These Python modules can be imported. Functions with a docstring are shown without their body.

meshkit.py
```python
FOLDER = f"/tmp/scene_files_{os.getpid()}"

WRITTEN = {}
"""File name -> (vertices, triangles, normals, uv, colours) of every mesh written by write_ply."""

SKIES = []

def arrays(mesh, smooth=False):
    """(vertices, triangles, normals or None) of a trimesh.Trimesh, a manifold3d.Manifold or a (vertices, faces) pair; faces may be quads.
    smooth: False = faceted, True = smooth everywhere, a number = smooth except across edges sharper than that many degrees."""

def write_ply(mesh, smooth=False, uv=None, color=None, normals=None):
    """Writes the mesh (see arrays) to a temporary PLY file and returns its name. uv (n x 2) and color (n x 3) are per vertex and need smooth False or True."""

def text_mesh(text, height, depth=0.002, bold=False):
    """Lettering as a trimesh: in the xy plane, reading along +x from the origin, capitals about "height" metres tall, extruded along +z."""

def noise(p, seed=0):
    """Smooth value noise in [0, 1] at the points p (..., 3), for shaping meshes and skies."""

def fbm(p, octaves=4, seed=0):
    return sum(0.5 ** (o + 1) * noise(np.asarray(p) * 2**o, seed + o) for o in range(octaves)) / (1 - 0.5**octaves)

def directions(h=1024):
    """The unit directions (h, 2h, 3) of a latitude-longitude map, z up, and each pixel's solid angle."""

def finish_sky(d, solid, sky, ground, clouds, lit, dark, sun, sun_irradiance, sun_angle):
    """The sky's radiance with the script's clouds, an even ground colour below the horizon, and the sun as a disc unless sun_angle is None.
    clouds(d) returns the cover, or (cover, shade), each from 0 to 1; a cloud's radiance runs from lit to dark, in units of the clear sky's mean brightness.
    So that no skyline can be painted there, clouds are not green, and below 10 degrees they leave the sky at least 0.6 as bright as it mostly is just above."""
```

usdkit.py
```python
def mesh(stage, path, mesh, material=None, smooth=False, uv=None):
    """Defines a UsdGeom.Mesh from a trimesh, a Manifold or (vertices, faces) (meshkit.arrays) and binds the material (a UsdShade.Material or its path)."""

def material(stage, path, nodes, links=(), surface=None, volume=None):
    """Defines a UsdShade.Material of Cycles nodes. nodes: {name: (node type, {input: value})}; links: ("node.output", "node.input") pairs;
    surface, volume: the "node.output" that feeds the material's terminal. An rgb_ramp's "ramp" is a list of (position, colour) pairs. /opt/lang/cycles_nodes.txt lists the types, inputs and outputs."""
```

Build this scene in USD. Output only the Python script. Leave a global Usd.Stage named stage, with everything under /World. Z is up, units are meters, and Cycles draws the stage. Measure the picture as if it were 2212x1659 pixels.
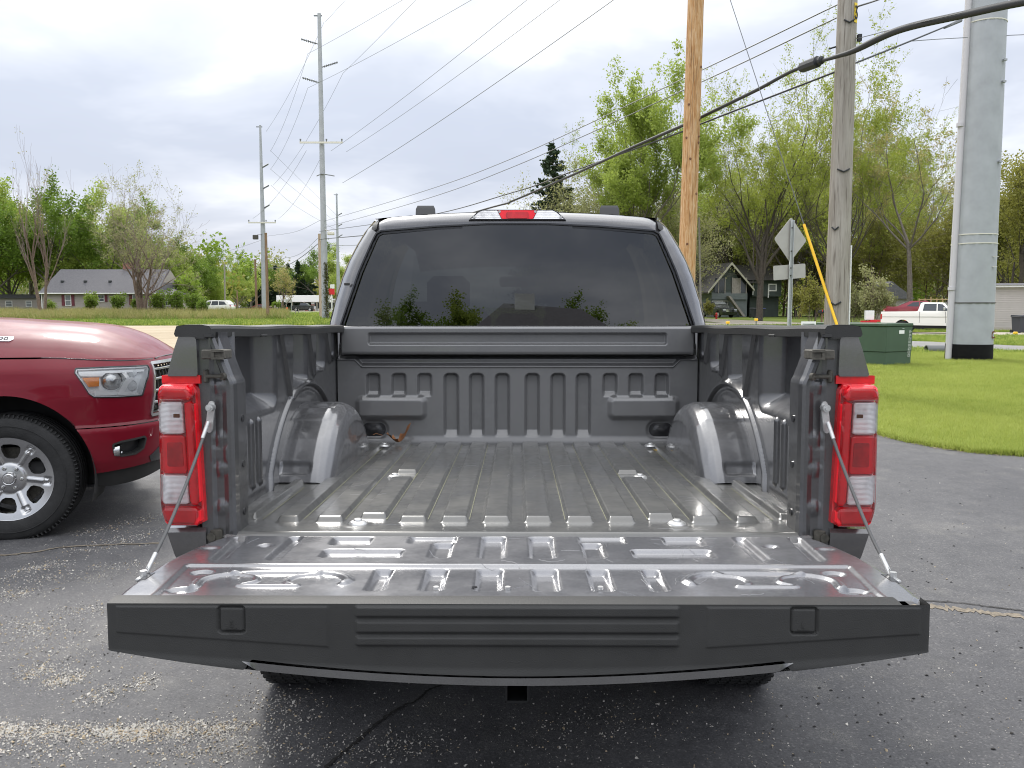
import math, random
import numpy as np, trimesh, shapely, usdkit, meshkit
from shapely.geometry import Polygon, box as sbox, LineString, Point
import shapely.affinity
from pxr import Usd, UsdGeom, UsdLux, UsdShade, Gf, Sdf, Vt
stage = Usd.Stage.CreateInMemory()
UsdGeom.SetStageUpAxis(stage, 'Z'); UsdGeom.SetStageMetersPerUnit(stage, 1.0)
W = stage.DefinePrim('/World', 'Xform'); stage.SetDefaultPrim(W)
UsdGeom.Scope.Define(stage, '/World/Looks')
PI = math.pi
# ---------------------------------------------------------------- camera, sky, sun, exposure
CAMPOS = np.array([0, 0, 1.5]); TILT = math.radians(5.25); FPX, CX, CY = 1790.0, 1106.0, 829.5
cam = UsdGeom.Camera.Define(stage, '/World/camera')
cam.AddTranslateOp().Set(Gf.Vec3d(0, 0, 1.5)); cam.AddRotateXOp().Set(90 - 5.25)
cam.CreateHorizontalApertureAttr(36.0); cam.CreateVerticalApertureAttr(27.0)
cam.CreateFocalLengthAttr(36.0 * FPX / 2212.0)
cam.CreateFStopAttr(0.0); cam.CreateClippingRangeAttr(Gf.Vec2f(0.05, 5000))
cam.CreateExposureAttr(0.9)
SUN_AZ, SUN_EL = math.radians(-22), math.radians(44)
SUNV = np.array([math.sin(SUN_AZ) * math.cos(SUN_EL), math.cos(SUN_AZ) * math.cos(SUN_EL), math.sin(SUN_EL)])
dome = UsdLux.DomeLight.Define(stage, '/World/sky')
SKY_N = {
    'sky': ('sky_texture', {'sky_type': 'single_scattering', 'sun_disc': False, 'sun_elevation': SUN_EL, 'sun_rotation': SUN_AZ, 'aerosol_density': 2.0}),
    'tc': ('texture_coordinate', {}),
    'sep': ('separate_xyz', {}),
    'zc': ('math', {'math_type': 'maximum', 'value2': 0.0}),
    'zd': ('math', {'math_type': 'add', 'value2': 0.16}),
    'inv': ('math', {'math_type': 'divide', 'value1': 1.0}),
    'flat': ('combine_xyz', {'z': 4.1}),
    'px': ('math', {'math_type': 'multiply'}), 'py': ('math', {'math_type': 'multiply'}),
    'n1': ('noise_texture', {'scale': 0.85, 'detail': 7.0, 'roughness': 0.52, 'distortion': 0.25}),
    'r1': ('rgb_ramp', {'ramp': [(0.0, (0.50, 0.535, 0.61)), (0.38, (0.56, 0.595, 0.665)), (0.49, (0.68, 0.705, 0.755)), (0.57, (0.86, 0.875, 0.895)), (0.66, (1.08, 1.08, 1.08)), (1.0, (1.2, 1.2, 1.2))]}),
    'gr': ('rgb_ramp', {'ramp': [(0.0, (0.93, 0.90, 0.89)), (0.10, (0.86, 0.875, 0.92)), (0.22, (0.92, 0.945, 1.0)), (0.42, (1.12, 1.12, 1.12)), (1.0, (2.2, 2.2, 2.2))]}),
    'mul': ('mix', {'mix_type': 'multiply', 'fac': 1.0}),
    'dotp': ('vector_math', {'math_type': 'dot_product', 'vector2': tuple(SUNV)}),
    'dr': ('rgb_ramp', {'ramp': [(0.0, (0.78, 0.79, 0.82)), (0.35, (0.82, 0.83, 0.86)), (0.68, (0.95, 0.955, 0.97)), (0.86, (1.03, 1.03, 1.03)), (1.0, (1.35, 1.35, 1.33))]}),
    'mul2': ('mix', {'mix_type': 'multiply', 'fac': 1.0}),
    'gain': ('mix', {'mix_type': 'multiply', 'fac': 1.0, 'color2': (7.0, 7.0, 7.0)}),
    'cov': ('mix', {'fac': 0.965}),
    'bg': ('background_shader', {'strength': 0.1}),
}
SKY_L = [('tc.generated', 'sep.vector'), ('sep.z', 'zc.value1'), ('zc.value', 'zd.value1'), ('zd.value', 'inv.value2'),
         ('sep.x', 'px.value1'), ('inv.value', 'px.value2'), ('sep.y', 'py.value1'), ('inv.value', 'py.value2'),
         ('px.value', 'flat.x'), ('py.value', 'flat.y'), ('flat.vector', 'n1.vector'), ('n1.fac', 'r1.fac'),
         ('zc.value', 'gr.fac'), ('r1.color', 'mul.color1'), ('gr.color', 'mul.color2'),
         ('tc.generated', 'dotp.vector1'), ('dotp.value', 'dr.fac'), ('mul.color', 'mul2.color1'), ('dr.color', 'mul2.color2'),
         ('mul2.color', 'gain.color1'), ('sky.color', 'cov.color1'), ('gain.color', 'cov.color2'), ('cov.color', 'bg.color')]
skym = usdkit.material(stage, '/World/Looks/overcast_sky', SKY_N, SKY_L, surface='bg.background')
UsdShade.MaterialBindingAPI.Apply(dome.GetPrim()).Bind(skym)
sun = UsdLux.DistantLight.Define(stage, '/World/sun')
sun.CreateIntensityAttr(0.4); sun.CreateNormalizeAttr(True) if hasattr(sun, 'CreateNormalizeAttr') else sun.GetPrim().CreateAttribute('inputs:normalize', Sdf.ValueTypeNames.Bool).Set(True)
sun.CreateAngleAttr(14.0); sun.CreateColorAttr(Gf.Vec3f(1.0, 0.96, 0.9))
sun.AddRotateXYZOp().Set(Gf.Vec3f(90 - math.degrees(SUN_EL), 0, 180 - math.degrees(SUN_AZ)))

# ---------------------------------------------------------------- helpers
_used = {}
def numbered(parent, name):
    k = (parent, name); n = _used.get(k, 0); _used[k] = n + 1
    return name if n == 0 else f'{name}_{n:03d}'
def tag(p, label=None, cat=None, group=None, kind=None):
    p = p.GetPrim() if hasattr(p, 'GetPrim') else p
    for k, v in (('label', label), ('category', cat), ('group', group), ('kind', kind)):
        if v: p.SetCustomDataByKey(k, v)
    return p
def thing(name, label, cat, loc=(0, 0, 0), rz=0.0, group=None, mat=None, sc=None):
    path = '/World/' + numbered('/World', name)
    x = UsdGeom.Xform.Define(stage, path)
    if mat is not None:
        x.AddTransformOp().Set(Gf.Matrix4d(*np.asarray(mat).T.ravel().tolist()))
    else:
        x.AddTranslateOp().Set(Gf.Vec3d(*map(float, loc)))
        if rz: x.AddRotateZOp().Set(math.degrees(rz))
        if sc: x.AddScaleOp().Set(Gf.Vec3f(*sc))
    return tag(x, label, cat, group)
def copy_of(src, label, loc, rz=0.0, group=None, sc=None, name=None, cat=None):
    cd = src.GetCustomData()
    p = thing(name or src.GetName().split('_0')[0], label, cat or cd['category'], loc, rz, group or cd.get('group'), sc=sc)
    p.GetReferences().AddInternalReference(src.GetPath()); p.SetInstanceable(True)
    return p
def obj(name, m, mat, parent=None, smooth=False, label=None, cat=None, group=None, kind=None):
    pp = str(parent.GetPath()) if parent is not None else '/World'
    path = pp + '/' + numbered(pp, name)
    if isinstance(m, list): m = cat_(m)
    r = usdkit.mesh(stage, path, m, MAT[mat] if isinstance(mat, str) else mat, smooth=smooth)
    r.CreateDoubleSidedAttr(True)
    return tag(r, label, cat, group, kind)
def cat_(ms): return trimesh.util.concatenate([m if isinstance(m, trimesh.Trimesh) else T(*m) for m in ms])
def T(v, f):
    f = np.asarray(f)
    if f.shape[1] == 4: f = np.vstack([f[:, [0, 1, 2]], f[:, [0, 2, 3]]])
    return trimesh.Trimesh(np.asarray(v, float), f, process=False)
def bx(x0, x1, y0, y1, z0, z1, b=0.0):
    """a box, with chamfered edges when b is given"""
    x0, x1 = min(x0, x1), max(x0, x1); y0, y1 = min(y0, y1), max(y0, y1); z0, z1 = min(z0, z1), max(z0, z1)
    if b:
        p = []
        for sx, X in ((1, x0), (-1, x1)):
            for sy, Y in ((1, y0), (-1, y1)):
                for sz, Z in ((1, z0), (-1, z1)):
                    p += [(X + sx * b, Y + sy * b, Z), (X + sx * b, Y, Z + sz * b), (X, Y + sy * b, Z + sz * b)]
        return trimesh.convex.convex_hull(np.array(p))
    m = trimesh.creation.box(extents=(x1 - x0, y1 - y0, z1 - z0)); m.apply_translation(((x0 + x1) / 2, (y0 + y1) / 2, (z0 + z1) / 2))
    return m
def hull(p): return trimesh.convex.convex_hull(np.array(p, float))
def rotm(m, ax, a, about=(0, 0, 0)):
    m.apply_transform(trimesh.transformations.rotation_matrix(a, {'x': (1, 0, 0), 'y': (0, 1, 0), 'z': (0, 0, 1)}[ax], about)); return m
def mv(m, *d): m.apply_translation(d); return m
def cyl(p0, p1, r0, r1=None, n=16):
    p0, p1 = np.array(p0, float), np.array(p1, float); r1 = r0 if r1 is None else r1
    return tube(np.array([p0, p1]), np.array([r0, r1]), n, cap=True)
def tube(P, r, n=8, cap=True):
    P = np.asarray(P, float); k = len(P); r = np.broadcast_to(np.asarray(r, float), (k,))
    t = np.gradient(P, axis=0) if k > 2 else np.repeat((P[1:] - P[:1]), 2, 0)
    t /= np.linalg.norm(t, axis=1, keepdims=True) + 1e-12
    ref = np.array([0, 0, 1.0]) if abs(t[:, 2]).mean() < 0.9 else np.array([1.0, 0, 0])
    u = np.cross(t, ref); u /= np.linalg.norm(u, axis=1, keepdims=True) + 1e-12; w = np.cross(t, u)
    a = np.arange(n) * 2 * PI / n
    v = P[:, None] + r[:, None, None] * (np.cos(a)[None, :, None] * u[:, None] + np.sin(a)[None, :, None] * w[:, None])
    v = v.reshape(-1, 3); i = np.arange(k - 1)[:, None] * n; j = np.arange(n)[None]; j2 = (j + 1) % n
    f = np.stack([i + j, i + j2, i + n + j2, i + n + j], -1).reshape(-1, 4)
    m = T(v, f)
    if cap:
        c0, c1 = len(v), len(v) + 1; jj = np.arange(n)
        f0 = np.stack([np.full(n, c0), (jj + 1) % n, jj], 1); f1 = np.stack([np.full(n, c1), (k - 1) * n + jj, (k - 1) * n + (jj + 1) % n], 1)
        m = trimesh.Trimesh(np.vstack([v, P[0], P[-1]]), np.vstack([m.faces, f0, f1]), process=False)
    return m
def revolve(prof, n=48, axis='z'):
    """prof: (r, h) points turned about the axis"""
    prof = np.asarray(prof, float); k = len(prof); a = np.arange(n) * 2 * PI / n
    v = np.stack([prof[:, 0, None] * np.cos(a), prof[:, 0, None] * np.sin(a), np.repeat(prof[:, 1, None], n, 1)], -1)
    if axis == 'y': v = v[..., [0, 2, 1]]
    if axis == 'x': v = v[..., [2, 0, 1]]
    i = np.arange(k - 1)[:, None] * n; j = np.arange(n)[None]; j2 = (j + 1) % n
    return T(v.reshape(-1, 3), np.stack([i + j, i + j2, i + n + j2, i + n + j], -1).reshape(-1, 4))
def grid(fn, us, vs):
    """a sheet: fn(U, V) -> (..., 3)"""
    U, V = np.meshgrid(us, vs, indexing='ij'); P = fn(U, V); nu, nv = U.shape
    i = np.arange(nu - 1)[:, None] * nv + np.arange(nv - 1)[None]
    return T(np.asarray(P).reshape(-1, 3), np.stack([i, i + nv, i + nv + 1, i + 1], -1).reshape(-1, 4))
def polymesh(poly, h):
    """triangles filling a shapely polygon, in cells of about h: interior cells are squares, edge cells follow the outline"""
    x0, y0, x1, y1 = poly.bounds; nx, ny = max(1, math.ceil((x1 - x0) / h)), max(1, math.ceil((y1 - y0) / h))
    xs, ys = np.linspace(x0, x1, nx + 1), np.linspace(y0, y1, ny + 1)
    I, J = np.meshgrid(np.arange(nx), np.arange(ny), indexing='ij'); I, J = I.ravel(), J.ravel()
    cells = shapely.box(xs[I], ys[J], xs[I + 1], ys[J + 1]); shapely.prepare(poly)
    ins = shapely.contains_properly(poly, cells); tou = shapely.intersects(poly, cells) & ~ins
    gi = lambda i, j: i * (ny + 1) + j
    V = np.stack(np.meshgrid(xs, ys, indexing='ij'), -1).reshape(-1, 2)
    i, j = I[ins], J[ins]
    F = [np.stack([gi(i, j), gi(i + 1, j), gi(i + 1, j + 1)], 1), np.stack([gi(i, j), gi(i + 1, j + 1), gi(i, j + 1)], 1)]
    vs = [V]; n = len(V)
    for g in shapely.intersection(poly, cells[tou]):
        for q in getattr(g, 'geoms', [g]):
            if q.geom_type == 'Polygon' and q.area > 1e-10:
                v, f = trimesh.creation.triangulate_polygon(q, engine='earcut')
                vs.append(v); F.append(f + n); n += len(v)
    v = np.vstack(vs); f = np.vstack(F)
    key = np.round(v, 7); u, first, inv = np.unique(key, axis=0, return_index=True, return_inverse=True)
    f = inv.ravel()[f]; f = f[(f[:, 0] != f[:, 1]) & (f[:, 1] != f[:, 2]) & (f[:, 0] != f[:, 2])]
    used = np.unique(f); re = np.full(len(u), -1); re[used] = np.arange(len(used))
    return v[first][used], re[f]
def sheet(poly, h, fn):
    v, f = polymesh(poly, h); return T(fn(v[:, 0], v[:, 1]), f)
def slab(poly, h, fn, thick):
    """a sheet with a turned edge: fn(u, v, w) -> points, w from 0 (face) to thick (back)"""
    v, f = polymesh(poly, h); parts = [T(fn(v[:, 0], v[:, 1], 0 * v[:, 0]), f)]
    for ring in [poly.exterior, *poly.interiors]:
        c = np.array(ring.coords); L = max(8, int(ring.length / h)); s = np.unique(np.concatenate([np.linspace(0, ring.length, L), [ring.project(Point(q)) for q in c[:-1]]]))
        c = np.array([ring.interpolate(t).coords[0] for t in s]); k = len(c)
        a = fn(c[:, 0], c[:, 1], np.zeros(k)); b = fn(c[:, 0], c[:, 1], np.full(k, thick)); i = np.arange(k - 1)
        parts.append(T(np.vstack([a, b]), np.stack([i, i + 1, i + 1 + k, i + k], 1)))
    return cat_(parts)
def rrect(x0, y0, x1, y1, r=0.01): return sbox(min(x0, x1) + r, min(y0, y1) + r, max(x0, x1) - r, max(y0, y1) - r).buffer(r, quad_segs=5)
def sd_rr(U, V, x0, y0, x1, y1, r):
    """signed distance to a rounded rectangle, negative inside"""
    cx, cy, hx, hy = (x0 + x1) / 2, (y0 + y1) / 2, abs(x1 - x0) / 2 - r, abs(y1 - y0) / 2 - r
    dx, dy = np.abs(U - cx) - hx, np.abs(V - cy) - hy
    return np.hypot(np.maximum(dx, 0), np.maximum(dy, 0)) + np.minimum(np.maximum(dx, dy), 0) - r
def sstep(x): x = np.clip(x, 0, 1); return x * x * (3 - 2 * x)
def press(d, bevel): return sstep(0.5 - d / bevel)          # 1 inside, 0 outside, soft edge
def sd_seg(U, V, P):
    """distance to a polyline"""
    best = np.full(np.shape(U), 9.0)
    for (ax, ay), (bx_, by) in zip(P[:-1], P[1:]):
        dx, dy = bx_ - ax, by - ay; t = np.clip(((U - ax) * dx + (V - ay) * dy) / (dx * dx + dy * dy + 1e-12), 0, 1)
        best = np.minimum(best, np.hypot(U - ax - t * dx, V - ay - t * dy))
    return best
def spline(P, n=12):
    P = np.asarray(P, float); Q = np.vstack([2 * P[0] - P[1], P, 2 * P[-1] - P[-2]]); out = []
    for i in range(1, len(Q) - 2):
        t = np.linspace(0, 1, n, endpoint=False)[:, None]; a, b, c, d = Q[i - 1:i + 3]
        out.append(0.5 * ((2 * b) + (-a + c) * t + (2 * a - 5 * b + 4 * c - d) * t ** 2 + (-a + 3 * b - 3 * c + d) * t ** 3))
    return np.vstack(out + [P[-1:]])
def ray(x, y): return np.array([(x - CX) / FPX, math.cos(TILT) - (y - CY) / FPX * math.sin(TILT), -math.sin(TILT) - (y - CY) / FPX * math.cos(TILT)])
def at(x, y, Y): d = ray(x, y); return CAMPOS + d * Y / d[1]
def lot(x, Y): return (x - CX) / FPX * Y * 1.0                 # sideways metres of a bearing at distance Y
def sm(a, b, x): return sstep((np.asarray(x, float) - a) / (b - a))
def gz(x, y):
    """height of the ground"""
    x, y = np.asarray(x, float), np.asarray(y, float)
    r = 0.45 * sm(48, 95, y) * sm(-12, 0, x) + 0.72 * sm(58, 105, y) * (1 - sm(-12, 0, x))
    return r + 0.05 * sm(9, 16, y) * sm(3.5, 6, x) * (1 - sm(26, 34, y)) + 0.8 * sm(140, 400, y)

# ---------------------------------------------------------------- materials
MAT = {}
def mat(name, nodes, links=(), surface='p.BSDF'):
    MAT[name] = usdkit.material(stage, '/World/Looks/' + name, nodes, links, surface=surface); return MAT[name]
def plain(name, col, rough=0.5, metal=0.0, coat=0.0, noise=0.0, nscale=8.0, bump=0.0, bscale=60.0, spec=0.5, coatr=0.03, **kw):
    n = {'p': ('principled_bsdf', {'base_color': col, 'roughness': rough, 'metallic': metal, 'coat_weight': coat, 'coat_roughness': coatr, 'specular_ior_level': spec, **kw})}; l = []
    if noise or bump: n['tc'] = ('texture_coordinate', {})
    if noise:
        n['n'] = ('noise_texture', {'scale': nscale, 'detail': 5.0, 'roughness': 0.6}); a, b = 1 - noise, 1 + noise
        n['r'] = ('rgb_ramp', {'ramp': [(0.3, tuple(c * a for c in col)), (0.7, tuple(min(1, c * b) for c in col))]})
        l += [('tc.object', 'n.vector'), ('n.fac', 'r.fac'), ('r.color', 'p.base_color')]
    if bump:
        n['bn'] = ('noise_texture', {'scale': bscale, 'detail': 3.0}); n['b'] = ('bump', {'strength': bump, 'distance': 0.01})
        l += [('tc.object', 'bn.vector'), ('bn.fac', 'b.height'), ('b.normal', 'p.normal')]
    return mat(name, n, l)
def gnd(x, y, z=0.0):
    d = ray(x, y); t = (z - 1.5) / d[2]; return CAMPOS + t * d
# ground materials
mat('asphalt_mat', {
    'g': ('geometry', {}), 'n1': ('noise_texture', {'scale': 0.55, 'detail': 6.0, 'roughness': 0.62}), 'r1': ('rgb_ramp', {'ramp': [(0.3, (0.078, 0.078, 0.083)), (0.5, (0.098, 0.097, 0.101)), (0.7, (0.122, 0.120, 0.122))]}),
    'n2': ('noise_texture', {'scale': 7.0, 'detail': 6.0, 'roughness': 0.7}), 'r2': ('rgb_ramp', {'ramp': [(0.3, (0.72, 0.72, 0.73)), (0.55, (1, 1, 1)), (0.75, (1.18, 1.17, 1.14))]}),
    'v': ('voronoi_texture', {'scale': 150.0}), 'sv': ('separate_color', {}), 'r3': ('rgb_ramp', {'ramp': [(0.0, (0.78, 0.78, 0.78)), (0.25, (0.93, 0.93, 0.93)), (0.75, (1.04, 1.04, 1.04)), (0.95, (1.3, 1.29, 1.26)), (1.0, (1.9, 1.85, 1.75))]}),
    'm1': ('mix', {'mix_type': 'multiply', 'fac': 1.0}), 'm2': ('mix', {'mix_type': 'multiply', 'fac': 1.0}),
    'n4': ('noise_texture', {'scale': 2.3, 'detail': 4.0, 'roughness': 0.6}), 'n5': ('noise_texture', {'scale': 260.0, 'detail': 2.0}),
    'r4': ('rgb_ramp', {'ramp': [(0.56, (0, 0, 0)), (0.70, (0.55, 0.55, 0.55))]}), 'r5': ('rgb_ramp', {'ramp': [(0.50, (0, 0, 0)), (0.62, (1, 1, 1))]}),
    'mk': ('mix', {'mix_type': 'multiply', 'fac': 1.0}), 'bw': ('rgb_to_bw', {}), 'dust': ('mix', {'color2': (0.30, 0.285, 0.25)}),
    'rg': ('rgb_ramp', {'ramp': [(0.35, (0.62, 0.62, 0.62)), (0.65, (0.85, 0.85, 0.85))]}),
    'bn': ('noise_texture', {'scale': 190.0, 'detail': 3.0}), 'b': ('bump', {'strength': 0.55, 'distance': 0.004}), 'p': ('principled_bsdf', {'specular_ior_level': 0.35})},
    [('g.position', 'n1.vector'), ('g.position', 'n2.vector'), ('g.position', 'v.vector'), ('n1.fac', 'r1.fac'), ('n2.fac', 'r2.fac'), ('v.color', 'sv.color'), ('sv.r', 'r3.fac'),
     ('r1.color', 'm1.color1'), ('r2.color', 'm1.color2'), ('m1.color', 'm2.color1'), ('r3.color', 'm2.color2'), ('g.position', 'n4.vector'), ('g.position', 'n5.vector'), ('n4.fac', 'r4.fac'), ('n5.fac', 'r5.fac'),
     ('r4.color', 'mk.color1'), ('r5.color', 'mk.color2'), ('mk.color', 'bw.color'), ('bw.val', 'dust.fac'), ('m2.color', 'dust.color1'), ('dust.color', 'p.base_color'),
     ('n2.fac', 'rg.fac'), ('rg.color', 'p.roughness'), ('g.position', 'bn.vector'), ('bn.fac', 'b.height'), ('b.normal', 'p.normal')])
def groundmat(name, cols, s1, s2, rough=0.95, bs=40.0, bst=0.5):
    mat(name, {'g': ('geometry', {}), 'n1': ('noise_texture', {'scale': s1, 'detail': 6.0, 'roughness': 0.65}), 'n2': ('noise_texture', {'scale': s2, 'detail': 5.0, 'roughness': 0.7}),
        'a': ('math', {'math_type': 'multiply_add', 'value2': 0.5}), 'h': ('math', {'math_type': 'multiply', 'value2': 0.5}), 'r': ('rgb_ramp', {'ramp': cols}),
        'bn': ('noise_texture', {'scale': bs, 'detail': 3.0}), 'b': ('bump', {'strength': bst, 'distance': 0.02}), 'p': ('principled_bsdf', {'roughness': rough, 'specular_ior_level': 0.2})},
        [('g.position', 'n1.vector'), ('g.position', 'n2.vector'), ('n2.fac', 'h.value1'), ('n1.fac', 'a.value1'), ('h.value', 'a.value3'), ('a.value', 'r.fac'), ('r.color', 'p.base_color'), ('g.position', 'bn.vector'), ('bn.fac', 'b.height'), ('b.normal', 'p.normal')])
groundmat('grass_soil', [(0.36, (0.09, 0.125, 0.022)), (0.5, (0.13, 0.175, 0.03)), (0.64, (0.18, 0.20, 0.05))], 0.35, 9.0)
groundmat('gravel_lot', [(0.34, (0.30, 0.24, 0.165)), (0.5, (0.40, 0.33, 0.23)), (0.66, (0.50, 0.43, 0.32))], 0.22, 6.0, bst=0.3)
groundmat('road_mat', [(0.36, (0.20, 0.195, 0.19)), (0.64, (0.28, 0.272, 0.26))], 0.3, 14.0, bst=0.2)
groundmat('drive_mat', [(0.36, (0.34, 0.30, 0.25)), (0.64, (0.46, 0.42, 0.35))], 0.4, 8.0, bst=0.2)
plain('crack_mat', (0.03, 0.028, 0.026), 0.95, noise=0.4, nscale=40)
plain('sand_mat', (0.2, 0.17, 0.13), 0.95, noise=0.45, nscale=60)
# terrain: finer where it is seen
ys = np.concatenate([np.linspace(-300, -30, 10), np.linspace(-25, 7, 9), np.linspace(8, 130, 123), np.linspace(140, 400, 27), np.linspace(500, 2500, 9)])
xs = np.concatenate([np.linspace(-2500, -300, 9), np.linspace(-260, -110, 11), np.linspace(-100, 100, 101), np.linspace(110, 260, 11), np.linspace(300, 2500, 9)])
obj('ground', grid(lambda U, V: np.stack([U, V, gz(U, V)], -1), xs, ys), 'grass_soil', smooth=True, label='green grass ground reaching to the far trees', kind='structure')
lay = lambda dz: (lambda u, v: np.stack([u, v, gz(u, v) + dz], -1))
asph = Polygon([(-40, -40), (60, -40), (60, 4.5), (14, 6.4), (9, 7.3), (6.4, 7.95), (5.5, 8.1), (5.13, 8.19), (4.72, 8.4), (4.52, 8.75), (4.41, 9.04), (4.33, 9.4), (4.29, 9.71), (4.1, 11), (3.8, 14), (-40, 14)])
obj('parking_lot', sheet(asph, 1.0, lay(0.024)), 'asphalt_mat', smooth=True, label='worn grey asphalt car park with grit and cracks', kind='structure')
obj('gravel_yard', sheet(Polygon([(-60, 14), (3.6, 14), (-1, 40), (-9, 67), (-62, 66)]), 1.0, lay(0.012)), 'gravel_lot', smooth=True, label='pale sandy gravel yard beyond the red pickup', kind='structure')
obj('road', sheet(Polygon([(36, 9), (16.7, 26.8), (14.3, 29.2), (5, 38), (-5, 50), (0, 58), (10, 46), (18.2, 36.6), (19.9, 32), (42, 14)]), 1.0, lay(0.03)), 'road_mat', smooth=True, label='pale grey road behind the green cabinet and steel pole', kind='structure')
obj('driveway', sheet(Polygon([(9, 44.6), (45, 43.4), (45, 50), (9, 51.5)]), 1.0, lay(0.02)), 'drive_mat', smooth=True, label='tan gravel driveway under the white pickup', kind='structure')
obj('driveway', sheet(Polygon([(13, 64), (24.5, 66), (24.5, 71), (17, 92), (14, 92), (18, 71), (13, 70)]), 1.0, lay(0.025)), 'drive_mat', smooth=True, label='tan driveway in front of the gabled house', kind='structure')
obj('forecourt', sheet(Polygon([(-66, 170), (-36, 170), (-34, 205), (-70, 205)]), 3.0, lay(0.03)), 'drive_mat', smooth=True, label='pale paved forecourt of the far filling station', kind='structure')
rg = np.random.default_rng(5)
def strip(P, w, seed, dz=0.028, jit=0.5):
    r = np.random.default_rng(seed); P = spline(P, 10); t = np.gradient(P, axis=0); t /= np.linalg.norm(t, axis=1, keepdims=True); nrm = np.stack([-t[:, 1], t[:, 0]], 1)
    P = P + nrm * r.normal(0, w * 0.25, (len(P), 1)); a = w / 2 * (1 + r.uniform(-jit, jit, (len(P), 1))); b = w / 2 * (1 + r.uniform(-jit, jit, (len(P), 1)))
    L, R = P + nrm * a, P - nrm * b; k = len(P); z = np.full(k, dz); i = np.arange(k - 1)
    return T(np.vstack([np.c_[L, z], np.c_[R, z]]), np.stack([i, i + k, i + k + 1, i + 1], 1))
gp = lambda *P: [tuple(gnd(*p)[:2]) for p in P]
obj('pavement_crack', strip(gp((1000, 1480), (930, 1503), (905, 1525), (840, 1558), (800, 1592), (765, 1622), (715, 1665), (690, 1690)), 0.011, 1), 'crack_mat', label='ragged crack in the asphalt below the tailgate', kind='structure')
obj('pavement_crack', strip(gp((1900, 1300), (2008, 1309), (2080, 1314), (2140, 1322), (2230, 1333)), 0.010, 2), 'crack_mat', label='dark seam in the asphalt right of the tailgate end', kind='structure')
obj('pavement_crack', strip(gp((-60, 1212), (60, 1204), (150, 1190), (350, 1182)), 0.02, 3), 'sand_mat', label='dark seam in the asphalt by the red pickup wheel', kind='structure')
obj('soil_edge', strip([(9, 7.31), (6.4, 7.97), (5.5, 8.13), (5.13, 8.22), (4.72, 8.43), (4.52, 8.78), (4.41, 9.07), (4.33, 9.43), (4.29, 9.75), (4.1, 11)], 0.13, 14, dz=0.027, jit=0.9), 'sand_mat', label='bare sandy soil along the ragged lawn edge', kind='structure')
obj('sand_streak', strip(gp((1900, 1318), (2010, 1322), (2080, 1328), (2150, 1336), (2240, 1348)), 0.05, 4, dz=0.0265), 'sand_mat', label='sandy streak along the asphalt seam', kind='structure')

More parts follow.
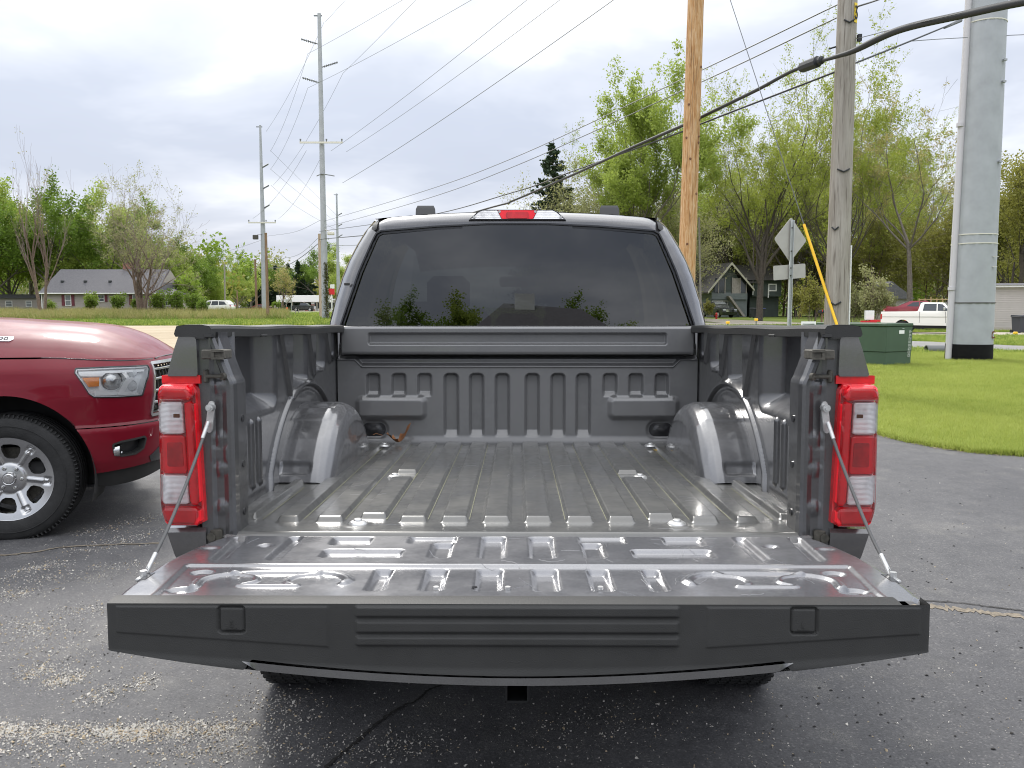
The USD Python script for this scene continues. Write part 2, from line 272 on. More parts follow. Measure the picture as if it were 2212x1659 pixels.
# loose grit on the asphalt
plain('grit_mat', (0.5, 0.475, 0.43), 0.9); plain('grit_mat_dark', (0.10, 0.095, 0.09), 0.95); plain('grit_mat_tan', (0.42, 0.34, 0.23), 0.95)
def instancer(path, protos, P, idx, scl, ang, label=None, cat=None, kind='stuff', tilt=0.0, parent=None):
    pi = UsdGeom.PointInstancer.Define(stage, path); n = len(P); r = np.random.default_rng(n)
    sc = UsdGeom.Scope.Define(stage, path + '/prototypes')
    for k, (m, mt, smo) in enumerate(protos):
        usdkit.mesh(stage, f'{path}/prototypes/piece_{k}', m, MAT[mt], smooth=smo).CreateDoubleSidedAttr(True)
        pi.CreatePrototypesRel().AddTarget(f'{path}/prototypes/piece_{k}')
    pi.CreatePositionsAttr(Vt.Vec3fArray.FromNumpy(np.asarray(P, np.float32))); pi.CreateProtoIndicesAttr(Vt.IntArray.FromNumpy(np.asarray(idx, np.int32)))
    s = np.asarray(scl, float); s = np.repeat(s[:, None], 3, 1) if s.ndim == 1 else s
    pi.CreateScalesAttr(Vt.Vec3fArray.FromNumpy(s.astype(np.float32)))
    h = np.asarray(ang) / 2; tx = r.uniform(-tilt, tilt, n) / 2; ty = r.uniform(-tilt, tilt, n) / 2
    q = np.stack([np.cos(h), tx, ty, np.sin(h)], 1); q /= np.linalg.norm(q, axis=1, keepdims=True)
    pi.CreateOrientationsAttr(Vt.QuathArray([Gf.Quath(*map(float, x)) for x in q]))
    return tag(pi, label, cat, None, kind)
def chip(seed):
    r = np.random.default_rng(seed); return hull(r.normal(0, 1, (11, 3)) * (0.42, 0.40, 0.32))
gpts = []
def scatter(n, x0, y0, x1, y1, clump=None):
    for _ in range(n):
        gpts.append(gnd(rg.uniform(x0, x1), rg.uniform(y0, y1))[:2])
def streak(n, a, b, wid):
    A, B = gnd(*a)[:2], gnd(*b)[:2]
    for _ in range(int(n * 1.9)):
        t = rg.uniform(-0.05, 1.05); gpts.append(A + (B - A) * t + rg.normal(0, 1, 2) * wid * (0.5 + 0.8 * abs(math.sin(9 * t + 2))))
streak(1900, (-40, 1592), (300, 1600), 0.035); streak(1500, (260, 1596), (520, 1588), 0.04); streak(500, (330, 1640), (560, 1640), 0.06); streak(300, (0, 1625), (200, 1650), 0.05)
streak(420, (110, 1490), (165, 1472), 0.035); streak(250, (60, 1470), (110, 1455), 0.05); streak(160, (300, 1500), (320, 1475), 0.03); streak(220, (190, 1535), (240, 1500), 0.05)
streak(420, (-20, 1370), (140, 1365), 0.09); streak(300, (-20, 1300), (60, 1290), 0.07); streak(320, (-20, 1260), (240, 1255), 0.06); streak(330, (170, 1200), (330, 1155), 0.08); streak(260, (180, 1160), (350, 1120), 0.07)
streak(220, (60, 1240), (130, 1225), 0.05); streak(120, (200, 1235), (330, 1225), 0.05); streak(160, (120, 1330), (240, 1320), 0.05); streak(500, (0, 1420), (220, 1410), 0.16)
streak(260, (560, 1510), (640, 1560), 0.07); streak(200, (740, 1640), (940, 1620), 0.06); streak(160, (1180, 1600), (1400, 1560), 0.1); streak(200, (560, 1600), (700, 1659), 0.1)
scatter(1100, -50, 1180, 900, 1690); scatter(420, 900, 1500, 1700, 1690); scatter(380, 1650, 1400, 2300, 1690); scatter(350, 1900, 960, 2300, 1400)
G = np.array(gpts); n = len(G)
szs = np.clip(rg.lognormal(math.log(0.0030), 0.42, n), 0.0013, 0.0085)
instancer('/World/loose_grit', [(chip(1), 'grit_mat', False), (chip(2), 'grit_mat', False), (chip(3), 'grit_mat_tan', False), (chip(4), 'grit_mat_dark', False)],
          np.c_[G, 0.024 + szs * 0.25], rg.choice(4, n, p=[0.46, 0.3, 0.14, 0.10]), szs, rg.uniform(0, 6.28, n), 'pale loose stone grit scattered over the asphalt', 'gravel', tilt=0.8)
_d = np.array([gnd(rg.uniform(1650, 2260), rg.uniform(1000, 1690))[:2] for _ in range(160)])
instancer('/World/dark_debris', [(hull(np.random.default_rng(9).normal(0, 1, (10, 3)) * (1.2, 0.35, 0.15)), 'crack_mat', False)], np.c_[_d, np.full(160, 0.026)], np.zeros(160, int), rg.uniform(0.003, 0.009, 160), rg.uniform(-0.5, 0.5, 160), 'small dark bits of debris on the asphalt right of the truck', 'debris')

# grass
def leafmat(name, a, b, tr=0.35, rough=0.6):
    """two-tone foliage, each leaf or tuft its own tone"""
    mat(name, {'oi': ('object_info', {}), 'g': ('geometry', {}), 'ad': ('math', {'math_type': 'add'}), 'fr': ('math', {'math_type': 'fraction'}), 'nz': ('noise_texture', {'scale': 0.45, 'detail': 3.0}),
               'mx': ('math', {'math_type': 'multiply_add', 'value2': 0.45, 'value3': 0.0}), 'ms': ('math', {'math_type': 'multiply_add', 'value2': 1.1}), 'r': ('rgb_ramp', {'ramp': [(0.15, a), (0.85, b)]}),
               'd': ('principled_bsdf', {'roughness': rough, 'specular_ior_level': 0.25}), 't': ('translucent_bsdf', {}), 'm': ('mix_closure', {'fac': tr})},
        [('oi.random', 'ad.value1'), ('g.random_per_island', 'ad.value2'), ('ad.value', 'fr.value1'), ('g.position', 'nz.vector'), ('fr.value', 'mx.value1'), ('nz.fac', 'ms.value1'), ('mx.value', 'ms.value3'),
         ('ms.value', 'r.fac'), ('r.color', 'd.base_color'), ('r.color', 't.color'), ('d.BSDF', 'm.closure1'), ('t.BSDF', 'm.closure2')], surface='m.closure')
    MAT[name].GetPrim().GetChild('ms').GetAttribute('inputs:value2').Set(0.75)
leafmat('lawn_blade', (0.225, 0.295, 0.045), (0.41, 0.455, 0.11), 0.42)
leafmat('weed_blade', (0.20, 0.215, 0.06), (0.38, 0.34, 0.14), 0.35)
leafmat('field_blade', (0.09, 0.17, 0.02), (0.19, 0.27, 0.045), 0.35)
def tuft(seed, nb, h, spread, wid, lean=0.5):
    r = np.random.default_rng(seed); V, F_ = [], []
    for _ in range(nb):
        a, x, y = r.uniform(0, 6.28), *r.normal(0, spread, 2); hh = h * r.uniform(0.55, 1.15); d = np.array([math.cos(a), math.sin(a)]); s = np.array([-d[1], d[0]]) * wid / 2; l = lean * hh * r.uniform(0.2, 1)
        b = np.array([x, y]); k = len(V)
        V += [(*(b - s), 0), (*(b + s), 0), (*(b + s * 0.7 + d * l * 0.35), hh * 0.6), (*(b - s * 0.7 + d * l * 0.35), hh * 0.6), (*(b + d * l), hh)]
        F_ += [(k, k + 1, k + 2), (k, k + 2, k + 3), (k + 3, k + 2, k + 4)]
    return trimesh.Trimesh(np.array(V), np.array(F_), process=False)
def grass(path, n, samp, protos, s0, s1, label, reject=None):
    r = np.random.default_rng(n); P = samp(r, n)
    if reject is not None: P = P[~reject(P)]
    P = np.c_[P, gz(P[:, 0], P[:, 1])]; k = len(P)
    instancer(path, protos, P, r.integers(0, len(protos), k), r.uniform(s0, s1, k), r.uniform(0, 6.28, k), label, 'grass', tilt=0.25)
hard = asph.union(Polygon([(36, 9), (16.7, 26.8), (14.3, 29.2), (5, 38), (-5, 50), (0, 58), (10, 46), (18.2, 36.6), (19.9, 32), (42, 14)])).buffer(0.02)
rej = lambda P: shapely.contains_xy(hard, P[:, 0], P[:, 1])
def lawn_samp(r, n):
    d = 7.6 + (27.5 - 7.6) * r.random(n) ** 1.7; x = d * r.uniform(0.40, 0.66, n); return np.stack([x, d], 1)
grass('/World/lawn_grass', 52000, lawn_samp, [(tuft(1, 26, 0.075, 0.05, 0.006, 0.8), 'lawn_blade', False), (tuft(2, 26, 0.06, 0.055, 0.006, 0.9), 'lawn_blade', False), (tuft(3, 20, 0.09, 0.04, 0.006, 0.7), 'lawn_blade', False)], 0.7, 1.25, 'bright mown lawn grass on the right of the car park', rej)
def fringe_samp(r, n):
    E = np.array([(14, 6.4), (9, 7.3), (6.4, 7.95), (5.5, 8.1), (5.13, 8.19), (4.72, 8.4), (4.52, 8.75), (4.41, 9.04), (4.33, 9.4), (4.29, 9.71), (4.1, 11), (3.8, 14)])
    k = r.integers(0, len(E) - 1, n); t = r.random(n)[:, None]; P = E[k] * (1 - t) + E[k + 1] * t; return P + r.normal(0, 0.03, (n, 2)) + (0.03, 0.03)
grass('/World/lawn_fringe', 1500, fringe_samp, [(tuft(4, 14, 0.08, 0.03, 0.006, 1.1), 'lawn_blade', False)], 0.6, 1.2, 'ragged grass fringe over the asphalt edge')
def verge_samp(r, n):
    d = r.uniform(26, 66, n); x = d * r.uniform(0.2, 0.64, n); return np.stack([x, d], 1)
drv = Polygon([(9, 44.6), (45, 43.4), (45, 50), (9, 51.5)]).union(Polygon([(13, 64), (24.5, 66), (24.5, 71), (17, 92), (14, 92), (18, 71), (13, 70)])).union(hard)
grass('/World/verge_grass', 26000, verge_samp, [(tuft(5, 22, 0.11, 0.12, 0.014, 0.7), 'lawn_blade', False), (tuft(6, 22, 0.09, 0.14, 0.014, 0.8), 'field_blade', False)], 0.7, 1.3, 'green verge grass between the road and the driveways', lambda P: shapely.contains_xy(drv, P[:, 0], P[:, 1]))
def field_samp(r, n):
    d = r.uniform(67, 100, n); x = d * r.uniform(-0.64, -0.20, n); return np.stack([x, d], 1)
grass('/World/field_grass', 16000, field_samp, [(tuft(7, 24, 0.22, 0.22, 0.03, 0.7), 'field_blade', False), (tuft(8, 24, 0.18, 0.25, 0.03, 0.7), 'lawn_blade', False)], 0.7, 1.4, 'green field grass beyond the gravel yard')
def weed_samp(r, n):
    d = 78 + 17 * r.random(n) ** 0.8; x = d * (-0.63 + 0.36 * r.random(n) ** 1.0); return np.stack([x, d], 1)
grass('/World/tall_weeds', 9000, weed_samp, [(tuft(11, 16, 0.85, 0.22, 0.035, 0.45), 'weed_blade', False), (tuft(12, 14, 0.7, 0.25, 0.035, 0.6), 'weed_blade', False), (tuft(13, 14, 0.6, 0.25, 0.04, 0.6), 'field_blade', False)], 0.5, 1.25, 'tall pale weeds in front of the grey roofed house')
# ================================================================ grey pickup truck, seen from behind with its tailgate down
def Rm(ax, a):
    return trimesh.transformations.rotation_matrix(a, ax)
_tc = np.eye(4); _tc[:3, 3] = CAMPOS; _ti = np.eye(4); _ti[:3, 3] = -CAMPOS
# truck frame: x across, y forward, z up; the truck stands nose-down by its rake
TRUCK = _tc @ Rm((0, 0, 1), math.radians(-0.368)) @ Rm((1, 0, 0), math.radians(-1.21)) @ _ti
def paint(name, col, metal, rough, flake=0.25, coat=1.0, spec=0.5, dust=0.0, dustcol=(0.2, 0.19, 0.17)):
    n = {'tc': ('texture_coordinate', {}), 'v': ('voronoi_texture', {'scale': 900.0}), 's': ('separate_color', {}), 'r': ('rgb_ramp', {'ramp': [(0.0, tuple(c * (1 - flake) for c in col)), (1.0, tuple(c * (1 + flake) for c in col))]}),
         'n': ('noise_texture', {'scale': 5.0, 'detail': 6.0, 'roughness': 0.65}), 'dr': ('rgb_ramp', {'ramp': [(0.4, (0, 0, 0)), (0.72, (dust, dust, dust))]}), 'bw': ('rgb_to_bw', {}), 'm': ('mix', {'color2': dustcol}),
         'rr': ('map_range', {'from_min': 0.3, 'from_max': 0.7, 'to_min': max(0.05, rough - 0.08), 'to_max': rough + 0.10}), 'cr': ('map_range', {'from_min': 0.3, 'from_max': 0.75, 'to_min': 0.02 + dust * 0.1, 'to_max': 0.06 + dust * 0.5}),
         'n3': ('noise_texture', {'scale': 3.2, 'detail': 2.0}), 'b': ('bump', {'strength': 0.12, 'distance': 0.02}), 'p': ('principled_bsdf', {'metallic': metal, 'roughness': rough, 'coat_weight': coat, 'specular_ior_level': spec})}
    l = [('tc.object', 'v.vector'), ('v.color', 's.color'), ('s.r', 'r.fac'), ('tc.object', 'n.vector'), ('n.fac', 'dr.fac'), ('dr.color', 'bw.color'), ('bw.val', 'm.fac'), ('r.color', 'm.color1'), ('m.color', 'p.base_color'),
         ('n.fac', 'rr.value'), ('rr.result', 'p.roughness'), ('n.fac', 'cr.value'), ('cr.result', 'p.coat_roughness'), ('tc.object', 'n3.vector'), ('n3.fac', 'b.height'), ('b.normal', 'p.normal')]
    mat(name, n, l)
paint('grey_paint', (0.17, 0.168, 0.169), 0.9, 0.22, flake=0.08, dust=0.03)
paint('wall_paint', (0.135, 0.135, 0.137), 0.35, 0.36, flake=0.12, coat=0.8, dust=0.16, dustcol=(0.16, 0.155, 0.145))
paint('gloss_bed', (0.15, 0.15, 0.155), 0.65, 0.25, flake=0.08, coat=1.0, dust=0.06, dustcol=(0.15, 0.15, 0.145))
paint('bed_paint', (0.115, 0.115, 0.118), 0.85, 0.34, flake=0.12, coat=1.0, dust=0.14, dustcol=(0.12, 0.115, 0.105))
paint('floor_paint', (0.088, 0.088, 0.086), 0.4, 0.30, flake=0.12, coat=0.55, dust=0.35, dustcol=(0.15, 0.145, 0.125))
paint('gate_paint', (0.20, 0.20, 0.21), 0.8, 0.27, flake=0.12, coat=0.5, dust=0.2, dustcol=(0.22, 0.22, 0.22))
plain('black_plastic', (0.025, 0.025, 0.024), 0.55, noise=0.14, nscale=9, bump=0.16, bscale=420, spec=0.4)
plain('grey_plastic', (0.075, 0.075, 0.075), 0.5)
plain('gloss_black', (0.012, 0.012, 0.013), 0.2, coat=0.4)
plain('rubber', (0.022, 0.022, 0.022), 0.75, noise=0.25, nscale=14, bump=0.2, bscale=120, spec=0.3)
plain('under_mat', (0.02, 0.02, 0.02), 0.8, noise=0.3)
plain('interior_mat', (0.03, 0.03, 0.032), 0.8)
plain('zinc', (0.55, 0.55, 0.54), 0.38, metal=0.8, noise=0.15, nscale=50)
plain('dirty_steel', (0.075, 0.07, 0.058), 0.7, metal=0.3, noise=0.45, nscale=60)
plain('cable_mat', (0.10, 0.10, 0.10), 0.5, metal=0.4)
plain('rust_mat', (0.16, 0.075, 0.04), 0.85, noise=0.4, nscale=40)
plain('alloy', (0.62, 0.62, 0.63), 0.18, metal=1.0)
plain('red_lens', (0.82, 0.004, 0.014), 0.16, coat=1.0, noise=0.10, nscale=24)
plain('deep_red_lens', (0.50, 0.003, 0.008), 0.14, coat=1.0, noise=0.3, nscale=30)
mat('clear_lens', {'tc': ('texture_coordinate', {}), 'w': ('wave_texture', {'scale': 95.0, 'bands_direction': 'z'}), 'n': ('noise_texture', {'scale': 22.0, 'detail': 3.0}), 'r': ('rgb_ramp', {'ramp': [(0.3, (0.62, 0.61, 0.61)), (0.5, (0.90, 0.89, 0.89)), (0.7, (0.97, 0.96, 0.96))]}),
    'b': ('bump', {'strength': 0.3, 'distance': 0.004}), 'p': ('principled_bsdf', {'roughness': 0.2, 'metallic': 0.5, 'coat_weight': 1.0})},
    [('tc.object', 'w.vector'), ('tc.object', 'n.vector'), ('n.fac', 'r.fac'), ('r.color', 'p.base_color'), ('w.fac', 'b.height'), ('b.normal', 'p.normal')])
def pane_mat(name, tint, refl=1.0, rough=0.0, ior=1.5):
    mat(name, {'t': ('transparent_bsdf', {'color': tint}), 'g': ('glossy_bsdf', {'color': (refl, refl, refl), 'roughness': rough}), 'f': ('fresnel', {'IOR': ior}), 'm': ('mix_closure', {})},
        [('f.fac', 'm.fac'), ('t.BSDF', 'm.closure1'), ('g.BSDF', 'm.closure2')], surface='m.closure')
pane_mat('lens_cover', (0.97, 0.97, 0.97)); pane_mat('tinted_glass', (0.022, 0.025, 0.024), ior=1.9); pane_mat('window_glass', (0.75, 0.8, 0.78)); pane_mat('dark_glass', (0.06, 0.065, 0.065))
plain('pollen_mat', (0.22, 0.22, 0.14), 0.95, noise=0.4, nscale=120)

truck = thing('pickup_truck', 'grey pickup truck seen from behind with its tailgate lowered and empty bed', 'pickup truck', mat=TRUCK)
def mirror(m):
    m = m.copy(); m.vertices = m.vertices * (-1, 1, 1); m.faces = m.faces[:, ::-1]; return m
def both(name, m, mt, smooth=False, parent=None):
    a = obj(name, m, mt, parent or truck, smooth); b = obj(name, mirror(cat_(m) if isinstance(m, list) else m), mt, parent or truck, smooth); return a, b
FLZ = 0.953
# ---- bed floor: ribs pressed into the sheet
RIBS = [(0.5 + k) * 0.1195 for k in range(7)]
def floor_h(X, Y):
    A = np.abs(X); h = np.zeros_like(X)
    for k, c in enumerate(RIBS):
        hw = 0.037 if k < 5 else (0.030 if k == 5 else 0.016); end = 2.372 if k in (3, 6) else 2.333
        e = sstep((Y - end + 0.016) / 0.034)
        if k == 3: e = e * (1 - press(np.abs(Y - 3.045) - 0.06, 0.03))
        h = np.maximum(h, 0.0155 * press(np.abs(A - c) - hw, 0.012) * e)
    h = h + 0.004 * press(sd_rr(A, Y, 0.415, 2.268, 0.488, 2.345, 0.03), 0.012) * 0.5
    return h
def floor_fn(X, Y):
    z = FLZ - 0.0140 + floor_h(X, Y); r = np.clip((2.222 - Y) / 0.012, 0, 1); z = z - 0.012 * r ** 2
    return np.stack([X, Y, z], -1)
yy = np.concatenate([np.linspace(2.208, 2.30, 16), np.linspace(2.303, 2.40, 34), np.linspace(2.42, 2.95, 20), np.linspace(2.96, 3.13, 32), np.linspace(3.16, 3.90, 24)])
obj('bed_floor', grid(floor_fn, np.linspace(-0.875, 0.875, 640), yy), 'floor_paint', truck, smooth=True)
obj('bed_sill', [bx(-0.775, 0.775, 2.206, 2.24, 0.905, 0.926), bx(-0.80, 0.80, 2.235, 2.26, 0.80, 0.93)], 'gloss_black', truck)
ps = []
for k in range(1, 7):
    for s in (-1, 1):
        c = s * (RIBS[k] - 0.0595 + 0.019)
        y0, y1 = (2.36, 3.86) if k < 6 else (2.36, 2.83)
        v = np.array([(c - 0.0015, y0, 0), (c + 0.0015, y0, 0), (c + 0.0015, y1, 0), (c - 0.0015, y1, 0)]); v[:, 2] = FLZ - 0.0140 + 0.0022
        ps.append(T(v, [(0, 1, 2, 3)]))
obj('pollen_streaks', ps, 'pollen_mat', truck, kind='stuff')
for X, Y in ((0.451, 2.31), (0.453, 3.03), (0.61, 3.775)):
    for s in (-1, 1):
        w_ = revolve([(0, 0.012), (0.009, 0.012), (0.0115, 0.010), (0.0125, 0.006), (0.02, 0.005), (0.025, 0.001), (0.027, -0.004)], 24); mv(w_, s * X, Y, FLZ - 0.010 + (0.009 if Y > 3.5 else 0.0))
        obj('bed_bolt', w_, 'zinc', truck, smooth=40)
# ---- front wall of the bed
def fw_fn(X, Z):
    A = np.abs(X); y = np.full_like(X, 3.885)
    led = np.where(A < 0.731, 1.312, np.where(A < 0.763, 1.312 + (A - 0.731), 1.344)); y = y + 0.016 * sstep((Z - led + 0.006) / 0.014) + 0.03 * sstep((Z - 1.340) / 0.02) - 0.009 * np.clip(1 - (np.abs(Z - led - 0.001) / 0.010) ** 2, 0, 1)
    for a, b in ((0.040, 0.101), (0.161, 0.222), (0.280, 0.342)):
        y = y + 0.026 * press(sd_rr(A, Z, a, 0.970, b, 1.272, 0.018), 0.013) * np.clip((Z - 0.974) / 0.032, 0, 1)
    y = y - 0.0 * A
    for a, b in ((0.406, 0.466), (0.527, 0.588), (0.650, 0.708)):
        y = y + 0.022 * press(sd_rr(A, Z, a, 1.158, b, 1.272, 0.014), 0.013) * np.clip((Z - 1.164) / 0.026, 0, 1)
    y = y - 0.020 * press(sd_rr(A, Z, 0.434, 1.066, 0.752, 1.160, 0.024), 0.030)
    y = y + 0.010 * press(sd_rr(A, Z, 0.612, 0.968, 0.742, 1.052, 0.04), 0.016)
    y = y - 0.02 * sstep((0.985 - Z) / 0.04) * 0.5
    return np.stack([X, y, Z], -1)
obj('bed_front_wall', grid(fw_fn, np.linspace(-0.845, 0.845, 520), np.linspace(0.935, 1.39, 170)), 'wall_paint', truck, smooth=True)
for s in (-1, 1):
    pl = slab(rrect(0.622, 0.978, 0.732, 1.042, 0.03), 0.01, lambda u, v, w: np.stack([s * u, 3.893 + w - 0.006 * press(sd_rr(u, v, 0.645, 0.990, 0.709, 1.024, 0.016), 0.014), v], -1), 0.02)
    obj('drain_plug', pl, 'gloss_black', truck, smooth=30)
# header beam across the top of the front wall, with a long channel
def hd_prof(t):
    P = np.array([(3.99, 1.496), (3.875, 1.498), (3.862, 1.494), (3.856, 1.485), (3.856, 1.378), (3.860, 1.368), (3.872, 1.364), (3.93, 1.368)])
    return P
def hd_fn(X, S):
    P = hd_prof(0); L = np.concatenate([[0], np.cumsum(np.linalg.norm(np.diff(P, axis=0), axis=1))]); y = np.interp(S, L, P[:, 0]); z = np.interp(S, L, P[:, 1])
    y = y + 0.016 * press(sd_rr(np.abs(X), z, -0.69, 1.413, 0.692, 1.462, 0.008), 0.014) * (S > 0.13) * (S < 0.25)
    return np.stack([X, y, z], -1)
obj('bed_header', grid(hd_fn, np.concatenate([np.linspace(-0.818, -0.70, 20), np.linspace(-0.698, -0.67, 14), np.linspace(-0.66, 0.66, 30), np.linspace(0.67, 0.698, 14), np.linspace(0.70, 0.818, 20)]), np.concatenate([np.linspace(0, 0.115, 6), np.linspace(0.12, 0.31, 90)])), 'wall_paint', truck, smooth=True)
# ---- side walls of the bed, with pockets and pressed pillars
WC, WZ, WR = 3.315, 0.679, 0.514
def side_off(Y, Z):
    """inward offset of the wall sheet"""
    o = np.full_like(Y, 0.036)
    o = o - 0.075 * press(sd_rr(Y, Z, 2.30, 1.235, 2.890, 1.60, 0.03), 0.075)
    o = o - 0.070 * press(sd_rr(Y, Z, 3.115, 1.285, 3.33, 1.60, 0.02), 0.06)
    o = o - 0.070 * press(sd_rr(Y, Z, 3.46, 1.325, 3.64, 1.60, 0.02), 0.06)
    o = o - 0.070 * press(sd_rr(Y, Z, 3.74, 1.36, 3.86, 1.60, 0.02), 0.06)
    def tri(y0, y1, yb, zb):
        t = np.clip((Z - zb) / (1.47 - zb), 0, 1); a = yb + (y0 - yb) * t; b = yb + (y1 - yb) * t
        return press(np.maximum(a - Y, Y - b), 0.022) * sstep((Z - zb + 0.01) / 0.03)
    for y0, y1, yb, zb in ((2.955, 3.115, 3.085, 1.20), (3.345, 3.47, 3.45, 1.26), (3.645, 3.75, 3.74, 1.30)):
        o = np.maximum(o, -0.04 + 0.088 * tri(y0, y1, yb, zb))
    for b in (2.548, 2.625, 2.70):
        o = o + 0.011 * np.clip(1 - (sd_seg(Y, Z, [(b, 0.99), (b, 1.185)]) / 0.017) ** 2, 0, 1) ** 0.7
    o = o + 0.007 * press(sd_rr(Y, Z, 2.49, 1.335, 2.51, 1.40, 0.008), 0.02) + 0.01 * press(sd_rr(Y, Z, 2.62, 1.275, 2.655, 1.39, 0.012), 0.02)
    d = np.abs(np.hypot(Y - WC, Z - WZ) - 0.592); o = o + 0.015 * np.clip(1 - (d / 0.013) ** 2, 0, 1) ** 0.6 * (Z > 0.9)
    d2 = np.hypot(Y - WC, Z - WZ) - 0.565; o = o - 0.004 * press(d2, 0.02)
    return o
def side_fn(Y, Z):
    x = -0.886 + side_off(Y, Z) + 0.0 * Z; x = x + 0.025 * sstep((1.0 - Z) / 0.06) * 0.3
    return np.stack([x, Y, Z], -1)
sw = grid(side_fn, np.linspace(2.36, 3.925, 520), np.linspace(0.925, 1.492, 190))
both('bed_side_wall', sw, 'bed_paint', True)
def wh_fn(A_, S):
    prof = np.array([(-0.885, 0.0), (-0.735, 0.0), (-0.712, -0.003), (-0.690, -0.012), (-0.672, -0.028), (-0.660, -0.050), (-0.655, -0.075), (-0.645, -0.36)])
    L = np.concatenate([[0], np.cumsum(np.linalg.norm(np.diff(prof, axis=0), axis=1))]); x = np.interp(S, L, prof[:, 0]); dr = np.interp(S, L, prof[:, 1])
    z0 = WZ + WR * np.sin(A_)
    dr = dr - 0.013 * press(sd_rr(x, z0, -0.852, 0.972, -0.742, 1.008, 0.012), 0.016) * (np.cos(A_) < 0) * (S < 0.16)
    dr = dr + 0.004 * press(sd_rr(x, A_, -0.86, 1.80, -0.715, 2.02, 0.02), 0.02)
    r = WR + dr
    return np.stack([x, WC - 0.98 * r * np.cos(PI - A_) * -1 * -1 if False else WC + r * np.cos(A_) * 0.93, WZ + r * np.sin(A_)], -1)
wh = grid(wh_fn, np.linspace(2.60, 0.55, 150), np.concatenate([np.linspace(0, 0.15, 44), np.linspace(0.153, 0.28, 26), np.linspace(0.30, 0.56, 10)]))
both('wheelhouse', wh, 'gloss_bed', True)
# ---- rear jamb of each side: folded sheet with weld dimples
JP = np.array([(-0.850, 2.200), (-0.822, 2.203), (-0.818, 2.208), (-0.812, 2.213), (-0.792, 2.213), (-0.785, 2.210), (-0.779, 2.207), (-0.770, 2.208), (-0.762, 2.213), (-0.758, 2.232), (-0.758, 2.300), (-0.772, 2.318), (-0.80, 2.345), (-0.85, 2.385), (-0.886, 2.39)])
JL = np.concatenate([[0], np.cumsum(np.linalg.norm(np.diff(JP, axis=0), axis=1))])
def jamb_fn(Z, S):
    x, y = np.interp(S, JL, JP[:, 0]), np.interp(S, JL, JP[:, 1]); t = sstep((Z - 1.335) / 0.03) * np.clip((Z - 1.34) / 0.13, 0, 1)
    x = x - 0.047 * t * sstep((x + 0.80) / 0.02)
    for zc in (1.338, 1.196, 1.114, 1.008):
        y = y - 0.007 * np.clip(1 - (((x + 0.800) / 0.024) ** 2 + ((Z - zc) / 0.026) ** 2), 0, 1) ** 1.5
    y = y - 0.004 * press(np.abs(Z - 1.155) - 0.02, 0.02) * press(np.abs(x + 0.80) - 0.02, 0.01)
    return np.stack([x, y, Z], -1)
both('rear_jamb', grid(jamb_fn, np.linspace(0.90, 1.482, 150), np.unique(np.concatenate([JL, np.linspace(0, JL[-1], 130)]))), 'bed_paint', 25)
def disc(c, r, ax='x', n=18, t=0.002):
    e = {'x': (t, 0, 0), 'y': (0, t, 0), 'z': (0, 0, t)}[ax]; return cyl(np.array(c) - np.array(e), np.array(c) + np.array(e), r, n=n)
for zc in (1.245, 1.118, 0.985):
    both('jamb_hole', disc((-0.7575, 2.268, zc), 0.010), 'gloss_black')
both('wiring_port', slab(Point(0, 0).buffer(1).__class__(np.array(shapely.affinity.scale(Point(2.40, 1.03).buffer(1), 0.035, 0.05).exterior.coords)), 0.02, lambda u, v, w: np.stack([-0.845 - w * 0 + 0 * u, u, v], -1), 0.004), 'gloss_black')
# striker pin, rubber stop, cable anchor on the jamb
both('striker', [cyl((-0.828, 2.192, 1.365), (-0.782, 2.192, 1.365), 0.0055), cyl((-0.784, 2.188, 1.365), (-0.779, 2.196, 1.365), 0.010), bx(-0.834, -0.822, 2.186, 2.215, 1.348, 1.383, 0.004)], 'dirty_steel', 40)
both('bump_stop', [bx(-0.823, -0.764, 2.150, 2.215, 1.412, 1.437, 0.003), bx(-0.796, -0.788, 2.146, 2.160, 1.413, 1.436), bx(-0.795, -0.764, 2.145, 2.152, 1.431, 1.437), bx(-0.795, -0.764, 2.145, 2.152, 1.412, 1.417)], 'dirty_steel')
for s in (-1, 1):
    g = obj('cable', tube(spline([(s * 0.822, 2.168, 1.225), (s * 0.829, 2.08, 1.13), (s * 0.839, 1.95, 1.010), (s * 0.847, 1.85, 0.938)], 8), 0.0042, 8), 'cable_mat', truck, smooth=True)
    obj('cable_end', [slab(LineString([(0, 0.0), (0.012, -0.055)]).buffer(0.015), 0.01, lambda u, v, w: np.stack([s * (-0.0 + 0.813 + u * 0.6), 2.186 + w - 0.0 * u, 1.285 + v], -1), 0.006),
                      cyl((s * 0.8185, 2.176, 1.245), (s * 0.8245, 2.150, 1.205), 0.006, 0.005)], 'zinc', g, smooth=40)
    obj('gate_anchor', [bx(s * 0.835, s * 0.856, 1.815, 1.862, 0.926, 0.934, 0.002), cyl((s * 0.847, 1.838, 0.93), (s * 0.847, 1.838, 0.946), 0.008, n=10)], 'zinc', g, smooth=40)
    obj('cable_bolt', [cyl((s * 0.813, 2.170, 1.283), (s * 0.813, 2.195, 1.283), 0.010, n=12), cyl((s * 0.813, 2.166, 1.283), (s * 0.813, 2.171, 1.283), 0.006, n=6)], 'zinc', g, smooth=40)
    obj('cable_ferrule', cyl((s * 0.8435, 1.895, 0.970), (s * 0.847, 1.85, 0.936), 0.0052), 'zinc', g, smooth=40)
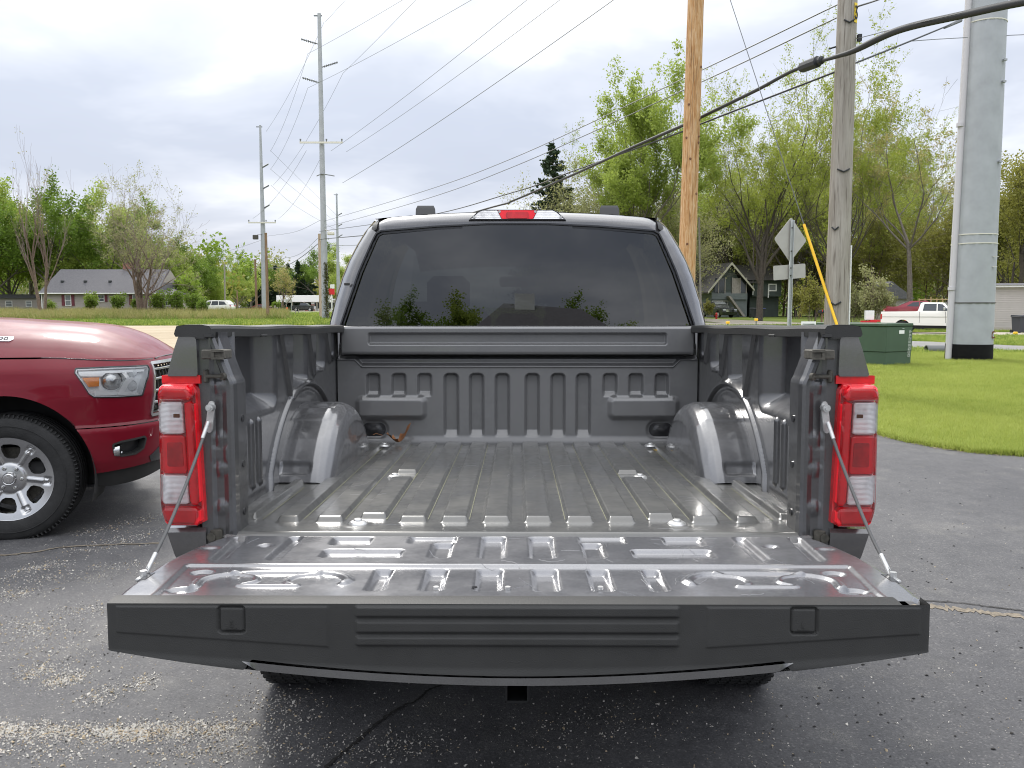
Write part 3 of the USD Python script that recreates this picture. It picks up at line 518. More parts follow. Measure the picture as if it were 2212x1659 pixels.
# ---- rail caps
def railcap():
    sec = np.array([(-0.806, 1.468), (-0.8045, 1.490), (-0.810, 1.498), (-0.83, 1.501), (-0.876, 1.501), (-0.897, 1.497), (-0.901, 1.487), (-0.904, 1.477), (-0.90, 1.470), (-0.86, 1.470), (-0.83, 1.466)])
    Y = np.concatenate([[2.178, 2.181, 2.19, 2.215], np.linspace(2.25, 3.90, 36), [3.935]])
    w = np.interp(Y, [2.178, 2.19, 2.3, 2.5, 3.93], [0.985, 1, 1, 1, 1]); k = len(sec)
    V = []
    for y, ww in zip(Y, w):
        s = sec.copy(); cz = 1.484; s[:, 1] = cz + (s[:, 1] - cz) * ww; s[:, 0] = -0.858 + (s[:, 0] + 0.858) * ww
        s[:5, 0] += 0; s[5:9, 0] -= 0.055 * sm(2.2, 2.9, y); V.append(np.c_[s[:, 0], np.full(k, y), s[:, 1] + 0.0016 * math.sin(y * 9) ])
    V = np.array(V).reshape(-1, 3); n = len(Y); i = np.arange(n - 1)[:, None] * k; j = np.arange(k)[None]; j2 = (j + 1) % k
    m = T(V, np.stack([i + j, i + j2, i + k + j2, i + k + j], -1).reshape(-1, 4))
    cf = trimesh.creation.triangulate_polygon(Polygon(sec), engine='earcut'); ce = np.c_[cf[0][:, 0] * 1, np.full(len(cf[0]), 2.178), cf[0][:, 1]]
    ce[:, 0] = -0.858 + (ce[:, 0] + 0.858) * 0.985
    return [m, T(ce, cf[1])]
rc = both('rail_cap', railcap(), 'black_plastic', 35)
both('rail_notch', [bx(-0.823, -0.803, 2.174, 2.19, 1.470, 1.478), bx(-0.850, -0.823, 2.184, 2.20, 1.464, 1.471)], 'gloss_black')
both('rail_clip', [bx(-0.809, -0.802, 2.60, 2.66, 1.464, 1.473, 0.002)], 'black_plastic')
# ---- outer box side, upper corner panel, lower corner, tail lamps
def outer_fn(Y, Z):
    x = np.interp(Z, [0.62, 0.75, 0.95, 1.15, 1.28, 1.37, 1.44, 1.478], [-0.965, -0.985, -0.995, -0.998, -0.985, -0.962, -0.938, -0.915])
    x = x + 0.035 * sstep((2.62 - Y) / 0.42)
    return np.stack([x, Y, Z], -1)
arch = Point(WC, 0.50).buffer(0.47, quad_segs=24)
both('box_side', sheet(sbox(2.40, 0.64, 3.93, 1.478).difference(arch), 0.05, outer_fn), 'grey_paint', 30)
both('wheel_well', grid(lambda A_, X: np.stack([X, WC + 0.47 * np.cos(A_), 0.50 + 0.47 * np.sin(A_)], -1), np.linspace(0, PI, 24), np.array([-0.97, -0.66])), 'under_mat', True)
def corner_panel():
    V = []
    for y, dx in ((2.190, 0.006), (2.186, 0.0), (2.20, -0.004), (2.41, -0.030)):
        for z, xo, xi in ((1.476, -0.893, -0.851), (1.467, -0.897, -0.849), (1.44, -0.907, -0.848), (1.39, -0.922, -0.847), (1.372, -0.927, -0.847), (1.366, -0.925, -0.850)):
            b = 0.0 if y != 2.190 else 0.0
            V += [(xo + dx * (1 if y > 2.19 else 1), y + (0.012 if False else 0), z), (xi, y, z)]
    return hull(V)
both('corner_panel', corner_panel(), 'grey_paint', 22)
lo = hull([(-0.945, 2.196, 0.955), (-0.838, 2.196, 0.957), (-0.942, 2.190, 0.944), (-0.838, 2.190, 0.946), (-0.938, 2.190, 0.93), (-0.838, 2.19, 0.93), (-0.925, 2.195, 0.88), (-0.838, 2.195, 0.88), (-0.90, 2.21, 0.84), (-0.838, 2.21, 0.84), (-0.88, 2.25, 0.80), (-0.838, 2.25, 0.80), (-0.975, 2.42, 0.955), (-0.965, 2.42, 0.72), (-0.84, 2.42, 0.72), (-0.84, 2.42, 0.955)])
both('lower_corner', lo, 'grey_paint', 25)
both('hinge_bracket', [bx(-0.832, -0.80, 2.20, 2.27, 0.86, 0.95, 0.004), cyl((-0.826, 2.195, 0.93), (-0.826, 2.21, 0.93), 0.012)], 'dirty_steel', 30)
for s in (-1, 1):
    fl = (lambda m: m) if s < 0 else mirror
    out = [(-0.938, 1.349), (-0.848, 1.347), (-0.836, 0.966), (-0.930, 0.968), (-0.950, 1.020), (-0.947, 1.290), (-0.952, 1.314)]
    def lp(poly, y0, b, back, rnd=0.004, h=0.02):
        P = Polygon(poly) if isinstance(poly, list) else poly; P = P.buffer(-rnd).buffer(rnd)
        f = lambda u, v, w: np.stack([u, y0 + w + 0.03 * np.clip((-0.925 - u) / 0.03, 0, 1.5) ** 2, v], -1)
        face = P.buffer(-b); v, t = polymesh(face, h); parts = [T(f(v[:, 0], v[:, 1], 0 * v[:, 0]), t)]
        L = 60; A = np.array([face.exterior.interpolate(q, True).coords[0] for q in np.linspace(0, 1, L)]); B = np.array([P.exterior.interpolate(P.exterior.project(Point(q))).coords[0] for q in A])
        rings = [f(A[:, 0], A[:, 1], np.zeros(L)), f((A[:, 0] + 2 * B[:, 0]) / 3, (A[:, 1] + 2 * B[:, 1]) / 3, np.full(L, b * 0.3)), f(B[:, 0], B[:, 1], np.full(L, b)), f(B[:, 0], B[:, 1], np.full(L, back))]
        i = np.arange(L - 1)
        for k in range(3): parts.append(T(np.vstack([rings[k], rings[k + 1]]), np.stack([i, i + 1, i + 1 + L, i + L], 1)))
        return fl(cat_(parts))
    lamp = obj('tail_lamp', lp(out, 2.176, 0.006, 0.20), 'deep_red_lens', truck, smooth=35)
    obj('upper_block', lp([(-0.937, 1.346), (-0.853, 1.344), (-0.853, 1.304), (-0.950, 1.304), (-0.953, 1.314)], 2.150, 0.010, 0.04), 'red_lens', lamp, smooth=35)
    obj('inner_bar', lp([(-0.877, 1.302), (-0.8475, 1.302), (-0.8385, 1.024), (-0.868, 1.024)], 2.160, 0.006, 0.03), 'red_lens', lamp, smooth=35)
    obj('reverse_lens', lp([(-0.945, 1.300), (-0.880, 1.300), (-0.878, 1.214), (-0.946, 1.214)], 2.163, 0.004, 0.05), 'clear_lens', lamp, smooth=35)
    obj('bulb', lp([(-0.905, 1.268), (-0.888, 1.268), (-0.888, 1.258), (-0.905, 1.258)], 2.1615, 0.001, 0.003, rnd=0.001), 'pollen_mat' if False else 'rust_mat', lamp)
    obj('stop_lens', lp([(-0.945, 1.211), (-0.878, 1.211), (-0.873, 1.108), (-0.947, 1.108)], 2.165, 0.005, 0.05), 'red_lens', lamp, smooth=35)
    obj('stop_lens_core', lp([(-0.925, 1.192), (-0.884, 1.192), (-0.881, 1.128), (-0.925, 1.128)], 2.1635, 0.001, 0.004), 'deep_red_lens', lamp)
    obj('reverse_lens', lp([(-0.946, 1.106), (-0.873, 1.106), (-0.869, 1.026), (-0.946, 1.026)], 2.163, 0.004, 0.05), 'clear_lens', lamp, smooth=35)
    obj('lower_block', lp([(-0.951, 1.022), (-0.8385, 1.022), (-0.8375, 0.970), (-0.930, 0.970)], 2.152, 0.010, 0.04), 'red_lens', lamp, smooth=35)
    obj('outer_cover', lp([(-0.937, 1.344), (-0.851, 1.342), (-0.8395, 0.973), (-0.928, 0.973), (-0.948, 1.022), (-0.945, 1.290), (-0.950, 1.312)], 2.146, 0.012, 0.03), 'lens_cover', lamp, smooth=35)
    obj('lamp_gasket', fl(bx(-0.944, -0.842, 2.19, 2.30, 1.346, 1.368)), 'deep_red_lens', lamp)
# ---- tailgate, lying open
def tgp(x, y):
    """truck point on the open tailgate's panel from a sketch of it in picture units"""
    d = np.linalg.inv(TRUCK[:3, :3]) @ ray(x, y); t = (0.935 - 1.5) / d[2]; return (CAMPOS + t * d)[:2]
tgo = [(-0.778, 2.205), (-0.802, 2.15), (-0.824, 2.08), (-0.840, 2.00), (-0.847, 1.93), (-0.848, 1.85), (-0.846, 1.76), (-0.840, 1.70), (-0.822, 1.672)]
tgpoly = Polygon(tgo + [(-x, y) for x, y in tgo[::-1]])
def rr_px(x0, y0, x1, y1, grow=0.0):
    a, b = tgp(x0, y1), tgp(x1, y0); return min(a[0], b[0]) - grow, a[1] - grow, max(a[0], b[0]) + grow, b[1] + grow
R1 = [rr_px(926, 1166, 980, 1204), rr_px(1036, 1160, 1090, 1205)]
T1 = rr_px(882, 1158, 986, 1173)
BAR1, BAR2 = rr_px(712, 1160, 805, 1176), rr_px(691, 1187, 870, 1203)
R2 = [rr_px(790, 1224, 847, 1268), rr_px(909, 1224, 965, 1268), rr_px(1027, 1224, 1083, 1268)]
LOOP = spline([tgp(418, 1262), tgp(436, 1246), tgp(480, 1236), tgp(540, 1232), tgp(690, 1232), tgp(735, 1237), tgp(752, 1247), tgp(742, 1254)], 5).tolist()
LOOP2 = spline([tgp(505, 1235), tgp(548, 1240), tgp(552, 1250), tgp(515, 1259), tgp(560, 1259.5), tgp(640, 1259.5), tgp(618, 1252), tgp(640, 1240), tgp(690, 1235)], 5).tolist()
BEAD = [tgp(338, 1284), tgp(395, 1226), tgp(412, 1218), tgp(430, 1217)]
DG = [(tgp(520, 1162), tgp(472, 1205)), (tgp(640, 1162), tgp(590, 1205))]
OV = [(tgp(436, 1230), 0.022, 0.018), (tgp(392, 1268), 0.026, 0.018), (tgp(575, 1178), 0.016, 0.012), (tgp(455, 1183), 0.02, 0.01)]
def gate_fn(X, Y):
    A = -np.abs(X); z = np.full_like(X, 0.935)
    for r in R1: z = z - 0.014 * press(sd_rr(A, Y, *r, 0.012), 0.016)
    z = z - 0.010 * press(sd_rr(A, Y, *T1, 0.010), 0.014)
    for r in (BAR1, BAR2): z = z - 0.011 * press(sd_rr(A, Y, *r, 0.012), 0.018)
    yb = BEAD[-1][1]
    ins = np.maximum(np.maximum(Y - yb, -Y + 1.60), -(A - (-0.79 + 0.0 * Y)))
    z = z - 0.007 * sstep((yb - Y) / 0.014) * sstep((A + 0.792 - 0.02 * np.clip((1.93 - Y) / 0.2, 0, 1)) / 0.016)
    for r in R2: z = z - 0.014 * press(sd_rr(A, Y, *r, 0.010), 0.016)
    z = z + 0.007 * np.clip(1 - (sd_seg(A, Y, LOOP) / 0.012) ** 2, 0, 1) ** 0.7 + 0.005 * np.clip(1 - (sd_seg(A, Y, LOOP2) / 0.007) ** 2, 0, 1) ** 0.7
    for a, b in DG: z = z - 0.011 * press(sd_seg(A, Y, [a, b]) - 0.014, 0.016)
    for c, rx, ry in OV: z = z - 0.008 * press((np.hypot((A - c[0]) / rx, (Y - c[1]) / ry) - 1) * ry, 0.014)
    edge = np.interp(Y, [q[1] for q in tgo[::-1]], [q[0] for q in tgo[::-1]]); z = z - 0.006 * sstep(1 - (A - edge) / 0.012) - 0.010 * sstep((Y - 2.19) / 0.02)
    return np.stack([X, Y, z], -1)
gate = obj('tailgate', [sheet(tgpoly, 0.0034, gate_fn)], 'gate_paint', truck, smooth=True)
sk = []
for y, zz in ((2.19, 0.905), (2.05, 0.82), (1.85, 0.785), (1.675, 0.79)):
    w = np.interp(y, [1.67, 1.88, 2.05, 2.2], [0.83, 0.836, 0.813, 0.78]); sk.append([(x, y + 0.0, zz + 0.035 * (abs(x) / w) ** 2) for x in np.linspace(-w, w, 24)])
sk = np.array(sk); i = np.arange(3)[:, None] * 24 + np.arange(23)[None]
obj('outer_skin', T(sk.reshape(-1, 3), np.stack([i, i + 1, i + 25, i + 24], -1).reshape(-1, 4)), 'grey_paint', gate, smooth=True)
for s in (-1, 1):
    obj('gate_edge', T([(s * 0.836, 1.672, 0.906), (s * 0.838, 1.88, 0.906), (s * 0.815, 2.05, 0.906), (s * 0.78, 2.19, 0.91), (s * 0.83, 1.672, 0.82), (s * 0.835, 1.88, 0.82), (s * 0.812, 2.05, 0.85), (s * 0.778, 2.19, 0.90)], [(0, 1, 5, 4), (1, 2, 6, 5), (2, 3, 7, 6)]), 'gate_paint', gate)
    obj('latch', [bx(s * 0.825, s * 0.846, 1.80, 1.86, 0.905, 0.936, 0.004), bx(s * 0.834, s * 0.85, 1.815, 1.845, 0.90, 0.925)], 'gloss_black', gate)
plain('scratch_mat', (0.34, 0.34, 0.35), 0.6)
_sr = np.random.default_rng(12)
def scratches(n, x0, x1, y0, y1, fn, L, w):
    out = []
    for _ in range(n):
        p = np.array([_sr.uniform(x0, x1), _sr.uniform(y0, y1)]); a = _sr.uniform(0, 6.28); P = [p]
        for _k in range(6): a += _sr.normal(0, 0.25); P.append(P[-1] + np.array([math.cos(a), math.sin(a)]) * _sr.uniform(0.3, 1) * L / 6)
        P = np.clip(np.array(P), (x0, y0), (x1, y1)); Q = fn(P[:, 0], P[:, 1]) + (0, 0, 0.0006); out.append(tube(Q, w * _sr.uniform(0.5, 1.1), 3, cap=False))
    return out
obj('scratches', scratches(55, -0.72, 0.72, 1.71, 2.17, gate_fn, 0.09, 0.0004), 'scratch_mat', gate, kind='stuff')
obj('scratches', scratches(14, -0.6, 0.6, 2.25, 3.4, floor_fn, 0.2, 0.00035), 'scratch_mat', truck, kind='stuff')
# plastic spoiler along the tailgate's top edge
def capz(x): return 0.838 - 0.073 * (1 - (np.abs(x) / 0.836) ** 1.9)
def cap_fn(X, V):
    A = np.abs(X); zt = 0.936; zb = capz(X) + 0.022 * sstep((0.56 - A) / 0.02); Z = zt + (zb - zt) * V; y = np.full_like(X, 1.6455) + 0.03 * np.clip((A - 0.828) / 0.008, 0, 1) ** 2 * 0.06
    lim = 0.876 - 0.030 * np.clip((0.82 - A) / 0.44, 0, 1)
    d = np.maximum(np.maximum(A - 0.816, 0.385 - A), np.maximum(Z - 0.930, lim - Z)); y = y - 0.0022 * press(d, 0.004)
    for a, b in ((0.931, 0.910), (0.900, 0.877), (0.868, 0.850)): y = y - 0.005 * press(sd_rr(X, Z, -0.327, b, 0.327, a, 0.003), 0.006)
    q = sd_rr(A, Z, 0.555, 0.877, 0.607, 0.929, 0.006); y = y + 0.005 * press(np.abs(q) - 0.0022, 0.003) + 0.0015 * press(q, 0.002)
    y = y - 0.004 * sstep((0.832 - 0.04 * (1 - (A / 0.836) ** 2) - Z + 0.012) / 0.02)
    return np.stack([X, y, Z], -1)
gx = np.linspace(-0.836, 0.836, 560)
cap = obj('spoiler_cap', [grid(cap_fn, gx, np.linspace(0, 1, 70)), grid(lambda U, V: np.stack([U * (1 - 0.0 * V), 1.6455 + 0.045 * V, 0.936 + 0.006 * np.sin(V * PI / 2) - 0.004 * V], -1), gx[::20], np.linspace(0, 1, 8)),
    T([(s * 0.836, 1.648, 0.936) for s in (-1, 1)] + [(s * 0.836, 1.69, 0.938) for s in (-1, 1)] + [(s * 0.836, 1.648, 0.838) for s in (-1, 1)] + [(s * 0.836, 1.69, 0.85) for s in (-1, 1)], [(0, 2, 6, 4), (1, 5, 7, 3)])], 'black_plastic', gate, smooth=25)
lipx = np.linspace(-0.56, 0.56, 80)
obj('painted_lip', grid(lambda U, V: np.stack([U, 1.6415 - 0.002 * V - 0.0 * U, capz(U) + 0.018 - 0.015 * V * np.clip((0.56 - np.abs(U)) / 0.03, 0, 1)], -1), lipx, np.linspace(0, 1, 8)), 'grey_paint', gate, smooth=True)
obj('painted_lip_base', grid(lambda U, V: np.stack([U, 1.6395 + 0.05 * V, capz(U) + 0.003 + 0.004 * V], -1), lipx, np.linspace(0, 1, 3)), 'grey_paint', gate, smooth=True)
for s in (-1, 1):
    g = meshkit.text_mesh('E' if s < 0 else 'L', 0.012, 0.0006); g.vertices = np.c_[g.vertices[:, 0] * 0.9 + s * 0.581 - 0.005, 1.6442 - g.vertices[:, 2], g.vertices[:, 1] + 0.888]
    obj('embossed_mark', [g, bx(s * 0.581 - 0.012, s * 0.581 + 0.010, 1.6436, 1.645, 0.884, 0.8855)], 'black_plastic', gate)
obj('gate_hole', disc((*tgp(1025, 1263), 0.9295), 0.006, 'z', t=0.001), 'gloss_black', gate)
for X, Y in ((1097, 1266), (942, 1266), (1297, 1266)):
    p = tgp(X, Y); obj('gate_rivet', disc((p[0], p[1], 0.931), 0.006, 'z', t=0.003), 'zinc', gate, smooth=40)
# ---- cab
def wy(z): return 3.965 + (z - 1.507) * 0.04
def up(P): return [(x * (1 - (z - 1.507) * 0.074 * (z > 1.507)), 1.5 + (z - 1.5) * (1 - (z - 1.507) * 0.074 * (z > 1.507))) for x, z in P]
EDGE = [(1.30, 0.925), (1.507, 0.917), (1.62, 0.897), (1.734, 0.869), (1.82, 0.840), (1.90, 0.804), (1.985, 0.758), (2.037, 0.716)]
EDGE = [(z, x) for x, z in up([(x, z) for z, x in EDGE])]; ez, ex = zip(*EDGE)
def half(a): return a + [(-x, z) for x, z in a[::-1]]
backpoly = Polygon(half([(x, z) for z, x in EDGE] + up([(0.40, 2.060), (0.15, 2.071)])))
winpoly = Polygon(half(up([(0.842, 1.42), (0.842, 1.507), (0.768, 1.76), (0.706, 1.925), (0.694, 1.950), (0.672, 1.962), (0.40, 1.985), (0.15, 1.997)]))).buffer(0.0)
def back_fn(x, z):
    e = np.interp(z, ez, ex); k = np.clip((np.abs(x) - (e - 0.10)) / 0.10, 0, 1.2); y = wy(z) + 0.10 * k ** 2.5
    y = y + 0.06 * np.clip((z - (2.012 - 0.034 * (x / 0.687) ** 2)) / 0.036, 0, 1) ** 2
    return np.stack([x, y, z], -1)
body = obj('cab', [sheet(backpoly.difference(winpoly.buffer(0.004)), 0.02, back_fn)], 'grey_paint', truck, smooth=True)
def roof_fn(X, V):
    y = 4.040 + V * 1.62; w = np.interp(V, [0, 0.5, 1], [0.687, 0.70, 0.66]); x = X * w
    z = 2.0475 - 0.034 * X ** 2 + 0.03 * np.sin(V * PI * 0.8) * 0.6 - 0.16 * np.clip((V - 0.75) / 0.25, 0, 1) ** 2
    return np.stack([x, y, z], -1)
obj('roof', grid(roof_fn, np.linspace(-1, 1, 40), np.linspace(0, 1, 30)), 'grey_paint', truck, smooth=True)
def cabside(Y, Z):
    e = np.interp(Z, [0.5] + list(ez), [0.96] + list(ex)); return np.stack([-(e + 0.005), Y + (wy(Z) - 3.965 + 0.10 if False else np.clip(Z - 1.507, 0, 9) * 0.04 * np.clip((4.5 - Y) / 0.5, 0, 1) + 0.1), Z], -1)
csp = Polygon([(3.965, 0.55), (3.965, 2.012), (5.0, 2.012), (5.35, 2.0), (5.95, 1.50), (6.15, 1.35), (6.15, 0.55)])
wins = [Polygon([(4.35, 1.52), (4.45, 1.93), (4.95, 1.94), (4.95, 1.52)]), Polygon([(5.05, 1.52), (5.05, 1.94), (5.28, 1.93), (5.75, 1.52)])]
both('cab_side', sheet(csp.difference(shapely.union_all(wins)), 0.06, cabside), 'grey_paint', 30)
for w_ in wins: both('side_window', sheet(w_, 0.1, cabside), 'dark_glass', 30)
wsh = grid(lambda U, V: np.stack([U * (0.80 - 0.13 * V), 6.05 - 0.52 * V + 0.0 * U - 0.12 * U ** 2, 1.42 + 0.53 * V], -1), np.linspace(-1, 1, 12), np.linspace(0, 1, 6))
obj('windshield', wsh, 'window_glass', truck, smooth=True)
obj('hood', grid(lambda U, V: np.stack([U * (0.90 - 0.04 * V), 6.05 + 1.25 * V - 0.1 * U ** 2, 1.40 - 0.07 * V - 0.10 * np.abs(U) ** 3 - 0.12 * np.clip((V - 0.85) / 0.15, 0, 1) ** 2], -1), np.linspace(-1, 1, 20), np.linspace(0, 1, 14)), 'grey_paint', truck, smooth=True)
both('front_fender', [bx(-0.97, -0.85, 6.1, 7.25, 0.75, 1.28, 0.05)], 'grey_paint', 30)
obj('front_bumper', [bx(-0.92, 0.92, 7.2, 7.36, 0.55, 1.2, 0.06)], 'grey_paint', truck, smooth=30)
obj('window_seal', [sheet(winpoly.buffer(0.010).difference(winpoly.buffer(-0.012)), 0.02, lambda x, z: back_fn(x, z) + (0, 0.012, 0)), slab(winpoly.buffer(0.007).difference(winpoly.buffer(0.0)), 0.02, lambda x, z, w: back_fn(x, z) + np.stack([0 * w, w - 0.001, 0 * w], -1), 0.014)], 'gloss_black', truck)
obj('rear_window', sheet(winpoly, 0.03, lambda x, z: np.stack([x, wy(z) + 0.010 + 0.035 * (x / 0.85) ** 2 * 0.6, z], -1)), 'tinted_glass', truck, smooth=True)
obj('window_vent', bx(-0.825, -0.798, 3.962, 3.97, 1.69, 1.703, 0.002), 'gloss_black', truck)
both('roof_trim', [sheet(Polygon(up([(0.692, 2.032), (0.722, 2.026), (0.722, 1.975), (0.705, 1.965), (0.692, 1.975)])), 0.02, lambda x, z: back_fn(-x, z) - (0, 0.012, 0.0))], 'black_plastic', 30)
hm = obj('high_brake_lamp', slab(Polygon(up([(-0.240, 2.018), (0.240, 2.018), (0.200, 2.058), (0.176, 2.071), (-0.176, 2.071), (-0.200, 2.058)])), 0.02, lambda x, z, w: np.stack([x, wy(z) - 0.012 + w, z], -1), 0.06), 'gloss_black', truck)
obj('brake_lens', slab(Polygon(up([(-0.076, 2.023), (0.076, 2.023), (0.097, 2.066), (-0.097, 2.066)])), 0.01, lambda x, z, w: np.stack([x, wy(z) - 0.018 + w - 0.008 * np.clip(1 - (x / 0.1) ** 2, 0, 1), z], -1), 0.012), 'red_lens', hm, smooth=30)
obj('brake_lens_core', slab(rrect(-0.054, 2.006, 0.054, 2.036, 0.012), 0.01, lambda x, z, w: np.stack([x, wy(z) - 0.022 + w - 0.008 * np.clip(1 - (x / 0.1) ** 2, 0, 1), z], -1), 0.004), 'deep_red_lens', hm, smooth=30)
for s in (-1, 1):
    pg = Polygon(up([(s * 0.079, 2.023), (s * 0.228, 2.023), (s * 0.192, 2.056), (s * 0.172, 2.066), (s * 0.100, 2.066)]))
    ln = obj('cargo_lens', slab(pg, 0.01, lambda x, z, w: np.stack([x, wy(z) - 0.018 + w, z], -1), 0.012), 'clear_lens', hm, smooth=30)
    for c_ in ((s * 0.085, 3.966, 2.037), (s * 0.205, 3.965, 2.012)): obj('lens_screw', disc(c_, 0.006, 'y'), 'zinc', hm)
    f = hull([(s * 0.478 + dx, y, z) for dx, y, z in [(-0.054, 4.36, 2.03), (0.054, 4.36, 2.03), (-0.050, 4.36, 2.105), (0.050, 4.36, 2.105), (-0.042, 4.365, 2.122), (0.042, 4.365, 2.122), (-0.045, 4.48, 2.03), (0.045, 4.48, 2.03), (-0.036, 4.46, 2.124), (0.036, 4.46, 2.124)]])
    mv(f, -0.008 * s * 0, 0, 0); obj('roof_marker', f, 'grey_plastic', truck, smooth=20)
# cabin
def seat(x, y, w, zt): return [bx(x - w / 2, x + w / 2, y, y + 0.16, 0.95, zt, 0.05), bx(x - w / 2, x + w / 2, y, y + 0.6, 0.75, 0.98, 0.05)]
obj('cabin_floor', [bx(-0.9, 0.9, 4.05, 6.0, 0.55, 0.62), bx(-0.86, 0.86, 5.75, 6.12, 0.62, 1.40, 0.08), bx(-0.90, 0.90, 3.99, 4.03, 0.7, 1.5)], 'interior_mat', truck)
obj('rear_seat', [m for x in (-0.45, 0.45) for m in seat(x, 4.12, 0.85, 1.50)] + [bx(x - w, x + w, 4.16, 4.26, 1.45, zt, 0.03) for x, w, zt in ((-0.46, 0.13, 1.62), (0.46, 0.13, 1.62), (0.0, 0.11, 1.56))], 'interior_mat', truck, smooth=30)
both('front_seat', seat(-0.42, 5.0, 0.52, 1.60) + [bx(-0.55, -0.29, 5.03, 5.13, 1.58, 1.80, 0.04)], 'interior_mat', 30)
obj('mirror', [bx(-0.12, 0.12, 5.62, 5.65, 1.76, 1.83, 0.012), bx(-0.64, 0.64, 4.15, 5.55, 1.965, 1.98), bx(-0.64, 0.64, 5.40, 5.56, 1.91, 1.97)], 'interior_mat', truck)
# ---- wheels, underbody
def wheel_parts(r=0.405, w=0.275, rim=0.255):
    p = [(rim, -w / 2 + 0.02), (rim + 0.01, -w / 2 + 0.005), (rim + 0.06, -w / 2 - 0.004), (r - 0.045, -w / 2), (r - 0.012, -w / 2 + 0.022), (r - 0.002, -w / 2 + 0.045)]
    for q in np.linspace(-w / 2 + 0.05, w / 2 - 0.05, 5): p += [(r, q - 0.012), (r, q + 0.012), (r - 0.008, q + 0.014), (r - 0.008, q + 0.022)]
    p += [(a, -b) for a, b in p[5::-1]]
    return revolve(p, 56, 'x')
for x, y in ((-0.845, WC), (0.845, WC), (-0.845, 6.75), (0.845, 6.75)):
    zc = 0.405 + (y * math.tan(math.radians(1.21)))
    t = mv(wheel_parts(), x, y, zc); s = np.sign(x)
    wl = obj('wheel', mv(revolve([(0.02, s * 0.07), (0.09, s * 0.08), (0.20, s * 0.075), (0.245, s * 0.12), (0.256, s * 0.125), (0.256, -0.12)], 40, 'x'), x, y, zc), 'alloy', truck, smooth=35)
    obj('tyre', t, 'rubber', wl, smooth=35)
    tr_ = cat_([rotm(bx(-0.115 + 0.040 * k, -0.085 + 0.040 * k, -0.010, 0.010, 0.398, 0.408), 'x', q * 2 * PI / 60 + k * 0.03) for q in range(60) for k in range(6)])
    obj('tread', mv(tr_, x, y, zc), 'rubber', wl, kind='stuff')
obj('frame', [bx(s * 0.40, s * 0.48, 2.3, 7.2, 0.52, 0.66) for s in (-1, 1)] + [bx(-0.48, 0.48, 2.28, 2.36, 0.54, 0.64), cyl((-0.8, WC, 0.46), (0.8, WC, 0.46), 0.05), mv(trimesh.creation.icosphere(2, 0.15), 0, WC, 0.46)], 'under_mat', truck)
obj('spare_wheel', mv(revolve([(0.05, -0.1), (0.25, -0.1), (0.37, -0.11), (0.385, 0.0), (0.37, 0.11), (0.1, 0.11)], 36), 0, 2.78, 0.62), 'under_mat', truck, smooth=35)
hb = bx(-0.033, 0.033, 2.13, 2.32, 0.452, 0.520, 0.004)
hitch = obj('hitch_receiver', [bx(-0.033, -0.027, 2.20, 2.40, 0.470, 0.536), bx(0.027, 0.033, 2.20, 2.40, 0.470, 0.536), bx(-0.033, 0.033, 2.20, 2.40, 0.530, 0.536), bx(-0.033, 0.033, 2.20, 2.40, 0.470, 0.476), bx(-0.5, 0.5, 2.26, 2.32, 0.52, 0.58), bx(-0.05, 0.05, 2.38, 2.40, 0.47, 0.53)], 'under_mat', truck)
obj('rear_bumper', [bx(-0.78, 0.78, 2.12, 2.22, 0.66, 0.79, 0.03)], 'gloss_black', truck, smooth=30)
# ---- leaf and petal lying on the bed floor
def T_pt(p): return (TRUCK @ np.array([*p, 1.0]))[:3]
plain('oak_brown', (0.23, 0.10, 0.04), 0.8, noise=0.35, nscale=30)
lf = [(0, 0)]
for t, w_ in ((0.15, 0.012), (0.24, 0.036), (0.32, 0.014), (0.45, 0.05), (0.55, 0.018), (0.70, 0.044), (0.80, 0.014), (0.92, 0.02)): lf.append((t, w_))
lp_ = Polygon([(t * 0.13, w_) for t, w_ in lf] + [(0.13, 0)] + [(t * 0.13, -w_ * 0.9) for t, w_ in lf[::-1]]).buffer(0.003).buffer(-0.001)
leaf = thing('oak_leaf', 'brown dry oak leaf lying in the truck bed by the front wall', 'leaf', T_pt((-0.56, 3.79, 0.958)), math.radians(20))
obj('blade', sheet(lp_, 0.006, lambda u, v: np.stack([u - 0.06, v, 0.012 + 14 * (u - 0.06) ** 2 + 9 * v * v + 0.010 * np.sin(u * 60)], -1)), 'oak_brown', leaf, smooth=True)
obj('stalk', tube([(-0.06, 0, 0.04), (-0.09, 0.005, 0.05), (-0.105, 0.0, 0.045)], 0.0015, 5), 'oak_brown', leaf)
plain('petal_yellow', (0.42, 0.26, 0.05), 0.8)
_p = T_pt((0.625, 3.69, 0.9425))
obj('fallen_petal', mv(hull([(0.012 * math.cos(a) * (1 + 0.3 * math.sin(3 * a)), 0.012 * math.sin(a), z) for a in np.linspace(0, 6, 9) for z in (0, 0.002)]), *_p), 'petal_yellow', label='tiny yellow petal on the truck bed floor near the right wheelhouse', cat='petal')
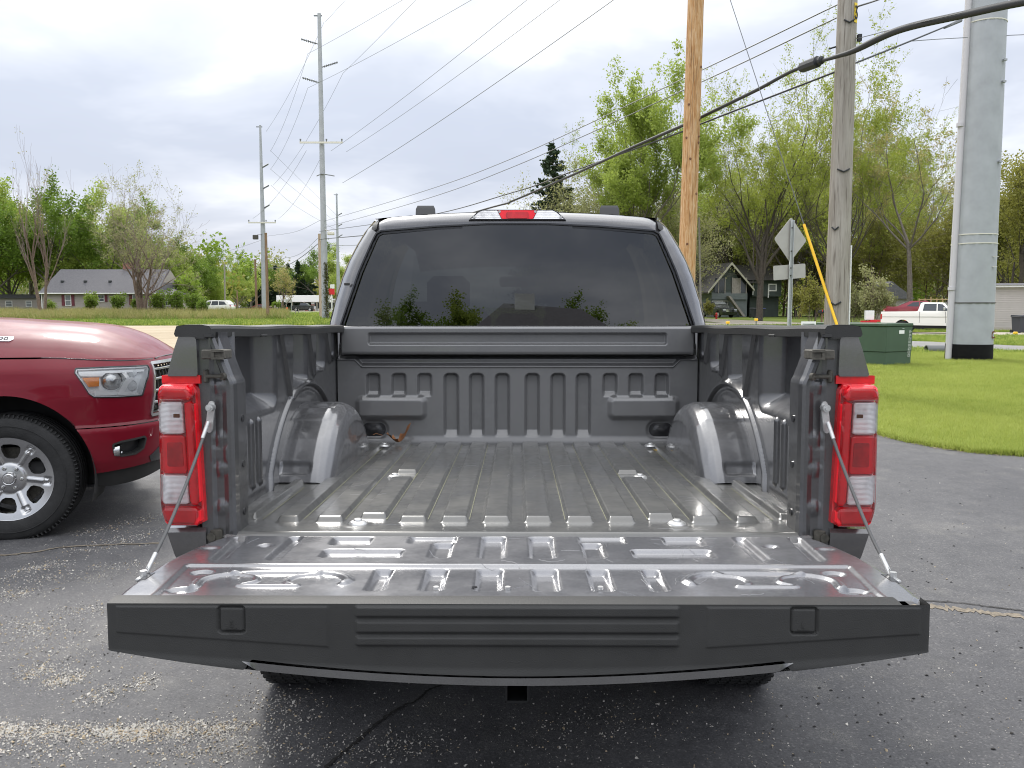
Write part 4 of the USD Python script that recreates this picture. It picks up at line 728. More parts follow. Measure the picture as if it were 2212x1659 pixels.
# ================================================================ poles, wires, street furniture
def woodmat(name, a, b, c, s=1.0):
    mat(name, {'tc': ('texture_coordinate', {}), 'mp': ('mapping', {'scale': (9.0, 9.0, 0.9)}), 'n': ('noise_texture', {'scale': 1.6 * s, 'detail': 6.0, 'roughness': 0.7, 'distortion': 0.6}), 'r': ('rgb_ramp', {'ramp': [(0.32, a), (0.5, b), (0.68, c)]}),
        'mp2': ('mapping', {'scale': (40.0, 40.0, 1.6)}), 'n2': ('noise_texture', {'scale': 1.0, 'detail': 3.0}), 'r2': ('rgb_ramp', {'ramp': [(0.34, (0.45, 0.42, 0.4)), (0.44, (1, 1, 1))]}), 'm': ('mix', {'mix_type': 'multiply', 'fac': 0.8}),
        'b': ('bump', {'strength': 0.5, 'distance': 0.01}), 'p': ('principled_bsdf', {'roughness': 0.85, 'specular_ior_level': 0.2})},
        [('tc.object', 'mp.vector'), ('mp.vector', 'n.vector'), ('n.fac', 'r.fac'), ('tc.object', 'mp2.vector'), ('mp2.vector', 'n2.vector'), ('n2.fac', 'r2.fac'), ('r.color', 'm.color1'), ('r2.color', 'm.color2'), ('m.color', 'p.base_color'), ('n2.fac', 'b.height'), ('b.normal', 'p.normal')])
woodmat('new_pole_wood', (0.34, 0.15, 0.05), (0.50, 0.30, 0.14), (0.62, 0.46, 0.30), 2.2)
woodmat('old_pole_wood', (0.24, 0.215, 0.18), (0.31, 0.285, 0.245), (0.37, 0.345, 0.30))
woodmat('brown_pole_wood', (0.14, 0.085, 0.05), (0.22, 0.145, 0.09), (0.30, 0.22, 0.15))
woodmat('tan_pole_wood', (0.34, 0.23, 0.15), (0.44, 0.35, 0.26), (0.52, 0.44, 0.34))
plain('galvanised', (0.36, 0.375, 0.39), 0.55, metal=0.25, noise=0.10, nscale=2.0, bump=0.08, bscale=30)
plain('steel_light', (0.5, 0.52, 0.53), 0.5, metal=0.25); plain('pole_black', (0.006, 0.006, 0.006), 0.7, spec=0.15, noise=0.3, nscale=12)
plain('cable_black', (0.02, 0.022, 0.024), 0.6); plain('wire_grey', (0.10, 0.105, 0.11), 0.5); plain('pvc_grey', (0.52, 0.50, 0.52), 0.5); plain('white_paint', (0.78, 0.78, 0.76), 0.5); plain('band_pale', (0.62, 0.60, 0.52), 0.6)
plain('yellow_plastic', (0.80, 0.48, 0.015), 0.45); plain('tag_yellow', (0.78, 0.56, 0.02), 0.5); plain('ink', (0.015, 0.015, 0.015), 0.7); plain('sign_back', (0.40, 0.385, 0.365), 0.55, metal=0.2, noise=0.06, nscale=5)
plain('box_green', (0.040, 0.075, 0.042), 0.55, noise=0.10, nscale=3.0, bump=0.05); plain('chalk_white', (0.6, 0.62, 0.58), 0.9); plain('orange_plastic', (0.72, 0.10, 0.025), 0.5); plain('insulator', (0.18, 0.19, 0.20), 0.5)
plain('bin_black', (0.035, 0.038, 0.045), 0.55); plain('bin_blue', (0.05, 0.06, 0.22), 0.5); plain('hydrant_red', (0.55, 0.03, 0.03), 0.45); plain('culvert', (0.13, 0.135, 0.135), 0.6)
def pole_pts(x0, y0, x1, y1, Y): return at(x0, y0, Y), at(x1, y1, Y)
def wpole(name, label, base, top, r0, r1, mt, group=None, n=20, knots=0, seed=1):
    p = thing(name, label, 'utility pole', base, group=group); L = np.array(top) - np.array(base); k = 40; t = np.linspace(0, 1, k); r = np.random.default_rng(seed)
    P = L * t[:, None]; obj('shaft', tube(P, (r0 + (r1 - r0) * t) * (1 + r.normal(0, 0.006, k)), n), mt, p, smooth=50)
    for q in range(knots):
        a = r.uniform(-2.6, -0.5); z = r.uniform(0.1, 0.95); rr = r0 + (r1 - r0) * z; c = L * z + rr * np.array([math.cos(a), math.sin(a), 0]); d = np.array([math.cos(a), math.sin(a), 0.0])
        obj('knot', cyl(c - d * 0.03, c + d * 0.012, 0.035, 0.022, 9), 'rust_mat', p, smooth=50)
    return p
# fresh orange pole, weathered pole with the yellow number, big steel pole
a, b = at(1476, 665 + 1790 * 1.5 / 17.6, 17.6), at(1517, -420, 17.6)
wpole('utility_pole', 'fresh orange peeled wooden utility pole just right of the truck cab', (a[0], a[1], 0), b, 0.185, 0.155, 'new_pole_wood', knots=14, seed=4)
a, b = at(1800, 855, 14.2), at(1843, -330, 14.2); gp_base = np.array([a[0], a[1], 0.0]); gp_dir = (b - gp_base) / (b[2])
gpole = wpole('utility_pole', 'weathered grey wooden utility pole carrying a yellow number plate', gp_base, b, 0.205, 0.135, 'old_pole_wood', knots=0)
def on_gp(z, a, out=0.0): r = 0.205 - 0.07 * z / b[2]; return gp_dir * z + np.array([math.cos(a), math.sin(a), 0]) * (r + out)
tagp = obj('number_plate', [hull([on_gp(z, ang, 0.006 + w) for z in (6.16, 6.47) for ang in (-1.20, -0.72) for w in (0, 0.004)])], 'tag_yellow', gpole)
tm = meshkit.text_mesh('3', 0.20, 0.003, bold=True); tm.vertices -= [tm.bounds.mean(0)[0], tm.bounds.mean(0)[1], 0]
_c = on_gp(6.315, -0.96, 0.014); _n = np.array([math.cos(-0.96), math.sin(-0.96), 0]); _u = np.array([-_n[1], _n[0], 0]); tm.vertices = _c + tm.vertices[:, :1] * _u * 0.55 + tm.vertices[:, 1:2] * np.array([0, 0, 1.0]) + (tm.vertices[:, 2:3]) * _n
obj('number', tm, 'ink', tagp)
for z, a0, a1 in ((6.15, -2.2, -1.2), (3.75, -2.3, -1.2), (2.80, -2.6, -2.0), (1.55, -2.5, -1.6)):
    obj('hook', tube([on_gp(z + 0.05 * abs(t - 0.5) * 2, a0 + (a1 - a0) * t, 0.012) for t in np.linspace(0, 1, 7)], 0.013, 6), 'cable_black', gpole, smooth=True)
obj('bracket', bx(0.14, 0.20, -0.16, -0.10, 5.86, 5.97), 'cable_black', gpole).GetPrim()
obj('ground_wire_cover', tube([on_gp(0.1, -0.35, 0.01), on_gp(1.6, -0.35, 0.012), on_gp(2.55, -0.33, 0.012)], 0.014, 6), 'white_paint', gpole)
obj('climbing_step', cyl(on_gp(5.82, 3.0, 0.0), on_gp(5.79, 3.0, 0.11), 0.014), 'cable_black', gpole)
sp = thing('steel_pole', 'huge grey galvanised steel transmission pole with a black painted base', 'steel pole', (12.52, 22.7, 0))
def taper(z): return 0.585 - 0.0085 * z
def ring(z0, z1, off, mt, name, n=12, tw=0.12): return obj(name, tube([(0, 0, z0), (0, 0, z1)], [taper(z0) + off, taper(z1) + off], n), mt, sp, smooth=35)
ring(0, 29, 0.0, 'galvanised', 'shaft', 16); ring(-0.05, 0.52, 0.006, 'pole_black', 'painted_base', 16); ring(0.20, 0.212, 0.012, 'pole_black', 'base_seam', 16)
for z in (1.62, 3.20, 3.44, 8.95): ring(z, z + 0.028, 0.008, 'band_pale' if z > 3 else 'dirty_steel', 'band', 24)
obj('conduit', [tube([(-0.60 + 0.0085 * z, -0.10, z) for z in np.linspace(0, 22, 12)], 0.085, 14), tube([(-0.60, -0.10, 1.98), (-0.60, -0.10, 2.06)], 0.10, 14), tube([(-0.585, -0.10, 6.3), (-0.584, -0.10, 6.4)], 0.10, 14)], 'pvc_grey', sp, smooth=35)
for z in (7.9, 7.35, 5.3): obj('step_lug', bx(0.26, 0.34, -0.58 + 0.0085 * z, -0.49 + 0.0085 * z, z, z + 0.05), 'galvanised', sp)
for z, w_ in ((2.85, 0.16), (2.58, 0.13)): obj('stencil_mark', bx(0.22, 0.22 + w_, -0.56 + 0.0085 * z, -0.5, z, z + 0.012), 'band_pale', sp)
obj('ground_pad', slab(Point(0, 0).buffer(0.10).difference(sbox(0, -0.05, 0.2, 0.06)).difference(Point(0, 0).buffer(0.06)), 0.02, lambda u, v, w: np.stack([0.40 + u * 0.6, -0.455 + w + 0 * u, 0.78 + v], -1), 0.03), 'rust_mat', sp)
obj('base_gasket', tube([(0, 0, -0.05), (0, 0, 0.04)], [0.66, 0.62], 20), 'dirty_steel', sp)
# transmission poles far left
def monopole(label, base, H, r0, r1, arms, cross, name='steel_pole'):
    p = thing(name, label, 'steel pole', base); obj('shaft', tube([(0, 0, z) for z in np.linspace(0, H, 8)], np.linspace(r0, r1, 8), 12), 'galvanised', p, smooth=40)
    for dx, z in arms:
        q = obj('insulator_arm', tube([(0, 0, z - 0.5), (dx, 0, z)], 0.05, 6), 'insulator', p)
        for t in np.linspace(0.25, 0.95, 7): obj('insulator_shed', cyl((dx * t - 0.03, 0, z - 0.5 + 0.5 * t), (dx * t + 0.03, 0, z - 0.5 + 0.5 * t), 0.12, n=8), 'insulator', q)
    for z, x0, x1 in cross:
        q = obj('crossarm', bx(x0, x1, -0.42, -0.32, z, z + 0.16), 'band_pale', p)
        for x in (x0 + 0.08, (x0 + x1) / 2 + 0.5, x1 - 0.08): obj('pin_insulator', tube([(x, -0.37, z + 0.16), (x, -0.37, z + 0.40)], [0.05, 0.09], 7), 'insulator', q)
    obj('top_bracket', bx(-0.5, 0.25, -0.05, 0.05, H - 0.25, H - 0.15), 'insulator', p); return p
b2 = at(703, 690, 80); X2 = b2[0]
m2 = monopole('tallest grey steel transmission pole, close left of the truck cab', (X2, 80, 0.2), 28.6, 0.34, 0.17, [(-1.75, 26.3), (1.65, 24.2), (-1.7, 22.8)], [(16.7, -2.0, 2.05)])
for x in (0.3, -0.3): obj('small_bracket', tube([(0, -0.3, 14.2 - abs(x)), (1.2 if x > 0 else -0.5, -0.3, 14.0 - abs(x))], 0.05, 5), 'insulator', m2)
obj('yard_light', [bx(0.4, 1.05, -0.35, -0.05, 8.2, 8.5, 0.05), tube([(0, -0.2, 8.75), (0.6, -0.2, 8.55)], 0.03, 5)], 'band_pale', m2)
b3 = at(573, 678, 105); m3 = monopole('grey steel pole with one crossarm left of the tallest steel pole', (b3[0], 105, 0.7), 23.3, 0.42, 0.13, [(0.9, 18.6), (0.9, 16.0), (0.9, 13.6)], [(11.3, -1.7, 1.75)])
obj('flood_light', [bx(-1.15, -0.5, -0.6, -0.25, 9.3, 9.85, 0.05), tube([(0, -0.3, 9.9), (-0.6, -0.4, 9.9)], 0.03, 5)], 'dirty_steel', m3)
b4 = at(732, 676, 150); monopole('small distant steel pole just right of the tallest steel pole', (b4[0], 150, 0.75), 21.0, 0.38, 0.14, [(0.9, 17.6), (0.9, 15.7), (0.9, 13.8)], [])
def leafblob(name, mt, P, size, seed, parent=None, **k):
    r = np.random.default_rng(seed); P = np.asarray(P); n = len(P); s = size * r.uniform(0.6, 1.3, (n, 1)); u = r.normal(0, 1, (n, 3)); u /= np.linalg.norm(u, axis=1, keepdims=True); w = np.cross(u, r.normal(0, 1, (n, 3))); w /= np.linalg.norm(w, axis=1, keepdims=True) + 1e-9
    V = np.stack([P - u * s * 0.6, P + w * s * 0.42, P + u * s * 0.6, P - w * s * 0.42], 1).reshape(-1, 3); i = np.arange(n)[:, None] * 4
    return obj(name, trimesh.Trimesh(V, np.vstack([i + [0, 1, 2], i + [0, 2, 3]]), process=False), mt, parent, **k)
leafmat('ivy_leaf', (0.05, 0.075, 0.015), (0.16, 0.15, 0.04), 0.25)
_r = np.random.default_rng(8); _z = _r.uniform(0.2, 5.6, 1500); vine = thing('ivy', 'brownish green ivy climbing the tallest steel pole beside the cab', 'ivy', (X2 + 0.22, 79.7, 0.2))
leafblob('leaves', 'ivy_leaf', np.stack([_r.normal(0, 0.12 + 0.08 * (1 - _z / 6)), _r.normal(0, 0.08, 1500), _z], 1), 0.10, 4, vine)
obj('stem', tube([(0.02 * math.sin(3 * z), 0, z) for z in np.linspace(0, 5.6, 14)], 0.02, 5), 'brown_pole_wood', vine)
for nm, lb, x0, y0, x1, y1, Y, r0, mt in (('utility_pole', 'leaning stub pole, grey above and rusty brown below, in the left field', 574, 503, 579, 694, 80, 0.15, 'brown_pole_wood'), ('utility_pole', 'thick pale tan pole stub nearest the left of the truck cab', 691, 505, 695, 690, 84, 0.24, 'tan_pole_wood'),
        ('utility_pole', 'dark brown wooden pole left of the steel pole with crossarm', 551, 560, 555, 681, 98, 0.15, 'brown_pole_wood'), ('utility_pole', 'thin pale pole behind the white SUV', 485, 570, 486, 672, 125, 0.13, 'old_pole_wood'), ('utility_pole', 'short thin brown post right of the white SUV', 512, 627, 514, 677, 118, 0.11, 'brown_pole_wood'),
        ('utility_pole', 'slim grey pole behind the orange pole by the gabled house', 1510, 470, 1514, 690, 78, 0.11, 'old_pole_wood')):
    q, t = at(x1, y1, Y), at(x0, y0, Y); wpole(nm, lb, (q[0], q[1], float(gz(q[0], q[1])) - 0.05), t, r0, r0 * 0.8, mt, n=10)
# wires
def dcab(x, off=0.0): return (10.89 + off) / ((x - 1106) / 1790.0 + 0.385)
def wire(label, pts, r, mt='wire_grey', name='overhead_wire', cat='wire', group=None, n=6):
    P = spline(np.array([at(*p) for p in pts]), 10); m = tube(P, r, n)
    return obj(name, m, mt, smooth=True, label=label, cat=cat, group=group)
cabp = [(690, 517, 80), (860, 500, 48), (1065, 447, dcab(1065)), (1107, 434, dcab(1107)), (1237, 378, dcab(1237)), (1367, 318, dcab(1367)), (1486, 266, dcab(1486)), (1539, 241, dcab(1539)), (1638.6, 192.5, dcab(1638)), (1717, 151, dcab(1717)), (1807, 122, dcab(1807)), (1846, 109, dcab(1846)), (1942, 65, dcab(1942)), (2081, 32, dcab(2081)), (2212, 4, dcab(2212)), (2420, -30, dcab(2420))]
P = spline(np.array([at(*p) for p in cabp]), 10); rr = np.interp(P[:, 1], [10, 13.4, 14.2, 18, 30, 80], [0.052, 0.052, 0.03, 0.036, 0.03, 0.028])
obj('telephone_cable', tube(P, rr, 10), 'cable_black', smooth=True, label='thick black telephone cable sagging across the sky past the poles', cat='cable')
e0, e1 = at(1730, 147, dcab(1730)), at(1777, 129, dcab(1777)); spl = thing('splice_case', 'black bulky splice case on the thick cable left of the numbered pole', 'splice case', e0); d_ = e1 - e0
obj('case', [tube([d_ * -0.02, d_ * 0.02, d_ * 0.08, d_ * 0.78, d_ * 0.82], [0.04, 0.075, 0.09, 0.095, 0.06], 10)], 'cable_black', spl, smooth=30); obj('end_cap', tube([d_ * 0.82, d_ * 0.86, d_ * 0.96, d_ * 1.0], [0.045, 0.07, 0.07, 0.04], 10), 'cable_black', spl, smooth=30)
wire('second black cable hanging just below the thick telephone cable', [(690, 500, 80), (900, 470, 45), (1107, 416, dcab(1107)), (1237, 370, dcab(1237)), (1486, 280, dcab(1486)), (1521, 265, 17.9), (1805, 155, 15.5), (1846, 137, 15.6), (1966, 89, 18), (2075, 44, 22.0)], 0.018, 'cable_black')
obj('cable_clamp', tube([at(2040, 60, 20.6), at(2075, 44, 22.0)], [0.03, 0.05], 6), 'wire_grey', label='dead end clamp where the second cable meets the steel pole', cat='clamp')
wire('upper of two thin wires running to the numbered wooden pole', [(700, 478, 80), (900, 418, 44), (1107, 342, dcab(1107, 2)), (1487, 165, dcab(1487, 2)), (1811, 9, dcab(1811, 1))], 0.013)
wire('lower of two thin wires running to the numbered wooden pole', [(700, 492, 80), (900, 436, 44), (1107, 361, dcab(1107, 2)), (1487, 190, dcab(1487, 2)), (1809, 37.5, dcab(1809, 0.6))], 0.013)
wire('short wire leaving the number plate of the wooden pole to the right', [(1853, 14, 14), (1901, -2, 13.2), (2000, -40, 12)], 0.013)
wire('thin wire from the second cable to the big steel pole', [(1966, 89, 18), (2020, 85, 19.5), (2090, 81, 22)], 0.009); wire('thin wire leaving the big steel pole to the right edge', [(2160, 77, 22.6), (2212, 75, 22), (2300, 72, 21)], 0.009)
wire('thin lashing wire above the thick cable beside the numbered pole', [(1848, 84, 14), (1880, 76, 13.5), (1960, 55, 12.6), (2080, 27, 11.6)], 0.006)
for i, (x0, y0, xt, lb) in enumerate(((703, 47, 742, 'topmost wire rising from the tip of the tallest steel pole'), (665, 116, 845, 'power line from the top left insulator of the tallest steel pole'), (741, 158, 885, 'power line from the right insulator of the tallest steel pole'), (665, 190, 985, 'power line from the lower left insulator of the tallest steel pole'),
        (715, 326, 1113, 'power line from the middle of the tallest pole crossarm'), (748, 328, 1182, 'power line from the right end of the tallest pole crossarm'), (740, 395, 1297, 'twisted dashed looking wire lowest of the lines fanning to the upper right'))):
    s = y0 / (xt - x0); P0, P1 = at(x0, y0, 80), at(2110, y0 - s * (2110 - x0), 22.6); t = np.linspace(0, 1, 30)[:, None]; P = P0 * (1 - t) + P1 * t; P[:, 2] -= 0.5 * 4 * (t * (1 - t))[:, 0]
    obj('power_line', tube(P, 0.013 if i < 6 else 0.017, 6), 'wire_grey', label=lb, cat='wire')
for x0, y0, x1, y1, sag, lb in ((700, 48, 575, 284, 0.6, 'wire between the tips of the two steel poles at left'), (665, 116, 584, 327, 0.8, 'upper power line between the two left steel poles'), (665, 190, 584, 366, 0.8, 'lower power line between the two left steel poles'), (741, 158, 590, 400, 0.9, 'right hand power line between the two left steel poles'), (662, 325, 546, 472, 0.8, 'wire joining the left ends of the two crossarms'), (700, 326, 602, 472, 0.8, 'wire joining the right ends of the two crossarms')):
    P0, P1 = at(x0, y0, 80), at(x1, y1, 105); t = np.linspace(0, 1, 16)[:, None]; P = P0 * (1 - t) + P1 * t; P[:, 2] -= sag * 4 * (t * (1 - t))[:, 0]; obj('power_line', tube(P, 0.013, 5), 'wire_grey', label=lb, cat='wire')
for pts, r, lb in (([(584, 325, 105), (640, 380, 118), (728, 466, 150)], 0.014, 'upper wire from the crossarm pole to the small distant steel pole'), ([(584, 365, 105), (640, 412, 118), (728, 482, 150)], 0.014, 'middle wire from the crossarm pole to the small distant steel pole'), ([(585, 400, 105), (640, 446, 118), (728, 498, 150)], 0.014, 'lower wire from the crossarm pole to the small distant steel pole'),
        ([(690, 524, 84), (650, 556, 92), (615, 575, 100), (577, 580, 105)], 0.035, 'black cable sagging from the tan stub pole to the crossarm pole'), ([(690, 512, 84), (640, 552, 92), (577, 560, 105)], 0.016, 'thin wire sagging above the black cable at left'), ([(570, 517, 105), (500, 540, 125), (440, 553, 150), (330, 575, 180)], 0.016, 'long thin wire from the crossarm pole to the left'),
        ([(695, 530, 80), (760, 530, 100), (850, 522, 130)], 0.03, 'dark service cable leaving the ivy pole to the right'), ([(578, 510, 105), (640, 500, 92), (703, 470, 80)], 0.014, 'thin slack wire below the crossarm of the left pole')):
    wire(lb, pts, r)
g0, g1 = at(1862, 850, 13.4), at(1500, -236, 17.6); g0[2] = 0.0
obj('guy_wire', tube([g0, g1], 0.007, 6), 'wire_grey', label='taut guy wire rising out of the yellow guard tube', cat='wire')
ga = g0 + (g1 - g0) * 0.02; gb = g0 + (g1 - g0) * (2.95 / g1[2]); dv = (gb - ga) / np.linalg.norm(gb - ga)
gg = thing('guy_guard', 'bright yellow plastic guy wire guard leaning beside the weathered pole', 'guard tube', ga); obj('tube', tube([dv * 0, gb - ga], 0.024, 12), 'yellow_plastic', gg, smooth=40); obj('slot', tube([dv * 0.05 + (0.022, -0.008, 0), gb - ga + (0.022, -0.008, 0)], 0.006, 5), 'ink', gg)
# road sign seen from behind
sg = thing('road_sign', 'diamond road sign seen from its grey back, with a rectangular plaque below', 'road sign', (*at(1702, 797, 20)[:2], 0)); _y = math.radians(28)
def face(m): m = rotm(m, 'z', _y); return m
dia = Polygon([(0, -0.535), (0.535, 0), (0, 0.535), (-0.535, 0)]).buffer(-0.05).buffer(0.05)
obj('diamond_panel', face(slab(dia, 0.3, lambda u, v, w: np.stack([u, 0.04 + w, 3.12 + v], -1), 0.003)), 'sign_back', sg)
obj('plaque', face(rotm(slab(rrect(-0.53, -0.17, 0.53, 0.17, 0.03), 0.3, lambda u, v, w: np.stack([u, 0.04 + w, 2.36 + v], -1), 0.003), 'y', math.radians(-4.5), (0, 0, 2.36))), 'sign_back', sg)
obj('post', [bx(-0.042, -0.032, -0.035, 0.03, 0, 3.58), bx(0.032, 0.042, -0.035, 0.03, 0, 3.58), bx(-0.042, 0.042, 0.022, 0.032, 0, 3.58)], 'steel_light', sg)
for z in (3.40, 2.85, 2.45, 2.27): obj('bolt', cyl((0, 0.0, z), (0, 0.03, z), 0.018, n=8), 'dirty_steel', sg)
# green cabinet with a chalked number
tx = thing('transformer_box', 'dark green metal utility cabinet with white hand written number, on the lawn', 'utility box', (9.12, 20.2, 0.02), math.atan2(0.6, 0.92))
obj('cabinet', bx(0, 1.10, 0, 2.0, 0.40, 1.02, 0.012), 'box_green', tx); obj('base', bx(0.012, 1.088, 0.012, 1.99, 0.0, 0.396, 0.006), 'box_green', tx); obj('lid', bx(-0.012, 1.115, -0.012, 2.02, 1.024, 1.10, 0.015), 'box_green', tx); obj('pad', bx(-0.05, 1.15, -0.05, 2.05, -0.1, 0.03, 0.01), 'drive_mat', tx)
obj('sticker', bx(0.52, 0.74, -0.004, 0.001, 0.84, 0.93), 'white_paint', tx); obj('latch', bx(0.64, 0.72, -0.012, 0.0, 0.965, 0.978), 'steel_light', tx)
tm = meshkit.text_mesh('00535299', 0.105, 0.002); tm.vertices -= [tm.bounds[0][0], 0, 0]; tm.vertices *= (0.66 / tm.extents[0], 1, 1); tm.vertices = np.c_[0.965 - tm.vertices[:, 1] + 0.05 + (tm.vertices[:, 0] * 0.06), -0.002 - tm.vertices[:, 2], 0.26 + tm.vertices[:, 0]]
obj('number', tm, 'chalk_white', tx)
_b = at(2000, 766, 26.6); pv = thing('culvert_pipe', 'grey culvert pipe lying on the grass left of the steel pole base', 'pipe', (_b[0], 26.6, 0.16)); obj('barrel', revolve([(0.12, 0), (0.145, 0), (0.145, 1.3), (0.12, 1.3), (0.12, 0)], 28, 'x'), 'culvert', pv, smooth=40); obj('end_band', revolve([(0.146, 0), (0.155, 0.005), (0.155, 0.05), (0.146, 0.055)], 28, 'x'), 'culvert', pv, smooth=40); obj('paint_mark', bx(0.78, 1.25, -0.06, 0.03, 0.140, 0.149), 'orange_plastic', pv)
# bins, hydrant, mailboxes, markers
def bin_(label, loc, rz, lidm):
    p = thing('wheelie_bin', label, 'bin', loc, rz); obj('tub', hull([(x * k, y * k, z) for x in (-0.29, 0.29) for y in (-0.34, 0.34) for z, k in ((0.06, 0.80), (0.96, 1.0))]), 'bin_black', p); obj('rim', bx(-0.32, 0.32, -0.37, 0.37, 0.94, 0.985, 0.01), 'bin_black', p)
    obj('lid', hull([(x, y, z) for x in (-0.31, 0.31) for y, z in ((-0.38, 0.99), (-0.36, 1.03), (0.36, 1.08), (0.38, 0.99))]), lidm, p); obj('handle', tube([(-0.25, 0.42, 0.98), (0.25, 0.42, 0.98)], 0.018, 6), 'bin_black', p)
    for s in (-1, 1): obj('wheel', cyl((s * 0.25, 0.30, 0.10), (s * 0.31, 0.30, 0.10), 0.10, n=14), 'rubber', p)
def gp2(x, Y): X = (x - 1106) / 1790 * Y; return (X, Y, float(gz(X, Y)))
bin_('grey wheelie bin with a bluish lid beside the gabled house', gp2(1642, 88), 0.4, 'bin_blue'); bin_('dark wheelie bin half behind the bluish lidded one', gp2(1627, 89), 0.5, 'bin_black')
bin_('black wheelie bin in front of the beige siding wall', gp2(2200, 49.4), 0.2, 'bin_black'); bin_('blue lidded wheelie bin at the right picture edge', gp2(2226, 49.8), 0.2, 'bin_blue')
hy = thing('fire_hydrant', 'small red fire hydrant in the grass by the dark car', 'hydrant', gp2(1546, 84)); obj('barrel', revolve([(0.12, 0), (0.12, 0.04), (0.09, 0.05), (0.09, 0.46), (0.12, 0.47), (0.12, 0.50), (0.09, 0.53), (0.07, 0.60), (0.03, 0.64), (0.0, 0.65)], 16), 'hydrant_red', hy, smooth=35); obj('outlet', cyl((-0.17, 0, 0.36), (0.17, 0, 0.36), 0.05, n=10), 'hydrant_red', hy); obj('front_cap', cyl((0, -0.18, 0.34), (0, 0, 0.34), 0.065, n=10), 'hydrant_red', hy)
def mailbox(label, loc, rz):
    p = thing('mailbox', label, 'mailbox', loc, rz); obj('box', slab(Polygon([(-0.1, 0), (0.1, 0), (0.1, 0.12)] + [(0.1 * math.cos(a), 0.12 + 0.1 * math.sin(a)) for a in np.linspace(0, PI, 10)[1:]]), 0.1, lambda u, v, w: np.stack([w - 0.25, u, 1.05 + v], -1), 0.5), 'ink', p); obj('post', bx(-0.05, 0.05, -0.05, 0.05, 0, 1.05), 'brown_pole_wood', p); obj('flag', bx(-0.05, 0.02, -0.115, -0.105, 1.15, 1.30), 'hydrant_red', p)
mailbox('black mailbox on a post right of the diamond sign', gp2(1773, 60), 0.1); mailbox('black mailbox close to the bushes beside the gabled house', gp2(1724, 84), 1.2)
wl = thing('yard_sign', 'small white low sign left of the weathered pole', 'sign', gp2(1745, 42)); obj('panel', bx(-0.37, 0.37, -0.01, 0.01, 0.62, 0.82), 'white_paint', wl); obj('stripe', bx(-0.30, 0.30, -0.014, -0.011, 0.66, 0.70), 'box_green', wl)
for s in (-1, 1): obj('leg', bx(s * 0.34 - 0.015, s * 0.34 + 0.015, 0.0105, 0.03, 0, 0.8), 'steel_light', wl)
def marker(label, loc, h=0.5, c='yellow_plastic'):
    p = thing('utility_marker', label, 'marker', loc); obj('stake', cyl((0, 0, 0), (0, 0, h), 0.03, n=8), 'box_green', p); obj('cap', bx(-0.10, 0.10, -0.08, 0.08, h, h + 0.14, 0.03), c, p)
marker('yellow capped green utility marker in the lawn left of the diamond sign', gp2(1632, 50), 0.72); marker('little yellow marker low in the verge right of the cab', gp2(1571, 46), 0.62); marker('little yellow marker by the black bin at the right edge', gp2(2192, 44), 0.1)
# ================================================================ buildings
def sidingmat(name, col, pitch, depth=0.35):
    mat(name, {'tc': ('texture_coordinate', {}), 's': ('separate_xyz', {}), 'k': ('math', {'math_type': 'multiply', 'value2': 1.0 / pitch}), 'f': ('math', {'math_type': 'fraction'}), 'r': ('rgb_ramp', {'ramp': [(0.0, tuple(c * (1 - depth) for c in col)), (0.12, col), (1.0, tuple(c * 1.04 for c in col))]}), 'b': ('bump', {'strength': 0.6, 'distance': 0.02}),
        'n': ('noise_texture', {'scale': 1.5, 'detail': 4.0}), 'r2': ('rgb_ramp', {'ramp': [(0.3, (0.9, 0.9, 0.9)), (0.7, (1.05, 1.05, 1.05))]}), 'm': ('mix', {'mix_type': 'multiply', 'fac': 1.0}), 'p': ('principled_bsdf', {'roughness': 0.7})},
        [('tc.object', 's.vector'), ('s.z', 'k.value1'), ('k.value', 'f.value1'), ('f.value', 'r.fac'), ('f.value', 'b.height'), ('b.normal', 'p.normal'), ('tc.object', 'n.vector'), ('n.fac', 'r2.fac'), ('r.color', 'm.color1'), ('r2.color', 'm.color2'), ('m.color', 'p.base_color')])
sidingmat('taupe_siding', (0.36, 0.32, 0.29), 0.2); sidingmat('bluegrey_siding', (0.145, 0.165, 0.165), 0.25); sidingmat('green_siding', (0.06, 0.075, 0.068), 0.25)
plain('grey_shingle', (0.115, 0.112, 0.12), 0.9, noise=0.22, nscale=7.0, bump=0.4, bscale=14); plain('brown_shingle', (0.048, 0.044, 0.040), 0.9, noise=0.25, nscale=5.0, bump=0.4, bscale=14)
plain('shutter_red', (0.13, 0.022, 0.035), 0.6); plain('trim_white', (0.74, 0.73, 0.70), 0.5); plain('trim_tan', (0.42, 0.40, 0.31), 0.6); plain('window_dark', (0.03, 0.035, 0.04), 0.15, coat=0.6); plain('window_grey', (0.16, 0.17, 0.17), 0.15, coat=0.6); plain('brick_red', (0.24, 0.12, 0.09), 0.85, noise=0.25, nscale=14)
plain('carport_dark', (0.03, 0.034, 0.034), 0.9); plain('plank_grey', (0.30, 0.27, 0.24), 0.85, noise=0.2, nscale=6); plain('new_lumber', (0.52, 0.36, 0.19), 0.75, noise=0.15, nscale=6); plain('canopy_white', (0.8, 0.8, 0.8), 0.5); plain('sign_red', (0.6, 0.02, 0.03), 0.5)
Yh = 99.0; pxh = Yh / 1790.0
hb_ = at(91, 676, Yh); house = thing('house', 'long low grey roofed house with dark red shutters behind the weeds', 'house', (hb_[0], Yh, 0.80))
LW, LE, HE = (339 - 91) * pxh, (440 * 0 + 375 - 91) * pxh, 2.50
obj('wall', [bx(0, LW, 0, 8.6, 0, HE)], 'taupe_siding', house); obj('side_wing', [bx(LW + 0.004, LE, 0.9, 7, 0, HE - 0.12)], 'taupe_siding', house)

